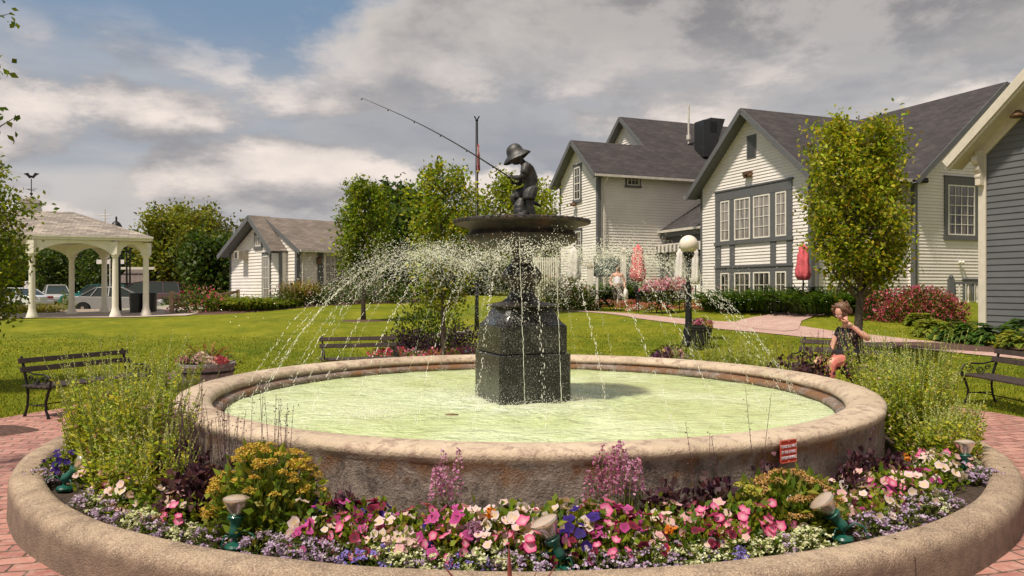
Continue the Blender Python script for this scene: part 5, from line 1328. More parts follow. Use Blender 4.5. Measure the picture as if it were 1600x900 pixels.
def blades(root, c, rx, ry, h, n, w, colrs, name='leaves', arch=.5, rz=0):
    """long arching strap leaves, each of three folded pieces"""
    a = RNG.uniform(0, 2 * math.pi, n); q = RNG.uniform(0, 1, n) ** .6; cr, sr = math.cos(rz), math.sin(rz)
    bx, by = rx * q * np.cos(a), ry * q * np.sin(a); B = np.stack([c[0] + bx * cr - by * sr, c[1] + bx * sr + by * cr, np.full(n, c[2])], 1)
    out = np.stack([np.cos(a), np.sin(a), np.zeros(n)], 1) + RNG.normal(size=(n, 3)) * .4; out[:, 2] = 0
    L = h * RNG.uniform(.7, 1.15, n); cc = cols(n, colrs, .22, .08); mb_C, mb_D, mb_L, mb_c = [], [], [], []
    p = B.copy(); el = R(80) - RNG.uniform(0, .35, n)
    for k in range(3):
        D = out * np.cos(el)[:, None]; D[:, 2] = np.sin(el); D /= np.linalg.norm(D, axis=1, keepdims=True)
        l = L * (.42, .36, .34)[k]; mb_C.append(p - D * (l * .12)[:, None] * (k > 0)); mb_D.append(D); mb_L.append(l * 1.12); mb_c.append(cc); p = p + D * (l * .9)[:, None]; el = el - arch * RNG.uniform(.7, 1.5, n)
    C = np.concatenate(mb_C); D = np.concatenate(mb_D); L2 = np.concatenate(mb_L); cc = np.concatenate(mb_c)
    S = np.cross(D, np.array([0, 0, 1.0])); Nn = np.cross(S, D)
    return leafmesh(name, C, D, Nn, L2, np.tile(np.full(n, w), 3) * RNG.uniform(.7, 1.2, 3 * n), cc, LEAF, root, .12)
def strap(name, label, c, rx, ry, h, n, w, colrs, cat='plant', group=None, arch=.5, rz=0, fl=None, nf=0):
    root = thing(name, label, cat, c, group); blades(root, c, rx, ry, h, n, w, colrs, arch=arch, rz=rz)
    if fl: bush_mesh(root, c, rx, ry, h * .95, nf, .07, fl, 'blossoms', PETAL, shell=.2, rz=rz, wr=.8)
    return root
PK = [(.62, .08, .16), (.70, .16, .26), (.50, .05, .12), (.72, .30, .36)]
bed('mulch_bed', X(500, 34.3), 34.3, 7.5, 1.6, 'mulch border along the cottage', rz=R(28))
bed('mulch_bed', X(568, 25.5), 25.5, .9, .6, 'mulch ring round the bushy young tree')
bed('mulch_bed', -5.75, 8.2, .75, .5, 'dark mulch patch beside the left bench')
bed('mulch_bed', X(1560, 15.6), 15.6, 3.6, 1.1, 'mulch bed under the hostas', rz=R(-15))
bed('mulch_bed', X(668, 15.6), 15.5, 1.15, 1.3, 'mulch bed under the open pear tree', rz=R(5))
# cottage border
for px, d, h, n, lb in ((352, 33.0, .75, 500, 'left of the cottage'), (385, 32.6, .8, 520, 'below the air conditioner'), (415, 32.8, .7, 420, 'in front of the tall cottage window'), (436, 33.2, .62, 360, 'at the narrow dark corner of the cottage')):
    strap('daylily_clump', f'bright green arching daylily clump {lb}', gd(px, d), .9, .5, h, n, .055, [(.20, .25, .025), (.28, .30, .035), (.12, .19, .02)], arch=.55, group='daylilies along the cottage')
strap('ornamental_grass', 'tan and green ornamental grass at the cottage corner', gd(470, 33.6), .5, .4, 1.15, 500, .035, [(.38, .26, .10), (.25, .25, .06), (.30, .20, .07)], arch=.22)
for px, d, lb in ((448, 33.0, 'left of the ornamental grass'), (497, 33.4, 'under the cottage lantern'), (528, 33.8, 'under the cottage window'), (560, 34.2, 'behind the mulch-ring trunk'), (598, 34.6, 'at the right end of the cottage'), (625, 34.8, 'right of the cottage porch post')):
    bush('border_bush', f'low dark green bush {lb}', gd(px, d), .95, .6, .95, 850, .10, GD + GM[:1], flowers=[(.5, .35, .4)], nf=60, fsize=.09, group='bushes along the cottage')
bush('flowering_bush', 'round bush with pink flowers by the wooden rail', gd(311, 32.2), 1.15, .7, 1.05, 1300, .10, GD + GM, PK, nf=170, fsize=.10)
bush('clipped_bush', 'small bush behind the pavilion post', gd(318 - 50, 38.5), .6, .5, 1.0, 500, .10, GD + GM)
bush('clipped_bush', 'small green bush beside the pavilion front post', gd(104, 37), .45, .45, 1.0, 500, .10, GM)
strap('ornamental_grass', 'low tan grass clump behind the left tree', gd(45, 36), 1.6, .5, .55, 500, .04, [(.30, .24, .08), (.2, .2, .05)], arch=.4)
# bed beneath the open pear tree
for i, (px, d, c_, lb) in enumerate(((598, 15.4, PK, 'pink flower clump at the left end of the tree bed'), (622, 15.2, PK, 'rosy flower clump second from the left in the tree bed'), (650, 15.0, [(.6, .2, .3), (.55, .45, .5)], 'mixed pink flower clump before the pear trunk'), (676, 15.0, PK, 'bright pink flower clump right of the middle of the tree bed'), (705, 15.1, [(.62, .1, .25), (.6, .5, .2)], 'pink and yellow flower clump right of the pear trunk'), (728, 15.2, [(.45, .3, .5), (.62, .1, .2)], 'lilac and pink flower clump next to the pedestal'))):
    bush('flower_clump', lb, gd(px, d), .32, .25, .26, 380, .05, GM, c_, 'flowers', 'flowers in the pear tree bed', nf=230, fsize=.055)
for px, d, lb in ((628, 16.2, 'behind the pink flowers'), (660, 16.3, 'left of the open pear trunk'), (722, 16.4, 'near the black pedestal')):
    bush('dark_foliage_plant', f'dark purple foliage plant {lb}', gd(px, d), .55, .35, .55, 700, .075, [(.045, .02, .04), (.07, .03, .06), (.10, .07, .09)], None, 'plant', 'purple plants in the pear tree bed')
mb = MB()
for a, b in zip([(642, 533), (690, 528), (735, 523)][:-1], [(690, 528), (735, 523)]):
    p, q = gpx(*a), gpx(*b); mb.bar(p + Vector((0, 0, .05)), q + Vector((0, 0, .05)), .12, .12)
tag(mb.build('bed_edging', 'cream_trim'), 'pale stone edging in front of the pear tree bed', 'edging')
bush('boxwood_bush', 'dense dark shrub growing behind the open pear tree trunk', gd(672, 17.0), .85, .7, 1.25, 2200, .075, GD + GM[:1])
# right of the fountain: by the picket fence and entry
for px, d, h, w_, c_, lb in ((852, 29.5, 1.3, 1.1, GM, 'left of the white sign post'), (885, 29.0, 1.25, 1.0, GD + GM, 'below the lower window of the tall house'), (908, 28.8, .95, .7, GM, 'beside the white post')):
    bush('rose_bush', f'leafy shrub dotted with pale blossoms {lb}', gd(px, d), w_, .7, h, 1300, .10, c_, [(.6, .5, .42), (.55, .3, .3)], group='shrubs by the tall house', nf=140, fsize=.09)
for px, d, h, rx, lb in ((952, 31, .95, .6, 'behind the walking woman'), (1010, 31, 1.0, .7, 'right of the red umbrella near the entrance'), (1148, 24.6, .85, 1.0, 'below the left basement window'), (1190, 24.2, .8, 1.1, 'below the middle basement windows'), (1232, 23.8, .85, 1.0, 'below the right basement window'), (1290, 23.0, .85, 1.0, 'right of the red umbrella with white base'), (1320, 23.0, .8, .8, 'behind the young pear tree')):
    strap('daylily_clump', f'dark green daylily clump {lb}', gd(px, d), rx, .5, h, 620, .05, [(.06, .12, .02), (.10, .16, .02), (.045, .09, .015)], arch=.45, group='daylilies along the white house', fl=[(.5, .2, .1)], nf=12)
for px, d, lb in ((1030, 28.0, 'left half'), (1052, 27.6, 'right half')):
    bush('pink_flower_mound', f'mound of pink flowers over yellow-green leaves, {lb} of the pair left of the lamp', gd(px, d), .62, .5, .95, 900, .09, [(.18, .20, .02), (.05, .09, .015)], None, 'flowers', 'pink flower mounds by the entrance')
    o = bpy.data.objects[-1]
    root = [x for x in bpy.data.objects if x.name.startswith('pink_flower_mound')][-1]
    c = gd(px, d); bush_mesh(root, c + Vector((0, 0, .62)), .64, .5, .45, 380, .10, [(.68, .25, .38), (.72, .40, .48)], 'blossoms', PETAL, .2, wr=.9)
for px, d, w_, lb in ((945, 30.2, .7, 'behind the walking woman'), (985, 29.6, .5, 'at the foot of the first red umbrella'), (1020, 27.0, .9, 'under the pink flower mounds'), (1100, 25.6, .9, 'right of the lamp post'), (1135, 25.0, .9, 'in front of the left basement window'), (1168, 24.4, .8, 'in front of the daylilies, furthest right')):
    bush('begonia_row', f'low row of salmon pink begonias {lb}', gd(px, d), w_, .22, .25, 420, .06, GM[:1], [(.60, .16, .12), (.66, .28, .22)], 'flowers', 'low pink begonia rows', nf=330, fsize=.07)
bush('hydrangea_bush', 'big round bush covered in pink flowers behind the seated woman', gd(1437, 20.0), 1.06, .85, .82, 3800, .075, GD + GM, [(.48, .07, .13), (.60, .14, .20), (.40, .09, .10), (.28, .16, .08)], nf=3200, fsize=.062)
bush('hydrangea_bush', 'smaller pink flowering bush just behind the pear trunk', gd(1378, 20.6), .55, .5, .80, 1700, .075, GD, [(.45, .05, .10), (.55, .12, .16)], nf=520, fsize=.06)
# hostas
def hosta(label, c, r, h, n, colrs, leaf=.20):
    root = thing('hosta', label, 'plant', c, 'hostas beside the grey house')
    a = RNG.uniform(0, 2 * math.pi, n); q = RNG.uniform(.1, 1, n) ** .7; el = 1.1 - q * 1.0
    C = np.stack([c[0] + r * .62 * q * np.cos(a), c[1] + r * .62 * q * np.sin(a), c[2] + h * (1 - q ** 2 * .75)], 1)
    D = np.stack([np.cos(a) * np.cos(el), np.sin(a) * np.cos(el), np.sin(el) - .65], 1); Nn = np.stack([-np.cos(a) * .5, -np.sin(a) * .5, np.ones(n)], 1) + RNG.normal(size=(n, 3)) * .15
    leafmesh('leaves', C, D, Nn, RNG.uniform(.8, 1.2, n) * leaf, RNG.uniform(.6, .75, n) * leaf, cols(n, colrs, .16, .06), LEAF, root, .12)
HG = [(.07, .14, .02), (.10, .18, .025), (.055, .11, .02)]; HY = [(.20, .25, .03), (.28, .30, .04)]
for px, d, r, h, c_, lb in ((1452, 17.6, .48, .36, HY, 'yellow-green hosta at the left end of the row'), (1487, 17.0, .52, .42, HG + HY, 'two-tone hosta second from the left'), (1520, 16.6, .55, .45, HG, 'dark hosta before the cream corner board'), (1556, 16.2, .58, .45, HG, 'dark hosta under the grey clapboards, left of the yellow one'), (1592, 15.2, .52, .42, HY, 'yellow-green hosta nearest the right bench'), (1600, 16.9, .6, .45, HG, 'dark hosta against the grey wall at the right edge'), (1436, 19.0, .4, .3, HY, 'small yellow hosta under the pink bush'), (1640, 15.4, .5, .45, HG, 'hosta cut by the right edge')):
    hosta(lb, gd(px, d, .0), r, h, 150, c_)
# ---------------------------------------------------------------- the flower bed round the pool
SOIL = .175
def on_ring(px, f, back=False):
    """point of the bed seen in column px; f = 0 at the pool wall, 1 at the kerb"""
    r = 3.20 + f * .60; k = (px - 800) / F; a = 1 + k * k; b = -2 * (k * PC[0] + PC[1]); c = PC[0] ** 2 + PC[1] ** 2 - r * r; disc = b * b - 4 * a * c
    if disc < 0: disc = 0
    y = (-b + (1 if back else -1) * math.sqrt(disc)) / (2 * a); return Vector((k * y, y, SOIL))
def flowers_mesh(name, C, N, r, col, cen, mat, parent, lobes=5, cup=.35):
    C = np.asarray(C, float); n = len(C); N = N / np.linalg.norm(N, axis=1, keepdims=True); A = np.cross(N, rdir(n)); A /= np.linalg.norm(A, axis=1, keepdims=True); B = np.cross(N, A)
    r = np.broadcast_to(r, (n,)); m = lobes * 2; v = np.empty((n, m + 1, 3)); v[:, 0] = C - N * (r * cup)[:, None]
    cc = np.ones((n, m + 1, 4)); cc[:, 1:, :3] = np.asarray(col)[:, None, :]; cc[:, 0, :3] = cen
    for j in range(m):
        a = 2 * math.pi * j / m; q = r * (1.0 if j % 2 == 0 else .86) * RNG.uniform(.88, 1.1, n); v[:, j + 1] = C + (A * math.cos(a) + B * math.sin(a)) * q[:, None] + N * ((RNG.normal(size=n) * .10 - (.14 if j % 2 else 0)) * r)[:, None]
    v = v.reshape(-1, 3) - np.array(origin_of(parent)); me = bpy.data.meshes.new(name); me.vertices.add(len(v)); me.vertices.foreach_set('co', v.ravel())
    fi = np.array([[0, 1 + j, 1 + (j + 1) % m] for j in range(m)]); li = (np.arange(n)[:, None, None] * (m + 1) + fi[None]).reshape(-1).astype(np.int32)
    me.loops.add(len(li)); me.loops.foreach_set('vertex_index', li); k = n * m; me.polygons.add(k); me.polygons.foreach_set('loop_start', np.arange(0, 3 * k, 3, dtype=np.int32)); me.polygons.foreach_set('loop_total', np.full(k, 3, np.int32)); me.update(calc_edges=True)
    at = me.attributes.new('Col', 'FLOAT_COLOR', 'POINT'); at.data.foreach_set('color', cc.ravel()); me.materials.append(mat)
    o = bpy.data.objects.new(name, me); COL.objects.link(o); o.parent = parent; return o
def stems_mb(pts): 
    mb = MB()
    for a, b, r in pts: mb.tube([a, b], [r, r * .6], 4, cap=False)
    return mb
def proto_petunia(kind, seed):
    root = thing('petunia', 'x', 'flower'); n = 190
    h = .18; R0 = .145
    fol = {'marigold': [(.10, .17, .02), (.14, .22, .03)]}.get(kind, [(.17, .24, .02), (.25, .31, .03), (.10, .17, .02), (.33, .34, .035)])
    bush_mesh(root, (0, 0, 0), R0, R0, h, n, .042 if kind != 'marigold' else .03, fol, shell=.4, wr=.6)
    cs = {'white': ([(.78, .62, .70), (.80, .68, .72), (.78, .54, .64)], (.72, .55, .22)), 'pale pink': ([(.74, .38, .46), (.78, .52, .56)], (.6, .5, .3)), 'hot pink': ([(.66, .035, .20), (.74, .08, .30)], (.72, .45, .5)),
          'magenta': ([(.52, .06, .28), (.60, .10, .36)], (.3, .05, .15)), 'purple': ([(.045, .015, .22), (.09, .03, .32)], (.02, .01, .08)), 'burgundy': ([(.26, .015, .055), (.36, .03, .10)], (.05, .01, .02)), 'marigold': ([(.72, .22, .02), (.75, .33, .03)], (.5, .12, .01))}[kind]
    nb = RNG.integers(14, 21) if kind != 'marigold' else 5; a = RNG.uniform(0, 2 * math.pi, nb); u = RNG.uniform(.25, 1, nb); rad = np.sqrt(1 - u ** 2 * .9)
    C = np.stack([R0 * rad * np.cos(a) * 1.05, R0 * rad * np.sin(a) * 1.05, h * u + .035], 1); Nn = np.stack([np.cos(a) * rad, np.sin(a) * rad, u * .8 + .15], 1) + RNG.normal(size=(nb, 3)) * .3
    if kind == 'marigold':
        C = np.repeat(C, 14, 0) + RNG.normal(size=(nb * 14, 3)) * .009; Nn = np.repeat(Nn, 14, 0) + RNG.normal(size=(nb * 14, 3)) * .6; flowers_mesh('blossoms', C, Nn, .011, cols(len(C), cs[0], .1, .04), cs[1], PETAL, root)
    else: flowers_mesh('blossoms', C, Nn, RNG.uniform(.022, .033, nb), cols(nb, cs[0], .08, .03), cs[1], PETAL, root)
    return root
def proto_alyssum(kind):
    root = thing({'white': 'alyssum', 'lavender': 'alyssum', 'violet': 'ageratum'}[kind], 'x', 'flower'); R0 = .125; h = .095
    bush_mesh(root, (0, 0, 0), R0, R0, h, 150, .024, [(.12, .18, .03), (.18, .22, .04), (.08, .11, .03)], shell=.4, wr=.5)
    cs = {'white': [(.74, .74, .46), (.78, .78, .60), (.64, .68, .32)], 'lavender': [(.54, .40, .62), (.66, .52, .66), (.42, .27, .50), (.72, .64, .70)], 'violet': [(.24, .19, .62), (.34, .26, .66)]}[kind]
    k = 32; a = RNG.uniform(0, 2 * math.pi, k); u = RNG.uniform(.1, 1, k); rad = np.sqrt(1 - u ** 2 * .95)
    H = np.stack([R0 * rad * np.cos(a), R0 * rad * np.sin(a), h * u + .02], 1); m = 13
    C = np.repeat(H, m, 0) + RNG.normal(size=(k * m, 3)) * np.array([.0095, .0095, .005]); Nn = rdir(k * m, 1.5)
    flowers_mesh('blossoms', C, Nn, .0072, cols(k * m, cs, .12, .05), tuple(np.array(cs[0]) * .8), PETAL, root, lobes=3, cup=.2)
    return root
def light_marks():
    return [(108, 'far left garden spotlight'), (367, 'upright garden spotlight'), (865, 'middle garden spotlight'), (1297, 'left-leaning garden spotlight by the sedum'), (1508, 'far right garden spotlight')]
ORD = ['first', 'second', 'third', 'fourth', 'fifth', 'sixth', 'seventh', 'eighth', 'ninth', 'tenth', 'eleventh', 'twelfth', 'thirteenth', 'fourteenth', 'fifteenth', 'sixteenth', 'seventeenth', 'eighteenth', 'nineteenth', 'twentieth', 'twenty-first', 'twenty-second']
def build_bed():
    rr = random.Random(11); pets, alys = {}, {}
    used = set()
    plan = []      # (px, f, family, kind, scale)
    # low mounds along the kerb, following the photograph's order of colours
    low = [(62, 'lavender'), (82, 'white'), (100, 'lavender'), (122, 'lavender'), (146, 'lavender'), (163, 'white'), (184, 'lavender'), (204, 'lavender'), (226, 'white'), (246, 'lavender'), (272, 'lavender'), (290, 'white'), (330, 'lavender'), (412, 'lavender'), (452, 'lavender'), (480, 'lavender'), (512, 'lavender'), (535, 'lavender'), (574, 'violet'), (600, 'white'), (640, 'white'), (667, 'lavender'), (695, 'white'), (730, 'violet'), (757, 'white'), (785, 'lavender'), (815, 'lavender'), (842, 'lavender'),
           (922, 'lavender'), (950, 'lavender'), (985, 'lavender'), (1020, 'lavender'), (1046, 'white'), (1076, 'white'), (1104, 'white'), (1128, 'violet'), (1160, 'white'), (1186, 'white'), (1210, 'lavender'), (1244, 'white'), (1268, 'white'), (1352, 'lavender'), (1378, 'lavender'), (1408, 'lavender'), (1430, 'lavender'), (1452, 'white'), (1474, 'lavender'), (1492, 'lavender'), (1520, 'lavender'), (1536, 'lavender'), (1548, 'lavender')]
    for px, k in low: plan.append((px, .86 + rr.uniform(-.06, .04), 'low', k, rr.uniform(.85, 1.15)))
    for px, k in ((70, 'lavender'), (1530, 'lavender'), (1515, 'white'), (500, 'lavender'), (548, 'lavender'), (1060, 'lavender'), (1090, 'white'), (770, 'lavender'), (655, 'white'), (800, 'white')): plan.append((px, .70, 'low', k, .9))
    mid = [(96, 'purple'), (120, 'pale pink'), (142, 'hot pink'), (150, 'white'), (170, 'purple'), (196, 'hot pink'), (205, 'white'), (228, 'purple'), (238, 'pale pink'), (255, 'white'), (282, 'pale pink'), (486, 'white'), (505, 'purple'), (520, 'magenta'), (547, 'hot pink'), (562, 'burgundy'), (592, 'purple'), (600, 'white'), (622, 'white'), (640, 'hot pink'), (660, 'hot pink'), (683, 'purple'), (704, 'magenta'), (726, 'pale pink'), (738, 'white'), (748, 'hot pink'), (765, 'marigold'), (790, 'white'), (803, 'white'), (822, 'white'), (842, 'hot pink'), (858, 'white'), (882, 'white'), (905, 'purple'), (898, 'white'), (925, 'white'), (940, 'hot pink'), (962, 'magenta'), (1000, 'burgundy'), (1018, 'hot pink'), (1036, 'white'), (1052, 'pale pink'), (1068, 'marigold'), (1098, 'hot pink'), (1120, 'pale pink'), (1146, 'hot pink'), (1162, 'hot pink'), (1200, 'hot pink'), (1238, 'white'), (1262, 'white'), (1322, 'purple'), (1342, 'pale pink'), (1316, 'white'), (1340, 'hot pink'), (1362, 'white'), (1385, 'pale pink'), (1395, 'burgundy'), (1404, 'white'), (1422, 'white'), (1432, 'marigold'), (1445, 'marigold'), (1456, 'white'), (1466, 'white'), (1468, 'hot pink'), (1500, 'pale pink'), (1518, 'magenta'), (1512, 'purple'), (1380, 'hot pink'), (1352, 'pale pink')]
    for i, (px, k) in enumerate(mid): plan.append((px, (.30, .52, .62, .42)[i % 4] + rr.uniform(-.06, .06), 'pet', k, rr.uniform(.85, 1.15) * (1.1 if 480 < px < 1290 else 1.0)))
    for i, px in enumerate(range(478, 1470, 13)):
        if 1165 < px < 1305: continue
        plan.append((px + rr.uniform(-4, 4), rr.choice((.30, .45, .60, .72)), 'pet', rr.choice(('white', 'hot pink', 'pale pink', 'white', 'hot pink', 'magenta', 'magenta', 'white', 'burgundy')), rr.uniform(.72, .98)))
    for px in (120, 150, 178, 206, 232, 262, 290): plan.append((px, .66, 'pet', rr.choice(('white', 'pale pink', 'pale pink', 'hot pink')), .95))
    plan = [p for p in plan if all(abs(p[0] - q) > w or p[1] < .5 for q, w in ((367, 22), (875, 24), (1316, 26), (1508, 22), (104, 30)))]
    plan.sort(key=lambda t: t[0]); marks = light_marks(); cnt = {}
    for px, f, fam, kind, sc in plan:
        dct = pets if fam == 'pet' else alys; var = rr.randrange(3); key = (kind, var)
        if key not in dct: p = proto_petunia(kind, var) if fam == 'pet' else proto_alyssum(kind); dct[key] = (p, family(p)); fresh = True
        else: fresh = False
        root, fm = dct[key]; mk = [m for m in marks if m[0] <= px]; mk = mk[-1] if mk else (0, 'left end of the front kerb')
        nm = (kind + ' petunia' if kind != 'marigold' else 'orange marigold clump') if fam == 'pet' else {'white': 'white alyssum mound', 'lavender': 'lavender alyssum mound', 'violet': 'violet ageratum mound'}[kind]
        c = cnt.get((nm, mk[1]), 0); cnt[(nm, mk[1])] = c + 1
        lab = f'{nm}, {ORD[c]} one right of the {mk[1]}'; pos = on_ring(px, f); pos.z = SOIL - .005
        grp = {'low': 'low flowers edging the bed', 'pet': 'petunias and marigolds in the bed'}[fam]
        if fresh: root.location = pos; root.rotation_euler = (0, 0, rr.uniform(0, 6)); root.scale = (sc,) * 3; tag(root, lab, 'flower', grp); o = root
        else: o = dup(root, fm, pos, rr.uniform(0, 6), lab, grp, sc)
        if kind == 'marigold': o.name = 'marigold'
build_bed()
def side_flowers():
    rr = random.Random(4); protos = {}
    for o in [x for x in bpy.data.objects if x.parent is None and x.get('group') in ('low flowers edging the bed', 'petunias and marigolds in the bed')]:
        k = ' '.join(o['label'].split(',')[0].split()); protos.setdefault(k, (o, family(o)))
    for side, a0, a1 in (('left', 182, 216), ('right', -2, -34)):
        cnt = {}
        for i in range(15):
            a = R(a0 + (a1 - a0) * (i + .5) / 15); low = i % 3 != 2; r = 3.74 if low else 3.56
            k = rr.choice(('lavender alyssum mound', 'lavender alyssum mound', 'white alyssum mound')) if low else rr.choice(('white petunia', 'pale pink petunia', 'hot pink petunia', 'purple petunia'))
            if side == 'left' and i in (13, 14) : continue
            root, fm = protos[k]; c = cnt.get(k, 0); cnt[k] = c + 1
            dup(root, fm, (PC[0] + r * math.cos(a), PC[1] + r * math.sin(a), SOIL - .005), rr.uniform(0, 6), f'{k} on the far {side} curve of the bed, {ORD[c]} from the back', None, rr.uniform(.9, 1.15))
side_flowers()
def sedum(label, px, f, rx, ry, h, heads, hc, n=900):
    c = on_ring(px, f); root = thing('sedum', label, 'plant', c); bush_mesh(root, c, rx * .95, ry * .95, h * .9, n, .062, [(.20, .26, .03), (.14, .21, .025), (.28, .31, .035)], shell=.35, wr=.55)
    a = RNG.uniform(0, 2 * math.pi, heads); u = RNG.uniform(.22, 1, heads) ** .8; rad = np.sqrt(1 - u ** 2 * .96)
    H = np.stack([c[0] + rx * rad * np.cos(a), c[1] + ry * rad * np.sin(a), c[2] + h * u + .01], 1); m = 60; w = RNG.uniform(.8, 1.25, heads)
    C = np.repeat(H, m, 0); rad_ = np.sqrt(RNG.uniform(0, 1, heads * m)) * .036 * np.repeat(w, m); an = RNG.uniform(0, 2 * math.pi, heads * m); C[:, 0] += rad_ * np.cos(an); C[:, 1] += rad_ * np.sin(an); C[:, 2] += .016 * (1 - (rad_ / .036) ** 2) + RNG.normal(size=heads * m) * .003
    flowers_mesh('flower_heads', C, rdir(heads * m, 1.4), .0062, cols(heads * m, hc, .15, .06), hc[0], PETAL, root, lobes=3, cup=.2)
    st = [((c[0] + (p[0] - c[0]) * .3, c[1] + (p[1] - c[1]) * .3, c[2]), tuple(p), .004) for p in H]; stems_mb(st).build('stems', LEAFG, root)
LEAFG = plain('stem_green', (.16, .22, .04), .6)
plain('stem_purple', (.06, .03, .04), .6)
sedum('large yellow-orange flowering sedum mound left of the front, behind the upright spotlight', 418, .40, .34, .26, .50, 95, [(.56, .36, .05), (.58, .46, .07), (.46, .42, .05), (.58, .34, .08)], 1500)
sedum('peach and yellow sedum below the red warning sign', 1236, .38, .30, .20, .32, 62, [(.50, .30, .10), (.52, .34, .07), (.56, .33, .20)], 1100)
sedum('small yellow-green sedum at the left end of the peach one', 1168, .36, .10, .10, .30, 14, [(.50, .46, .08), (.46, .42, .06)], 240)
def dark_plant(label, px, f, rx, ry, h, n, leaf, stalks=0, sh=.3, cs=None, back=False, nm='coral_bells'):
    c = on_ring(px, f, back); root = thing(nm, label, 'plant', c); bush_mesh(root, c, rx, ry, h, n, leaf, cs or [(.075, .025, .045), (.12, .05, .07), (.05, .02, .035), (.20, .11, .12)], shell=.4, wr=.75)
    if stalks:
        mb = MB(); B = []
        for i in range(stalks):
            a = random.uniform(0, 6.28); q = random.uniform(0, .8); p = Vector((c.x + rx * q * math.cos(a), c.y + ry * q * math.sin(a), c.z + h * .4)); L = h * .5 + sh * random.uniform(.7, 1.15); t = p + Vector((random.gauss(0, .05), random.gauss(0, .05), L)); mb.tube([p, p.lerp(t, .5) + Vector((random.gauss(0, .008), 0, 0)), t], [.0022, .0018, .0012], 4, cap=False)
            for k in range(11): B.append(p.lerp(t, .45 + .055 * k) + Vector((random.gauss(0, .009), random.gauss(0, .009), 0)))
        mb.build('flower_stalks', 'stem_purple', root); B = np.array(B); flowers_mesh('seed_bells', B, rdir(len(B)), .0050, cols(len(B), [(.12, .05, .09), (.20, .10, .14)], .15), (.1, .04, .06), PETAL, root, lobes=3)
for a in ((258, .32, .20, .18, .32, 900, .050, 10, .30, 'dark burgundy coral bells behind the pink petunias on the left'), (305, .45, .20, .17, .30, 900, .055, 12, .38, 'dark burgundy coral bells touching the large sedum on the left'), (292, .12, .17, .14, .38, 700, .045, 16, .38, 'purple leafy plant with thin stalks against the pool wall on the left'), (355, .08, .22, .12, .30, 600, .045, 18, .42, 'wispy dark-stalked plant between the large sedum and the pool wall'), (425, .04, .16, .08, .28, 420, .04, 12, .48, 'thin dark flower stalks rising before the pool rim above the large sedum'),
          (540, .30, .10, .09, .25, 300, .04, 4, .12, 'small purple plant right of the large sedum'), (1042, .25, .13, .10, .30, 420, .05, 0, 0, 'maroon foliage plant left of the hot pink petunias'), (1112, .22, .15, .10, .30, 460, .05, 3, .35, 'dark maroon plant left of the peach sedum'), (1200, .12, .08, .06, .42, 160, .04, 2, .45, 'single dark-leaved plant with a tall stalk before the red sign'), (1325, .35, .12, .10, .28, 480, .04, 0, 0, 'dark maroon plant right of the peach sedum'), (1352, .20, .14, .12, .32, 600, .04, 4, .2, 'purple plant right of the red sign against the pool wall'), (1395, .30, .10, .10, .25, 360, .04, 0, 0, 'small dark plant below the tall green plants on the right')):
    dark_plant(a[-1], *a[:-1])
dark_plant('dark purple foliage plant behind the pool rim near the seated woman', 1268, .4, .30, .18, .62, 900, .06, 10, .35, back=True)
dark_plant('low purple foliage behind the pool rim, left of the yellow-green spikes', 1225, .5, .30, .18, .50, 700, .06, 8, .3, back=True)
dark_plant('purple leafy plant behind the pool rim below the lamp post', 1040, .5, .24, .16, .55, 700, .06, 0, 0, [(.06, .025, .06), (.25, .10, .22), (.12, .05, .1)], back=True)
def salvia(label, px, f, n, h, spread, col):
    c = on_ring(px, f); root = thing('salvia', label, 'flower', c); bush_mesh(root, c, spread * .9, spread * .7, h * .55, 260, .032, [(.14, .18, .03), (.20, .22, .04), (.10, .14, .02)], shell=.5, wr=.4); mb = MB(); B = []
    for i in range(n):
        p = c + Vector((random.uniform(-spread, spread) * .7, random.uniform(-spread, spread) * .5, h * .1)); t = p + Vector((random.gauss(0, .02), random.gauss(0, .015), h * random.uniform(.72, 1.0))); mb.tube([p, t], [.003, .0015], 4, cap=False); k0 = random.uniform(.50, .6)
        for k in range(13):
            s = k0 + (1 - k0) * k / 12; q = p.lerp(t, s); w = .034 * (1.1 - (k / 12) * .8)
            for j in range(5): a = random.uniform(0, 6.28); B.append(q + Vector((w * math.cos(a), w * math.sin(a), random.gauss(0, .004))))
    mb.build('stems', LEAFG, root); B = np.array(B); flowers_mesh('blossoms', B, rdir(len(B), .3), .0082, cols(len(B), col, .15, .06), (.4, .1, .3), PETAL, root, lobes=3)
SV = [(.66, .34, .48), (.74, .48, .58), (.54, .22, .40)]
salvia('pink-mauve salvia spikes before the pool wall, left of centre', 692, .12, 7, .46, .12, SV)
salvia('dusky pink salvia spikes before the pool wall, leftmost of the right-hand pair', 940, .12, 8, .46, .10, [(.45, .15, .24), (.55, .28, .34)])
salvia('tallest pink salvia spikes, right one of the pair right of centre', 985, .10, 8, .50, .12, SV)
salvia('small lilac salvia behind the violet mounds left of the middle spotlight', 738, .72, 4, .24, .05, [(.42, .25, .40), (.5, .35, .45)])
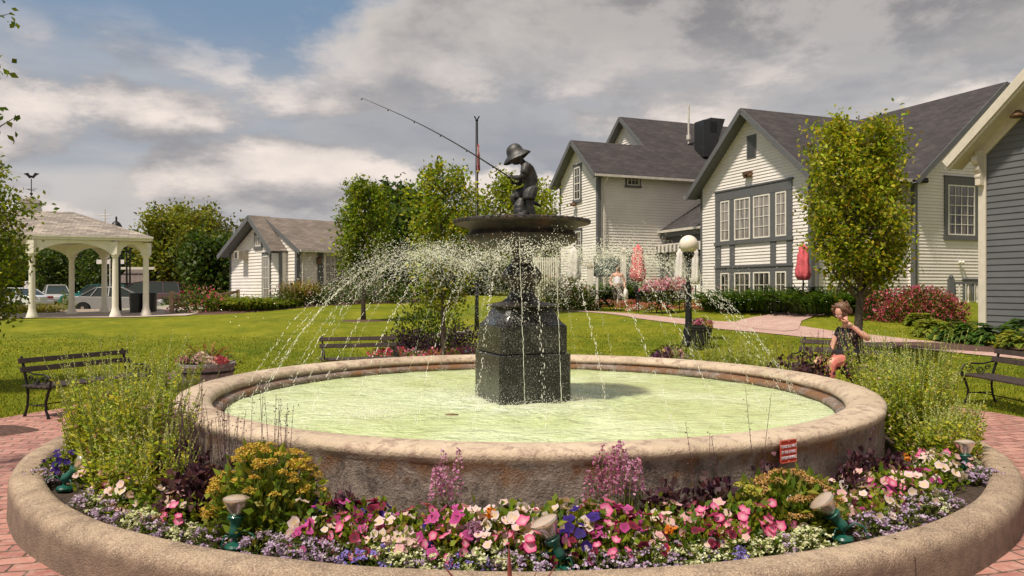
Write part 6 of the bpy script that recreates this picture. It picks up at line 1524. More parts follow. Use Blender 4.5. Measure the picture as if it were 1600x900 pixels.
def tall_plant(label, c, r, h, ns, spike=(.55, .56, .22), nm='tall_perennial', cs=None, fl=None):
    root = thing(nm, label, 'plant', c, 'tall green plants in the bed'); C, D, L, cc, Wd = [], [], [], [], []; mb = MB(); SP = []; FL = []
    cs = cs or [(.42, .46, .045), (.55, .54, .06), (.27, .34, .035)]
    for i in range(ns):
        a = random.uniform(0, 6.28); q = random.random() ** .6; p = Vector((c.x + r * q * math.cos(a) * .8, c.y + r * q * math.sin(a) * .8, c.z)); hh = h * random.uniform(.55, 1.05); out = Vector((math.cos(a), math.sin(a), 0)) * q * .28 * hh + Vector((random.gauss(0, .03), random.gauss(0, .03), 0)); t = p + out + Vector((0, 0, hh)); m = p.lerp(t, .5) - out * .15; mb.tube([p, m, t], [.0035, .003, .0012], 4, cap=False)
        nl = int(34 * hh / h)
        for k in range(nl):
            s = (k + .5) / nl * .80; b = (p.lerp(m, s * 2) if s < .5 else m.lerp(t, s * 2 - 1)); an = k * 2.4 + i; d = Vector((math.cos(an), math.sin(an), .55)); C.append(b); D.append(d); L.append(.068 * (1.1 - s * .75) * random.uniform(.8, 1.25)); Wd.append(.022)
        for k in range(22):
            s = .74 + .26 * k / 21; b = m.lerp(t, s * 2 - 1); an = random.uniform(0, 6.28); SP.append(b + Vector((math.cos(an), math.sin(an), 0)) * .008 * (1.25 - s))
        if random.random() < .35: FL.append(m.lerp(t, random.uniform(-.4, .3)) + Vector((random.gauss(0, .03), random.gauss(0, .03), 0)))
    n = len(C); leafmesh('foliage', np.array(C), np.array(D), rdir(n, .8), np.array(L), np.array(Wd), cols(n, cs, .2, .08), LEAF, root); mb.build('stems', LEAFG, root)
    SP = np.array(SP); flowers_mesh('flower_spikes', SP, rdir(len(SP), .4), .0050, cols(len(SP), [spike, tuple(v * 1.25 for v in spike)], .15, .06), spike, PETAL, root, lobes=3)
    if fl and FL: FL = np.repeat(np.array(FL), 5, 0) + RNG.normal(size=(len(FL) * 5, 3)) * .02; flowers_mesh('blossoms', FL, rdir(len(FL)), .010, cols(len(FL), fl, .15), fl[0], PETAL, root, lobes=3)
FLP = [(.55, .30, .30), (.50, .25, .12), (.6, .45, .35)]
for px, f, r, h, ns, lb in ((138, .18, .18, .62, 26, 'at the left edge of the bed, shortest of the group'), (160, .25, .22, .85, 44, 'left of the tallest stems, before the left bench'), (192, .40, .26, 1.02, 54, 'tallest stems before the left bench end'), (232, .25, .22, .90, 42, 'right of the tallest, before the flower tub'), (250, .45, .16, .60, 26, 'lower right of the left group, by the burgundy plants'), (188, .60, .18, .50, 26, 'low in front of the left group')):
    tall_plant(f'yellow-green feathery plant {lb}', on_ring(px, f), r, h, int(ns * 1.7), fl=FLP)
tall_plant('airy green spikes behind the left group, against the pool rim', on_ring(225, .4, True) if False else Vector((-3.35, 7.6, SOIL)), .22, .80, 26, fl=FLP)
for i, (x, y, r, h, ns, lb) in enumerate(((3.50, 7.15, .20, .80, 44, 'leftmost of the right group beside the pool rim'), (3.38, 6.40, .20, .84, 50, 'in the middle of the right group'), (3.62, 6.75, .22, .98, 50, 'tallest of the right group before the right bench'), (3.22, 5.75, .18, .50, 44, 'low at the near end of the right group'), (3.50, 6.05, .18, .55, 40, 'at the outer edge of the right group'))):
    tall_plant(f'green feathery plant {lb}', Vector((x, y, SOIL)), r, h, int(ns * 1.8), fl=FLP)
for x, y, r, h, ns, lb in ((3.72, 7.9, .2, .95, 34, 'behind the right pool rim, right of the seated woman'), (3.45, 8.7, .2, .80, 26, 'behind the right pool rim beside her skirt'), (-3.5, 8.2, .2, .62, 20, 'left of the pool before the flower tub')):
    tall_plant(f'sparse pale flowering spikes {lb}', Vector((x, y, SOIL)), r, h, ns, fl=[(.5, .3, .45), (.55, .4, .3)])
for px, h, lb in ((1075, .74, 'below the lamp post'), (1108, .80, 'below the dark flower pot'), (1142, .76, 'third from the left'), (1178, .72, 'fourth from the left'), (1206, .66, 'nearest the seated woman')):
    tall_plant(f'yellow-green spiky plant behind the far pool rim, {lb}', on_ring(px, .4, True), .24, h, 34, cs=[(.22, .27, .03), (.30, .32, .04)], nm='tall_perennial')
for px, h, lb in ((505, .58, 'before the far bench, left end'), (560, .52, 'before the far bench, right end'), (460, .5, 'left of the far bench')):
    tall_plant(f'thin yellow-green stems behind the far pool rim {lb}', on_ring(px, .4, True), .25, h, 12, cs=[(.24, .27, .03), (.30, .30, .04)])
# ---------------------------------------------------------------- spotlights
def spotlight(label, px, f, tilt, cable=1):
    c = (px if f is None else on_ring(px, f)) + Vector((0, 0, .012)); root = thing('garden_spotlight', label, 'spotlight', c, 'green garden spotlights in the bed'); t = Vector(tilt).normalized()
    mb = MB(); mb.lathe([(.042, 0), (.045, .012), (.038, .022), (.018, .026), (.012, .03)], 18, c); mb.tube([c + Vector((0, 0, .02)), c + Vector((0, 0, .062))], .009, 8); mb.build('base', 'green_plastic', root, smooth=True)
    j = c + Vector((0, 0, .062)); rot = t.to_track_quat('Z', 'Y').to_matrix().to_4x4(); m4 = Matrix.Translation(j) @ rot
    mb = MB(); mb.m = m4; mb.lathe([(.012, -.012), (.024, .0), (.027, .012), (.022, .03), (.023, .055), (.033, .068), (.036, .078), (.033, .082), (.01, .082)], 20); mb.m = Matrix.Identity(4)
    mb.tube([j + Vector((-.02, 0, 0)), j + Vector((.02, 0, 0))], .007, 8); so_ = mb.build('socket', 'green_plastic', root, smooth=True)
    mb = MB(); mb.m = m4; mb.lathe([(.022, .083), (.027, .092), (.043, .118), (.058, .146), (.061, .154), (.059, .160)], 28, cap=False); mb.build('reflector', 'chrome', root, smooth=True)
    mb = MB(); mb.m = m4; mb.lathe([(.0595, .158), (.045, .167), (.025, .172), (.001, .174)], 28, cap=False); mb.build('lens', 'lens_glass', root, smooth=True)
    mb = MB(); s = cable; mb.tube([c + Vector((.01 * s, 0, .05)), c + Vector((.045 * s, -.01, .085)), c + Vector((.085 * s, -.02, .07)), c + Vector((.105 * s, -.02, .02)), c + Vector((.115 * s, -.03, -.01))], .0042, 8)
    root.scale = (1.18,) * 3
    mb.tube([c + Vector((-.01 * s, 0, .05)), c + Vector((-.04 * s, -.01, .06)), c + Vector((-.055 * s, -.015, .02)), c + Vector((-.04 * s, -.02, -.005))], .0042, 8); mb.build('cable', 'green_plastic', root, smooth='all')
spotlight('green garden spotlight tilted right towards the pool, at the far left of the bed', Vector((-3.02, 5.18, SOIL)), None, (.62, .15, .55), -1)
spotlight('upright green garden spotlight in front of the large sedum', 367, .82, (.02, .10, 1), 1)
spotlight('green garden spotlight leaning left, at the middle of the front kerb', 875, .86, (-.42, .02, .90), -1)
spotlight('green garden spotlight leaning left beside the peach sedum', 1318, .84, (-.62, .05, .76), 1)
spotlight('upright green garden spotlight at the far right of the bed', 1510, .80, (-.02, .12, 1), -1)
# ---------------------------------------------------------------- spiky plant nearest the camera
def cordyline():
    c = Vector((-.02, 2.55, 0)); root = thing('spiky_pot_plant', 'reddish spiky leaves of a potted plant rising at the very bottom of the picture', 'potted plant', c)
    mb = MB(); mb.lathe([(.14, 0), (.15, .02), (.19, .28), (.205, .30), (.205, .33), (.18, .33), (.17, .29), (.0, .28)], 28, c); mb.build('pot', 'tub', root, smooth=True)
    mb = MB(); rr = random.Random(2)
    for (px, py, d) in ((795, 848, 2.55), (691, 880, 2.5), (838, 893, 2.5), (868, 884, 2.6), (748, 905, 2.5), (905, 915, 2.6), (650, 925, 2.5), (820, 940, 2.4), (770, 930, 2.4), (720, 950, 2.3)):
        t = P(px, py, d); b = c + Vector((rr.uniform(-.02, .02), rr.uniform(-.02, .02), .27)); side = Vector((1, 0, 0)) if abs(t.x - b.x) < .2 else Vector((.8, .3, 0)); pts = []
        for k in range(7): s = k / 6; q = b.lerp(t, s) + Vector((0, 0, .04 * math.sin(math.pi * s))); w = .017 * (1 - s) ** .75 + .0004; pts.append((q, w))
        for (q0, w0), (q1, w1) in zip(pts[:-1], pts[1:]):
            fz = Vector((0, -.004, 0)); mb.add([q0 - side * w0, q0 + fz, q0 + side * w0, q1 + side * w1, q1 + fz, q1 - side * w1], [(0, 1, 4, 5), (1, 2, 3, 4)])
    mb.build('leaves', plain('cordyline_red', (.22, .06, .045), .45, var=.3, scale=25), root)
cordyline()
# ---------------------------------------------------------------- benches
def make_bench(L=1.5):
    root = thing('park_bench', 'x', 'bench')
    hx = L / 2
    for s in (-1, 1):
        x = s * (hx - .06); mb = MB()
        mb.tube([(x, -.19, .0), (x, -.185, .03), (x, -.15, .10), (x, -.145, .22), (x, -.18, .34), (x, -.215, .41)], [.022, .017, .015, .015, .017, .018], 8)          # front leg
        mb.tube([(x, .24, .0), (x, .23, .03), (x, .19, .14), (x, .175, .28), (x, .185, .42), (x, .235, .60), (x, .285, .80), (x, .30, .83)], [.022, .017, .015, .015, .018, .017, .016, .018], 8)   # rear leg running up into the back
        mb.bar((x, -.23, .415), (x, .20, .405), .03, .025); mb.tube([(x, -.145, .17), (x, .185, .17)], .009, 6); mb.ball((x, .02, .17), .018, 8, 6)
        e = mb.build('end_frame', 'iron', root, smooth=True)
        mb = MB()
        arm = [(x, -.215, .42), (x, -.235, .50), (x, -.20, .575), (x, -.10, .60), (x, .05, .595), (x, .15, .62), (x, .235, .63)]
        mb.tube(arm, [.013] * 7, 6)
        for (cy, cz, r0, dirn, tn) in ((-.13, .52, .055, 1, 1.6), (.02, .50, .06, -1, 1.7), (.12, .54, .04, 1, 1.4)):
            pts = []
            for k in range(22): t = k / 21; a = dirn * t * tn * 2 * math.pi; r_ = r0 * (1 - t * .72); pts.append((x, cy + r_ * math.cos(a), cz + r_ * math.sin(a)))
            mb.tube(pts, .0075, 5)
        mb.build('armrest_scroll', 'iron', e, smooth='all')
    for (y, z, h) in ((.245, .655, .075), (.285, .775, .07)):
        mb = MB(); mb.bar((-hx, y - .02, z), (hx, y - .02, z), .025, h, (0, .28, 1)); mb.build('backrest_slat', 'bench_wood', root, bevel=.004)
    for y in (-.19, -.10, -.01, .08, .165):
        mb = MB(); mb.bar((-hx, y, .435), (hx, y, .435), .072, .026); mb.build('seat_slat', 'bench_wood', root, bevel=.004)
    mb = MB(); mb.tube([(-hx + .06, .02, .17), (hx - .06, .02, .17)], .008, 6); mb.build('tie_rod', 'iron', root)
    return root
b0 = make_bench(); bf = family(b0)
def aim(fx, fy): return math.atan2(fy, fx) + math.pi / 2      # rotation that turns -y into (fx, fy)
b0.scale = (1, 1, .86); b0.location = (-5.33, 9.72, .012); b0.rotation_euler.z = aim(.91, -.41); tag(b0, 'dark slatted iron bench on the brick edge at the left of the picture', 'bench', 'benches round the fountain')
dup(b0, bf, (6.22, 9.5, .012), aim(-1, -.04), 'dark bench cut by the right edge, its scrolled arm towards the pool', scale=(1, 1, .90))
dup(b0, bf, (-2.52, 12.75, float(gz(-2.5, 12.7)) - .02), aim(.30, -.95), 'small-looking dark bench seen over the far pool rim left of the fountain', scale=(.86, 1, .92))
dup(b0, bf, (4.72, 11.12, float(gz(4.7, 11.1))), aim(-.72, -.69), 'dark bench the seated woman is sitting on', scale=(.92, 1, .95))
# ---------------------------------------------------------------- flower tubs
def tub(label, c, r, h, spill, spikes=True, mat='tub', cs=None, nm='flower_tub', sc=1):
    root = thing(nm, label, 'flower tub', c); mb = MB(); mb.lathe([(r * .80, 0), (r * .98, h * .9), (r * 1.03, h * .92), (r * 1.03, h), (r * .9, h), (r * .88, h * .86), (0, h * .86)], 30, c); t = mb.build('tub', mat, root, smooth=True)
    mb = MB()
    for q in (.22, .78): rr_ = r * (.80 + .18 * q / .9) + .004; mb.lathe([(rr_, h * q - .015), (rr_ + .006, h * q - .015), (rr_ + .008, h * q + .015), (rr_, h * q + .015)], 30, c, cap=False)
    mb.build('hoop', 'iron', t)
    top = c + Vector((0, 0, h * .8)); bush_mesh(root, top, r * 1.05, r * .95, .24, 700, .05, [(.10, .13, .03), (.06, .03, .05), (.18, .20, .04)], shell=.45)
    for i, (dx, dz, w, col) in enumerate(spill): bush_mesh(root, top + Vector((dx, -r * .55, dz)), w, w * .8, w * 1.1, 210, .032, [col, tuple(min(.8, v * 1.3) for v in col)], 'blossoms', PETAL, .3, wr=.9)
    if spikes:
        root_c = top; blades(root, root_c, .06, .06, .42 * sc, 34, .02, [(.32, .10, .06), (.24, .09, .05)], 'spikes', arch=.16)
    return root
c = G(X(322, 10.6), 10.6); tub('grey wooden tub of mixed flowers with red spikes left of the pool', c, .38, .52, [(-.36, -.18, .14, (.48, .24, .50)), (-.22, -.30, .12, (.50, .22, .46)), (.02, .10, .13, (.70, .46, .44)), (.16, .06, .11, (.70, .52, .46)), (.28, .08, .10, (.46, .10, .14)), (-.24, .10, .08, (.40, .14, .22)), (-.02, -.30, .10, (.50, .24, .48))])
c = G(X(1048, 13.4), 13.4); tub('low flower tub with yellow and pink blooms beyond the far pool rim', c, .34, .36, [(-.1, .05, .12, (.55, .36, .15)), (.1, .04, .13, (.66, .40, .38)), (.22, -.05, .12, (.30, .22, .40)), (-.28, -.02, .1, (.08, .03, .06))], False)
c = gd(1095, 16.6); tub('dark basket pot of pink and yellow flowers beside the lamp post', c, .24, .50, [(-.05, .1, .12, (.50, .12, .25)), (.1, .05, .12, (.55, .42, .08)), (.16, .1, .08, (.55, .2, .3))], False, 'black_plastic')
# ---------------------------------------------------------------- globe lamp
def globe_lamp():
    c = gd(1076, 17.0); top = Z(382, 17); H = top - .22 - c.z; root = thing('globe_street_lamp', 'black fluted lamp post with one large unlit white globe', 'lamp', c)
    mb = MB(); mb.lathe([(.17, 0), (.17, .08), (.13, .12), (.12, .34), (.095, .40), (.075, .46), (.062, H * .55), (.055, H * .78), (.075, H * .80), (.055, H * .83), (.05, H - .10), (.10, H - .06), (.13, H), (.13, H + .04), (.05, H + .045)], 20, c, mod=lambda a, i: 1 + (.06 * math.cos(10 * a) if 4 < i < 8 else 0)); mb.build('post', 'iron', root, smooth=True)
    mb = MB(); mb.ball(c + Vector((0, 0, top - c.z)), .205, 36, 22, (1, 1, 1)); mb.build('globe', 'lamp_glass_off', root, smooth='all')
globe_lamp()
# ---------------------------------------------------------------- flagpole, fence, sign posts, umbrellas, tables
def flagpole():
    d = 22; c = gd(745, d); root = thing('flagpole', 'dark flagpole with an eagle finial and furled flag behind the fountain', 'flagpole', c); zt = Z(190, d)
    mb = MB(); mb.tube([c, Vector((c.x, d, c.z + .5)), Vector((c.x, d, zt))], [.075, .055, .035], 10); mb.build('pole', 'iron', root, smooth='all')
    mb = MB(); t = Vector((c.x, d, zt)); mb.ball(t + Vector((0, 0, .04)), .045, 8, 6)
    for s in (-1, 1): mb.prism([t + Vector((0, 0, .06)), t + Vector((s * .05, 0, .16)), t + Vector((s * .09, 0, .15)), t + Vector((s * .03, 0, .05))], (0, .02, 0))
    mb.build('eagle_finial', 'iron', root)
    m, nt, p, out = mat_base('flag_cloth'); g = geo(nt); mp = nt.new('ShaderNodeMapping'); nt.link(g, mp.inputs[0]); mp.inputs['Scale'].default_value = (16, 16, 1.2); w = nt.noise(mp.outputs[0], 1.5, 2)
    nt.link(nt.ramp(w, [(0, (.05, .05, .10)), (.42, (.35, .04, .05)), (.52, (.45, .36, .34)), (.60, (.38, .05, .06))], 'CONSTANT'), p.inputs['Base Color']); p.inputs['Roughness'].default_value = .9
    mb = MB(); z0, z1 = Z(268, d), Z(226, d); mb.lathe([(.02, z0 - .05), (.055, z0 + .05), (.045, z0 + .3), (.055, (z0 + z1) / 2), (.03, z1)], 18, (c.x + .03, d, 0), mod=lambda a, i: 1 + .3 * math.sin(5 * a + i)); mb.build('furled_flag', 'flag_cloth', root, smooth='all')
flagpole()
def picket():
    root = thing('picket_fence', 'tall pale slatted fence behind the fountain stem', 'fence', gd(858, 38)); d = 38; x0, x1 = X(834, d), X(882, d); zt, zb = Z(402, d), .95; mb = MB(); n = 15
    for i in range(n): x = x0 + (x1 - x0) * i / (n - 1); mb.box((x, d, (zb + zt) / 2), (.065, .03, zt - zb))
    mb.build('slat_panel', 'white_trim', root); mb = MB(); mb.bar((x0, d + .04, zt - .2), (x1, d + .04, zt - .2), .04, .09); mb.bar((x0, d + .04, zb + .3), (x1, d + .04, zb + .3), .04, .09); mb.build_each('rail', 'white_trim', root)
    for x in (x0 + .2, x1 - .3): mb = MB(); mb.box((x, d + .1, (zb + zt) / 2), (.12, .1, zt - zb + .1)); mb.build('post', 'wood_rail', root)
picket()
def posts():
    for px, d, y0, w, lb in ((922, 29, 416, .20, 'white square post with a cap left of the historic marker'), (975, 30.5, 394, .16, 'slim white post right of the historic marker')):
        c = gd(px, d); zt = Z(y0, d); root = thing('white_post', lb, 'post', c); mb = MB(); mb.box((c.x, d, (c.z + zt) / 2), (w, w, zt - c.z)); mb.build('shaft', 'white_trim', root, bevel=.01)
        mb = MB(); mb.box((c.x, d, zt + .02), (w + .08, w + .08, .05)); mb.ball((c.x, d, zt + .10), .07, 10, 8); mb.build('cap', 'cream_trim', root)
    d = 30; c = gd(948, d); root = thing('historic_marker', 'green-grey marker sign in a scrolled black frame on two posts', 'sign', c); x0, x1 = X(929, d), X(968, d); z0, z1 = Z(431, d), Z(402, d)
    mb = MB(); mb.box(((x0 + x1) / 2, d, (z0 + z1) / 2), (x1 - x0 - .06, .05, z1 - z0 - .04)); mb.build('panel', 'sign_green', root)
    mb = MB(); pts = [(x0, d, z0), (x0, d, z1), (x0 + .10, d, z1 + .05), (x0 + .25, d, z1), ((x0 + x1) / 2 - .2, d, z1 + .02), ((x0 + x1) / 2 - .12, d, z1 + .12), ((x0 + x1) / 2, d, z1 + .16), ((x0 + x1) / 2 + .12, d, z1 + .12), ((x0 + x1) / 2 + .2, d, z1 + .02), (x1 - .25, d, z1), (x1 - .1, d, z1 + .05), (x1, d, z1), (x1, d, z0), (x0, d, z0)]
    mb.tube(pts, .035, 6); mb.build('frame', 'iron', root)
    for x in (x0 + .1, x1 - .1): mb = MB(); mb.box((x, d + .04, (c.z + z0) / 2), (.09, .09, z0 - c.z)); mb.build('post', 'white_trim', root)
posts()
def umbrella(label, px, d, y0, y1, w, mat, group=None, base=True):
    c = gd(px, d); root = thing('closed_parasol', label, 'umbrella', c, group); zt, zb = Z(y0, d), Z(y1, d); H = zt - zb; mb = MB(); mb.tube([c, Vector((c.x, d, zt + .05))], .025, 8); mb.build('pole', 'iron', root)
    mb = MB(); mb.lathe([(.02, zt), (.05, zt - .06 * H), (w * .35, zt - .12 * H), (w * .30, zt - .22 * H), (w * .42, zt - .32 * H), (w * .40, zt - .5 * H), (w * .50, zt - .7 * H), (w * .52, zt - .86 * H), (w * .40, zb + .03), (.05, zb)], 26, (c.x, d, 0), mod=lambda a, i: 1 + .20 * math.sin(6 * a + i * .5) + .1 * math.sin(11 * a)); mb.build('canopy', mat, root, smooth='all')
    if base: mb = MB(); mb.lathe([(.26, 0), (.27, .05), (.20, .13), (.06, .19), (.05, .26)], 20, c); mb.build('base', 'stone_white', root, smooth=True)
umbrella('closed red parasol beside the dark doorway behind the walking woman', 997, 28.5, 381, 440, .50, 'pink_cloth')
umbrella('closed red parasol on a white base before the white house window', 1255, 23.6, 380, 438, .38, 'pink_cloth')
umbrella('closed off-white parasol below the tall house window', 897, 31, 385, 440, .50, 'white_cloth', base=False)
umbrella('closed white parasol just left of the lamp globe post', 1062, 30.5, 388, 445, .34, 'white_cloth', base=False)
umbrella('closed white parasol just right of the lamp globe post', 1087, 30.6, 386, 445, .30, 'white_cloth', base=False)
def make_table():
    root = thing('patio_table', 'x', 'table'); mb = MB(); mb.lathe([(.60, .71), (.61, .725), (.60, .74), (.05, .74)], 28); mb.build('tabletop', 'iron', root, smooth=True)
    for k in range(2):
        mb = MB(); a = k * math.pi / 2; u = Vector((math.cos(a), math.sin(a), 0)); mb.tube([u * -.5 + Vector((0, 0, 0)), Vector((0, 0, .36)), u * .45 + Vector((0, 0, .70))], .02, 6); mb.tube([u * .5 + Vector((0, 0, 0)), Vector((0, 0, .36)), u * -.45 + Vector((0, 0, .70))], .02, 6); mb.build('crossed_leg', 'iron', root)
    return root
def make_chair():
    root = thing('patio_chair', 'x', 'chair'); mb = MB(); mb.box((0, 0, .44), (.44, .44, .03)); mb.build('seat', 'iron', root, bevel=.01)
    for x in (-.2, .2):
        for y in (-.2, .2): mb = MB(); mb.tube([(x * 1.1, y * 1.1, 0), (x, y, .43)], .014, 6); mb.build('leg', 'iron', root)
    mb = MB(); mb.tube([(-.2, .2, .43), (-.2, .27, .75), (-.12, .29, .90), (.12, .29, .90), (.2, .27, .75), (.2, .2, .43)], .014, 6)
    for x in (-.12, -.04, .04, .12): mb.tube([(x, .21, .44), (x, .285, .88)], .008, 5)
    mb.build('backrest', 'iron', root); return root
t0 = make_table(); tf = family(t0); p = gd(1030, 24.8); t0.location = p; tag(t0, 'black metal garden table on crossed legs left of the lamp post', 'table', 'patio tables')
dup(t0, tf, gd(1255, 23.6), .5, 'black metal garden table round the foot of the red parasol with white base')
dup(t0, tf, gd(945, 28.4), .9, 'black metal garden table left of the walking woman')
c0 = make_chair(); cf = family(c0); c0.location = gd(1212, 23.4); c0.rotation_euler.z = R(110); tag(c0, 'black metal chair left of the right-hand parasol table', 'chair', 'patio chairs')
for px, d, rz, lb in ((1297, 23.2, -100, 'right of the right-hand parasol table'), (1006, 25.2, 90, 'left of the crossed-leg table near the lamp'), (1056, 25.0, -80, 'between the crossed-leg table and the lamp post'), (918, 28.8, 80, 'beside the white post'), (1010, 29.0, 200, 'below the first red parasol')):
    dup(c0, cf, gd(px, d), R(rz), f'black metal chair {lb}')
# railing by the white house
def railing():
    d = 25.6; c = gd(1505, d); root = thing('stair_railing', 'grey wooden stair railing with pale balusters by the pink bush', 'railing', c); x0, x1 = X(1486, d), X(1540, d); zb, zt = Z(480, d), Z(440, d)
    for x in (x0, x1): mb = MB(); mb.box((x, d, (zb + zt) / 2 + .05), (.16, .16, zt - zb + .1)); mb.ball((x, d, zt + .15), .08, 8, 6); mb.build('newel_post', 'grey_trim', root)
    mb = MB(); mb.bar((x0, d, zt - .04), (x1, d, zt - .04), .08, .07); mb.bar((x0, d, zb + .1), (x1, d, zb + .1), .06, .06); mb.build_each('rail', 'grey_trim', root)
    for i in range(7): x = x0 + (x1 - x0) * (i + .9) / 7.8; mb = MB(); mb.lathe([(.02, 0), (.035, .1), (.018, .2), (.036, (zt - zb) * .5), (.018, (zt - zb) * .8), (.025, zt - zb - .1)], 8, (x, d, zb + .06)); mb.build('baluster', 'gutter' if i % 2 else 'grey_trim', root)
railing()
# ---------------------------------------------------------------- near the parking lot
def lot_things():
    # black lamp behind the pavilion
    d = 34.5; c = gd(186, d); root = thing('lantern_street_lamp', 'tall black street lamp with a domed lantern rising over the pavilion roof', 'lamp', c); zt = Z(357, d)
    mb = MB(); mb.tube([c, c + Vector((0, 0, 1.0)), Vector((c.x, d, zt))], [.12, .085, .05], 12); mb.build('pole', 'iron', root, smooth='all'); x = X(180, d)
    mb = MB(); mb.lathe([(.20, zt), (.26, zt + .02), (.24, zt + .10), (.15, zt + .26), (.05, zt + .33), (.03, zt + .42), (.055, zt + .46), (.01, zt + .56)], 20, (x + .05, d, 0)); mb.build('lantern', 'iron', root, smooth=True)
    for px, lb in ((214, 'behind the corner post'), (234, 'right of the pavilion post')):
        c = gd(px, 33.0); root = thing('litter_bin', f'black slatted litter bin {lb}', 'bin', c, 'black bins by the pavilion'); h = .80; mb = MB(); mb.lathe([(.27, 0), (.27, .05), (.30, h * .95), (.32, h * .96), (.32, h), (.26, h + .03), (.10, h + .05)], 24, c, mod=lambda a, i: 1 + (.02 * math.sin(16 * a) if 0 < i < 3 else 0)); mb.build('body', 'black_plastic', root, smooth=True)
        mb = MB(); mb.lathe([(.31, h + .0), (.31, h + .05), (.18, h + .07), (.16, h + .05)], 24, c); mb.build('lid', 'black_plastic', root, smooth=True)
    for px, lb in ((198, 'left of the pair'), (203, 'right of the pair')):
        d = 55; c = gd(px, d); root = thing('black_pole', f'thin black pole behind the cars, {lb}', 'pole', c, 'pair of thin poles'); mb = MB(); mb.tube([c, Vector((c.x, d, Z(382, d)))], [.08, .05], 8); mb.ball((c.x, d, Z(382, d)), .12, 8, 6); mb.build('shaft', 'iron', root)
    d = 45; c = gd(172, d); root = thing('street_sign', 'white double board sign on a thin post seen through the pavilion', 'sign', c)
    mb = MB(); mb.tube([c, Vector((c.x, d, Z(404, d)))], .04, 8); mb.build('post', 'gutter', root)
    for a, b in ((151, 171), (176, 194)): mb = MB(); mb.box(((X(a, d) + X(b, d)) / 2, d, Z(409, d)), (X(b, d) - X(a, d), .04, .25)); mb.build('board', 'white_cloth', root)
    d = 62; c = gd(164, d); root = thing('antenna_mast', 'thin grey mast with cross arms showing above the pavilion roof', 'mast', c); mb = MB(); zt = Z(327, d); mb.tube([c, Vector((c.x, d, zt))], [.10, .04], 8)
    for dz, w in ((.45, .5), (.7, .25)): mb.tube([(c.x - w, d, zt - dz), (c.x + w, d, zt - dz)], .035, 6); 
    mb.build('shaft', 'gutter', root)
    # split-rail fence
    A, B = Vector((X(268, 31.6), 31.6)), Vector((X(372, 35.5), 35.5)); root = thing('split_rail_fence', 'weathered brown split-rail fence left of the cottage', 'fence', G(A.x, A.y)); N = 4
    for i in range(N): q = A.lerp(B, i / (N - 1)); mb = MB(); hh = 1.0 if i == 0 else .75; mb.box((q.x, q.y, float(gz(q.x, q.y)) + hh / 2 - .05), (.15, .15, hh), .3); mb.build('post', 'wood_rail', root, bevel=.01)
    for i in range(N - 1):
        q0, q1 = A.lerp(B, i / (N - 1)), A.lerp(B, (i + 1) / (N - 1))
        for z in (.28, .58): mb = MB(); mb.bar(G(q0.x, q0.y, z), G(q1.x, q1.y, z + .02), .06, .12); mb.build('rail', 'wood_rail', root)
    c = gd(40 + 5, 62); root = thing('street_sign', 'small pale sign on a post behind the parked white sedan', 'sign', gd(42, 58)); mb = MB(); q = gd(42, 58); mb.tube([q, q + Vector((0, 0, 1.9))], .03, 6); mb.build('post', 'gutter', root); mb = MB(); mb.box((q.x, 58, q.z + 1.8), (.4, .03, .5)); mb.build('board', 'white_cloth', root)
    # wheel stops
    for px, lb in ((96, 'left of the pavilion post'), (141, 'between the pavilion posts')):
        c = gd(px, 36.0); mb = MB(); mb.prism([(c.x - .9, 35.9, c.z), (c.x - .9, 36.15, c.z), (c.x - .9, 36.10, c.z + .15), (c.x - .9, 35.95, c.z + .15)], (1.8, .15, 0)); o = mb.build('wheel_stop', 'concrete_pad'); tag(o, f'pinkish concrete wheel stop {lb}', 'wheel stop', 'wheel stops')
lot_things()
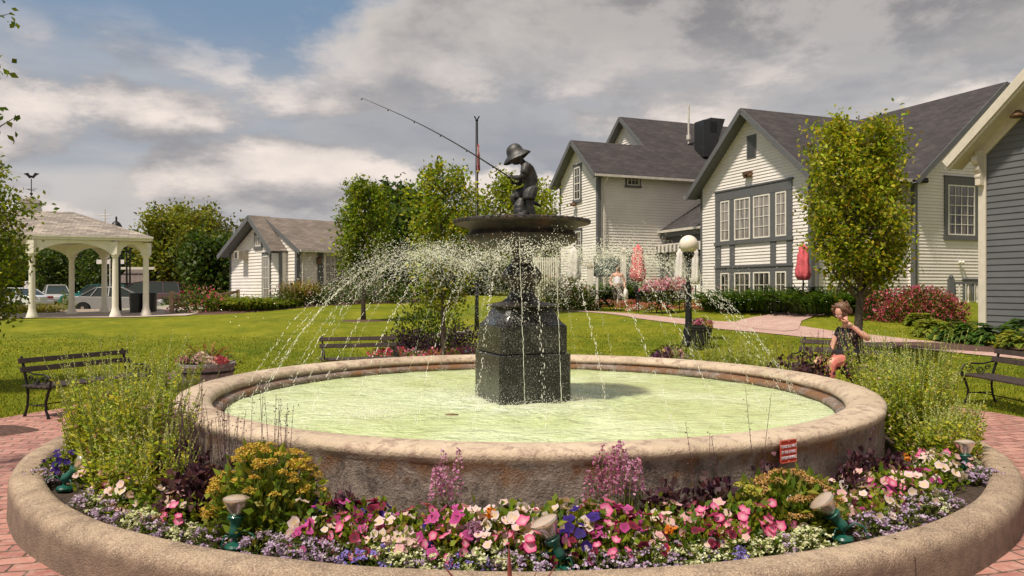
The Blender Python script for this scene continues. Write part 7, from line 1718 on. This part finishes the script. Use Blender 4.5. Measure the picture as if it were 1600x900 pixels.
# ---------------------------------------------------------------- cars
def make_car(kind, paint, rear=None):
    """front towards +x, stands on z = 0, centred"""
    root = thing('parked_car', 'x', 'car'); p = 'paint_' + paint
    if kind == 'sedan': L, Wd, belt, H = 4.8, 1.8, .86, 1.42; lower = [(-2.38, .35), (-2.40, .62), (-2.34, .84), (-2.15, .93), (-1.55, .95), (-1.2, .93), (.95, .90), (1.3, .86), (2.0, .74), (2.32, .62), (2.40, .45), (2.38, .28)]; cab = [(-1.62, .93), (-.95, 1.34), (-.55, 1.41), (.15, 1.42), (.45, 1.36), (1.28, .90)]
    elif kind == 'suv': L, Wd, belt, H = 4.7, 1.85, 1.02, 1.72; lower = [(-2.30, .40), (-2.34, .70), (-2.30, 1.0), (-2.22, 1.06), (.95, 1.04), (1.25, 1.02), (2.0, .94), (2.28, .80), (2.34, .5), (2.30, .32)]; cab = [(-2.24, 1.05), (-2.05, 1.60), (-1.85, 1.70), (-.3, 1.73), (.35, 1.68), (1.22, 1.03)]
    else: L, Wd, belt, H = 4.9, 1.9, 1.0, 1.75; lower = [(-2.38, .36), (-2.44, .70), (-2.40, .98), (-2.34, 1.04), (1.0, 1.0), (1.4, .97), (2.1, .84), (2.40, .68), (2.44, .48), (2.40, .30)]; cab = [(-2.36, 1.03), (-2.22, 1.60), (-2.05, 1.72), (-.2, 1.77), (.5, 1.68), (1.55, .97)]
    wx = (-1.45, 1.42); wr = .33; bottom = []
    for cx_ in wx[::-1]:
        for k in range(9): a = math.pi * k / 8; bottom.append((cx_ + (wr + .06) * math.cos(a), .24 + max(0, (wr + .10) * math.sin(a))))
    prof = lower + bottom
    mb = MB(); hw = Wd / 2; st = [(-hw, .93, .02), (-hw + .03, .97, .01), (-hw + .10, 1, 0), (hw - .10, 1, 0), (hw - .03, .97, .01), (hw, .93, .02)]; n = len(prof); vs = []
    for y, s, dz in st:
        for (x, z) in prof: vs.append((x * (1 - (1 - s) * .35), y, .3 + (z - .3) * (1 - (1 - s) * .9) if z > .5 else z))
    fs = [];
    for k in range(len(st) - 1):
        for i in range(n): fs.append((k * n + i, k * n + (i + 1) % n, (k + 1) * n + (i + 1) % n, (k + 1) * n + i))
    fs += [tuple(range(n)), tuple(range((len(st) - 1) * n, len(st) * n))[::-1]]
    mb.add(vs, fs); mb.build('body', p, root, smooth=True)
    # cabin: glass block with painted roof and pillars
    ti = .20; mb = MB(); m = len(cab); vs = []
    for y in (-1, 1):
        for (x, z) in cab: f = (z - cab[0][1]) / (H - cab[0][1]); vs.append((x, y * (hw - .05 - ti * max(0, f)), z - (.02 if f > .8 else 0)))
    mb.add(vs, [tuple(range(m)), tuple(range(m, 2 * m))[::-1]] + [(i, i + m, (i + 1) + m, i + 1) for i in range(m - 1)]); mb.build('window_glass', 'car_glass', root, smooth=True)
    mb = MB(); top = [c_ for c_ in cab if c_[1] > cab[0][1] + (H - cab[0][1]) * .78]; vs = []
    for y in (-1, 1):
        for (x, z) in top: f = (z - cab[0][1]) / (H - cab[0][1]); vs.append((x, y * (hw - .045 - ti * f), z + .0))
    k = len(top); vs2 = [(x, y, z + .035) for x, y, z in vs]; mb.add(vs2 + vs, [(i, i + 1, i + 1 + k, i + k) for i in range(k - 1)] + [tuple(range(k))[::-1]] + [(i, i + 1, 2 * k + i + 1, 2 * k + i) for i in range(k - 1)] + [(k + i, k + i + 1, 3 * k + i + 1, 3 * k + i) for i in range(k - 1)] + [(0, k, 3 * k, 2 * k), (k - 1, 2 * k - 1, 4 * k - 1, 3 * k - 1)]); mb.build('roof', p, root, smooth=True)
    mb = MB()
    for s in (-1, 1):
        def cp(x, z, o=.012): f = (z - cab[0][1]) / (H - cab[0][1]); return (x, s * (hw - .05 - ti * f + o), z)
        mb.bar(cp(*cab[0]), cp(*top[0]), .07, .03); mb.bar(cp(*cab[-1]), cp(*top[-1]), .06, .03)
        xb = -.25; mb.bar(cp(xb, cab[0][1]), cp(xb + .03, H - .05), .05, .02); 
        if kind != 'sedan': mb.bar(cp(-1.35, cab[0][1]), cp(-1.30, H - .05), .06, .02)
        else: mb.bar(cp(-1.08, cab[0][1]), cp(-.80, H - .07), .06, .02)
    mb.build('pillar', p, root)
    for s in (-1, 1):
        for x in wx:
            mb = MB(); mb.m = Matrix.Translation((x, s * (hw - .11), wr)) @ Matrix.Rotation(R(90), 4, 'X'); mb.lathe([(.20, -.10), (.30, -.10), (wr, -.07), (wr, .07), (.30, .10), (.20, .10)], 22); w = mb.build('wheel', 'rubber', root, smooth=True)
            mb = MB(); mb.m = Matrix.Translation((x, s * (hw - .11 + .07), wr)) @ Matrix.Rotation(R(90), 4, 'X'); mb.lathe([(.02, -.02), (.19, -.02), (.215, .0), (.19, .02), (.02, .035)], 16, mod=lambda a, i: 1); mb.build('rim', 'chrome', w, smooth=True)
        mb = MB(); mb.box((lower[2][0] + .04 if kind != 'sedan' else -2.30, s * (hw - .28), .80 if kind == 'sedan' else .98), (.14, .42 if kind == 'sedan' else .16, .16 if kind == 'sedan' else .40)); mb.build('tail_light', 'tail_red', root, bevel=.02)
        mb = MB(); mb.box((2.24, s * (hw - .28), .66), (.20, .34, .14)); mb.build('headlight', 'head_clear', root, bevel=.02)
        mb = MB(); mb.ball((.95, s * (hw + .08), belt + .10), .10, 8, 6, (.6, 1, .7)); mb.build('wing_mirror', p, root, smooth='all')
    for x in (-2.40, 2.38): mb = MB(); mb.box((x, 0, .48), (.14, Wd * .88, .20)); mb.build('bumper', p, root, bevel=.04)
    mb = MB(); mb.box((-2.415, 0, .72), (.03, .5, .13)); mb.build('number_plate', 'white_trim', root)
    return root
for kind, paint, px, d, ang, lb in (('sedan', 'champagne', 180, 41.5, 22, 'silver-champagne sedan with its tail to the left, parked behind the pavilion posts'),
        ('van', 'maroon', 224, 51, 196, 'dark maroon minivan parked behind the silver sedan'),
        ('suv', 'teal', 149, 60, 200, 'teal station wagon between the white minivan and the silver sedan'),
        ('van', 'silver', 88, 70, -55, 'pale silver minivan facing right at the back of the lot'),
        ('sedan', 'white_car', 26, 52, 160, 'white sedan with its tail to the right, beside the left-edge tree'),
        ('sedan', 'maroon', 56, 76, 175, 'low dark car half hidden behind the white sedan'),
        ('sedan', 'white_car', 296, 84, 178, 'distant white sedan behind the wooden rail'),
        ('sedan', 'silver', 690, 62, 170, 'pale car glimpsed through the spray left of the fountain stem')):
    r_ = make_car(kind, paint); q = gd(px, d, .02); r_.location = q; r_.rotation_euler.z = R(ang); tag(r_, lb, 'car', 'parked cars')
# ---------------------------------------------------------------- people
def seated_woman():
    d0 = 10.95; f = Vector((-.93, -.36, 0)).normalized(); l = Vector((-f.y, f.x, 0)); up = Vector((0, 0, 1)); g0 = float(gz(4.8, 11))
    Hc = Vector((X(1327, d0), d0, g0 + .53))
    def q(fw, lf, u): return Hc + f * fw + l * lf + up * u
    root = thing('person', 'seated woman in a black floral top and salmon shorts raising a hand to her forehead', 'person', Vector((Hc.x, Hc.y, g0)))
    V = [(q(0, 0, 0), .125), (q(0, 0, .14), .115), (q(.0, 0, .28), .120), (q(.01, 0, .40), .118), (q(.03, 0, .46), .075), (q(.06, 0, .52), .052), (q(.085, 0, .58), .05)]; E = [(i, i + 1) for i in range(6)]
    def chain(frm, pts):
        k = frm
        for p, r in pts: V.append((p, r)); E.append((k, len(V) - 1)); k = len(V) - 1
    chain(3, [(q(.0, .15, .41), .060), (q(-.07, .24, .33), .052), (q(-.10, .27, .30), .047), (q(.0, .21, .38), .043), (q(.10, .15, .48), .034), (q(.14, .125, .535), .027)])     # near arm, hand to the brow
    chain(3, [(q(.02, -.16, .40), .060), (q(.08, -.20, .25), .048), (q(.14, -.20, .12), .043), (q(.26, -.12, .10), .036), (q(.34, -.05, .09), .028)])
    chain(0, [(q(.05, .09, -.01), .100), (q(.22, .10, .0), .088), (q(.40, .11, .0), .070), (q(.46, .11, -.03), .062), (q(.45, .11, -.22), .055), (q(.43, .11, -.42), .036), (q(.44, .11, -.48), .034), (q(.53, .12, -.505), .026)])
    chain(0, [(q(.05, -.09, -.01), .100), (q(.24, -.10, .0), .088), (q(.44, -.10, .0), .070), (q(.52, -.10, -.03), .062), (q(.55, -.10, -.22), .055), (q(.57, -.10, -.42), .036), (q(.58, -.10, -.48), .034), (q(.67, -.11, -.505), .026)])
    ch = [(V, E)]
    ch += hand_chains(q(.14, .125, .535), (f * .25 - l * .35 + up * .80), -l * .7 - f * .5, .95, .5, 1)
    ch += hand_chains(q(.34, -.05, .09), (f * .9 + l * .3 - up * .3), -up, .95, .6, 1)
    bm = skin_mesh(ch); hd = q(.135, 0, .665); look = f * .80 - up * .56 + l * .10
    bm_add_ball(bm, hd, .100, (.80, .98, 1.16), face_dir(look), n=28, m=20, deform=head_deform)
    for s in (-1, 1): bm_add_ball(bm, hd + face_dir(look) @ Vector((s * .082, .012, .0)), .024, (.4, .8, 1.2), face_dir(look), n=10, m=8)
    bm_finish(bm, 'body', 'skin', root, .0085, 3)
    fd = face_dir(look); mb = MB()
    for s in (-1, 1): mb.ball(hd + fd @ Vector((s * .030, -.087, .010)), .010, 8, 6)
    mb.build('eyes', 'white_tank', root, smooth='all')
    mb = MB(); mb.ball(hd + fd @ Vector((0, -.098, -.060)), .018, 10, 6, (1.2, .4, .35), fd); mb.build('lips', 'pink_cloth', root, smooth='all')
    # hair: short brown bob with volume
    bm = bmesh.new()
    def hair(p):
        p = Vector(p)
        k = 1 + .04 * math.sin(p.x * 22 + p.z * 9) + .03 * math.sin(p.z * 30 + p.y * 11); p = p * k
        if p.y < -.35: p.y = -.35 - (-.35 - p.y) * .25; 
        if p.z < -.35: p.z = -.35 + (p.z + .35) * .25
        return p
    bm_add_ball(bm, hd + fd @ Vector((0, .020, .030)), .118, (.92, 1.0, 1.06), fd, n=36, m=24, deform=hair)
    for i in range(70):
        a = random.uniform(-2.6, 2.6); z = random.uniform(-.04, .10); v = Vector((math.sin(a) * .108, .02 + math.cos(a) * .112, z)); bm_add_ball(bm, hd + fd @ v, random.uniform(.016, .026), (.7, .7, 1.8), fd, n=8, m=6)
    bm_finish(bm, 'hair', 'hair', root)
    # top with short sleeves, dark shorts hem, salmon shorts
    V = [(q(.0, 0, -.07), .195), (q(-.005, 0, .06), .178), (q(.0, 0, .20), .168), (q(.0, 0, .33), .160), (q(.015, 0, .42), .095), (q(.0, .15, .415), .075), (q(-.06, .225, .345), .070), (q(.02, -.16, .405), .075), (q(.07, -.195, .29), .066), (q(.14, 0, -.02), .17), (q(.08, .10, -.02), .185), (q(.24, .11, -.005), .150), (q(.08, -.10, -.02), .17), (q(.24, -.10, .0), .140), (q(.04, .13, -.22), .150), (q(.20, .13, -.16), .120)]
    bm = skin_mesh([(V, [(0, 1), (1, 2), (2, 3), (3, 4), (3, 5), (5, 6), (3, 7), (7, 8), (0, 9), (9, 10), (10, 11), (9, 12), (12, 13), (10, 14), (14, 15)])]); bm_finish(bm, 'floral_blouse', 'dress', root, .010, 2)
    for s, kx, kd in ((.10, .40, 0), (-.10, .44, 0)):
        V = [(q(.16, s, .0), .100), (q(.26, s, .0), .100), (q(kx - .03, s * 1.05, .0), .090), (q(kx + .05, s * 1.05, -.05), .085), (q(kx + .05, s * 1.05, -.20), .078), (q(kx + .04, s * 1.05, -.32), .070)]
        bm = skin_mesh([(V, [(0, 1), (1, 2), (2, 3), (3, 4), (4, 5)])]); bm_finish(bm, 'trouser_leg', 'salmon_cloth', root, .010, 2)
    for s, kx in ((.11, .44), (-.11, .575)):
        mb = MB(); c = q(kx + .06, s, -.50); mb.m = frame(c, f); mb.ball((0, 0, 0), .10, 14, 8, (1.15, .42, .32)); mb.m = Matrix.Identity(4); mb.build('shoe', 'rubber', root, smooth='all')
    mb = MB(); mb.tube([q(.01, .0, .43) + f * .09 + l * .05, q(.11, 0, .33), q(.01, .0, .43) + f * .09 - l * .05], .006, 6); mb.build('necklace', 'white_cloth', root)
    mb = MB(); mb.m = frame(q(.12, .138, .505), l); mb.lathe([(.037, -.008), (.037, .008)], 14, cap=False); mb.m = Matrix.Identity(4); w = mb.build('bracelet', 'chrome', root); sm = w.modifiers.new('t', 'SOLIDIFY'); sm.thickness = .006
    c = q(.40, -.02, .10); bag = thing('handbag', 'small dark handbag resting on the seated woman\'s knees', 'bag', c); mb = MB(); mb.m = frame(c, l); mb.ball((0, 0, .02), .12, 16, 10, (1.1, .55, .62)); mb.m = Matrix.Identity(4); mb.build('pouch', 'bench_wood', bag, smooth='all'); mb = MB(); mb.tube([c + l * .10 + up * .05, c + l * .06 + up * .13, c - l * .06 + up * .13, c - l * .10 + up * .05], .008, 6); mb.build('strap', 'iron', bag, smooth='all')
seated_woman()
def walking_woman():
    d0 = 27.4; g = float(gz(X(965, d0), d0)) + .02; c = Vector((X(965, d0), d0, g)); f = Vector((-.25, -.97, 0)).normalized(); l = Vector((-f.y, f.x, 0)); up = Vector((0, 0, 1))
    def q(fw, lf, u): return c + f * fw + l * lf + up * u
    root = thing('person', 'woman in a white tank top and dark cropped trousers walking on the brick path', 'person', c)
    V = [(q(0, 0, .90), .125), (q(0, 0, 1.05), .11), (q(0, 0, 1.18), .115), (q(0, 0, 1.30), .115), (q(.01, 0, 1.37), .06), (q(.02, 0, 1.43), .05), (q(.03, 0, 1.48), .05)]; E = [(i, i + 1) for i in range(6)]
    def chain(frm, pts):
        k = frm
        for p, r in pts: V.append((p, r)); E.append((k, len(V) - 1)); k = len(V) - 1
    chain(3, [(q(0, .16, 1.31), .052), (q(-.04, .22, 1.14), .044), (q(-.04, .24, 1.02), .038), (q(.06, .25, .88), .030), (q(.09, .25, .82), .025)])
    chain(3, [(q(0, -.16, 1.31), .052), (q(-.02, -.24, 1.15), .044), (q(-.02, -.27, 1.03), .038), (q(.10, -.22, .95), .030), (q(.16, -.20, .92), .025)])
    chain(0, [(q(0, .09, .86), .095), (q(.08, .09, .66), .080), (q(.14, .09, .47), .058), (q(.08, .09, .28), .052), (q(.03, .09, .10), .034), (q(.03, .09, .05), .033), (q(.14, .10, .03), .026)])
    chain(0, [(q(0, -.09, .86), .095), (q(-.02, -.09, .66), .080), (q(-.05, -.09, .47), .058), (q(-.13, -.09, .28), .052), (q(-.22, -.09, .12), .034), (q(-.23, -.09, .08), .033), (q(-.13, -.10, .03), .026)])
    ch = [(V, E)] + hand_chains(q(.09, .25, .82), f * .2 - up, -l, 1, .5, 1) + hand_chains(q(.16, -.20, .92), f * .8 + up * .2, l, 1, .9, -1)
    bm = skin_mesh(ch); hd = q(.045, 0, 1.58); bm_add_ball(bm, hd, .10, (.80, .98, 1.16), face_dir(f - up * .15), deform=head_deform); bm_finish(bm, 'body', 'skin', root, .011, 2)
    fd = face_dir(f - up * .15); mb = MB(); mb.ball(hd + fd @ Vector((0, .025, .035)), .115, 20, 14, (.92, 1, 1.02), fd); mb.ball(hd + fd @ Vector((0, .07, -.05)), .085, 14, 10, (1, .7, 1.3), fd); mb.build('hair', 'rubber', root, smooth='all')
    mb = MB(); mb.box(hd + fd @ Vector((0, -.088, .018)), (.13, .03, .035), 0, fd); mb.build('sunglasses', 'phone', root)
    V = [(q(0, 0, .90), .165), (q(0, 0, 1.04), .145), (q(0, 0, 1.20), .132), (q(0, 0, 1.29), .125), (q(0, .10, 1.36), .03), (q(0, -.10, 1.36), .03)]; bm = skin_mesh([(V, [(0, 1), (1, 2), (2, 3), (3, 4), (3, 5)])]); bm_finish(bm, 'tank_top', 'white_tank', root, .012, 2)
    V = [(q(0, 0, .92), .142), (q(0, .085, .84), .115), (q(.08, .09, .66), .098), (q(.14, .09, .47), .08), (q(.11, .09, .36), .075), (q(0, -.085, .84), .115), (q(-.02, -.09, .66), .098), (q(-.05, -.09, .47), .08), (q(-.09, -.09, .37), .075)]
    bm = skin_mesh([(V, [(0, 1), (1, 2), (2, 3), (3, 4), (0, 5), (5, 6), (6, 7), (7, 8)])]); bm_finish(bm, 'cropped_trousers', 'khaki_cloth', root, .012, 2)
    for a in (q(.09, .095, .035), q(-.17, -.095, .035)): mb = MB(); mb.m = frame(a, f); mb.ball((0, 0, 0), .12, 12, 8, (1.1, .42, .30)); mb.m = Matrix.Identity(4); mb.build('shoe', 'rubber', root, smooth='all')
    b = q(.10, .30, .60); bag = thing('tote_bag', 'pale cloth bag hanging from the walking woman\'s hand', 'bag', b); mb = MB(); mb.m = frame(b, f); mb.ball((0, 0, 0), .19, 14, 10, (.9, .45, 1.05)); mb.m = Matrix.Identity(4); mb.build('pouch', 'white_cloth', bag, smooth='all'); mb = MB(); mb.tube([b + up * .17 - f * .08, b + up * .26, b + up * .17 + f * .08], .012, 6); mb.build('handle', 'white_cloth', bag)
walking_woman()
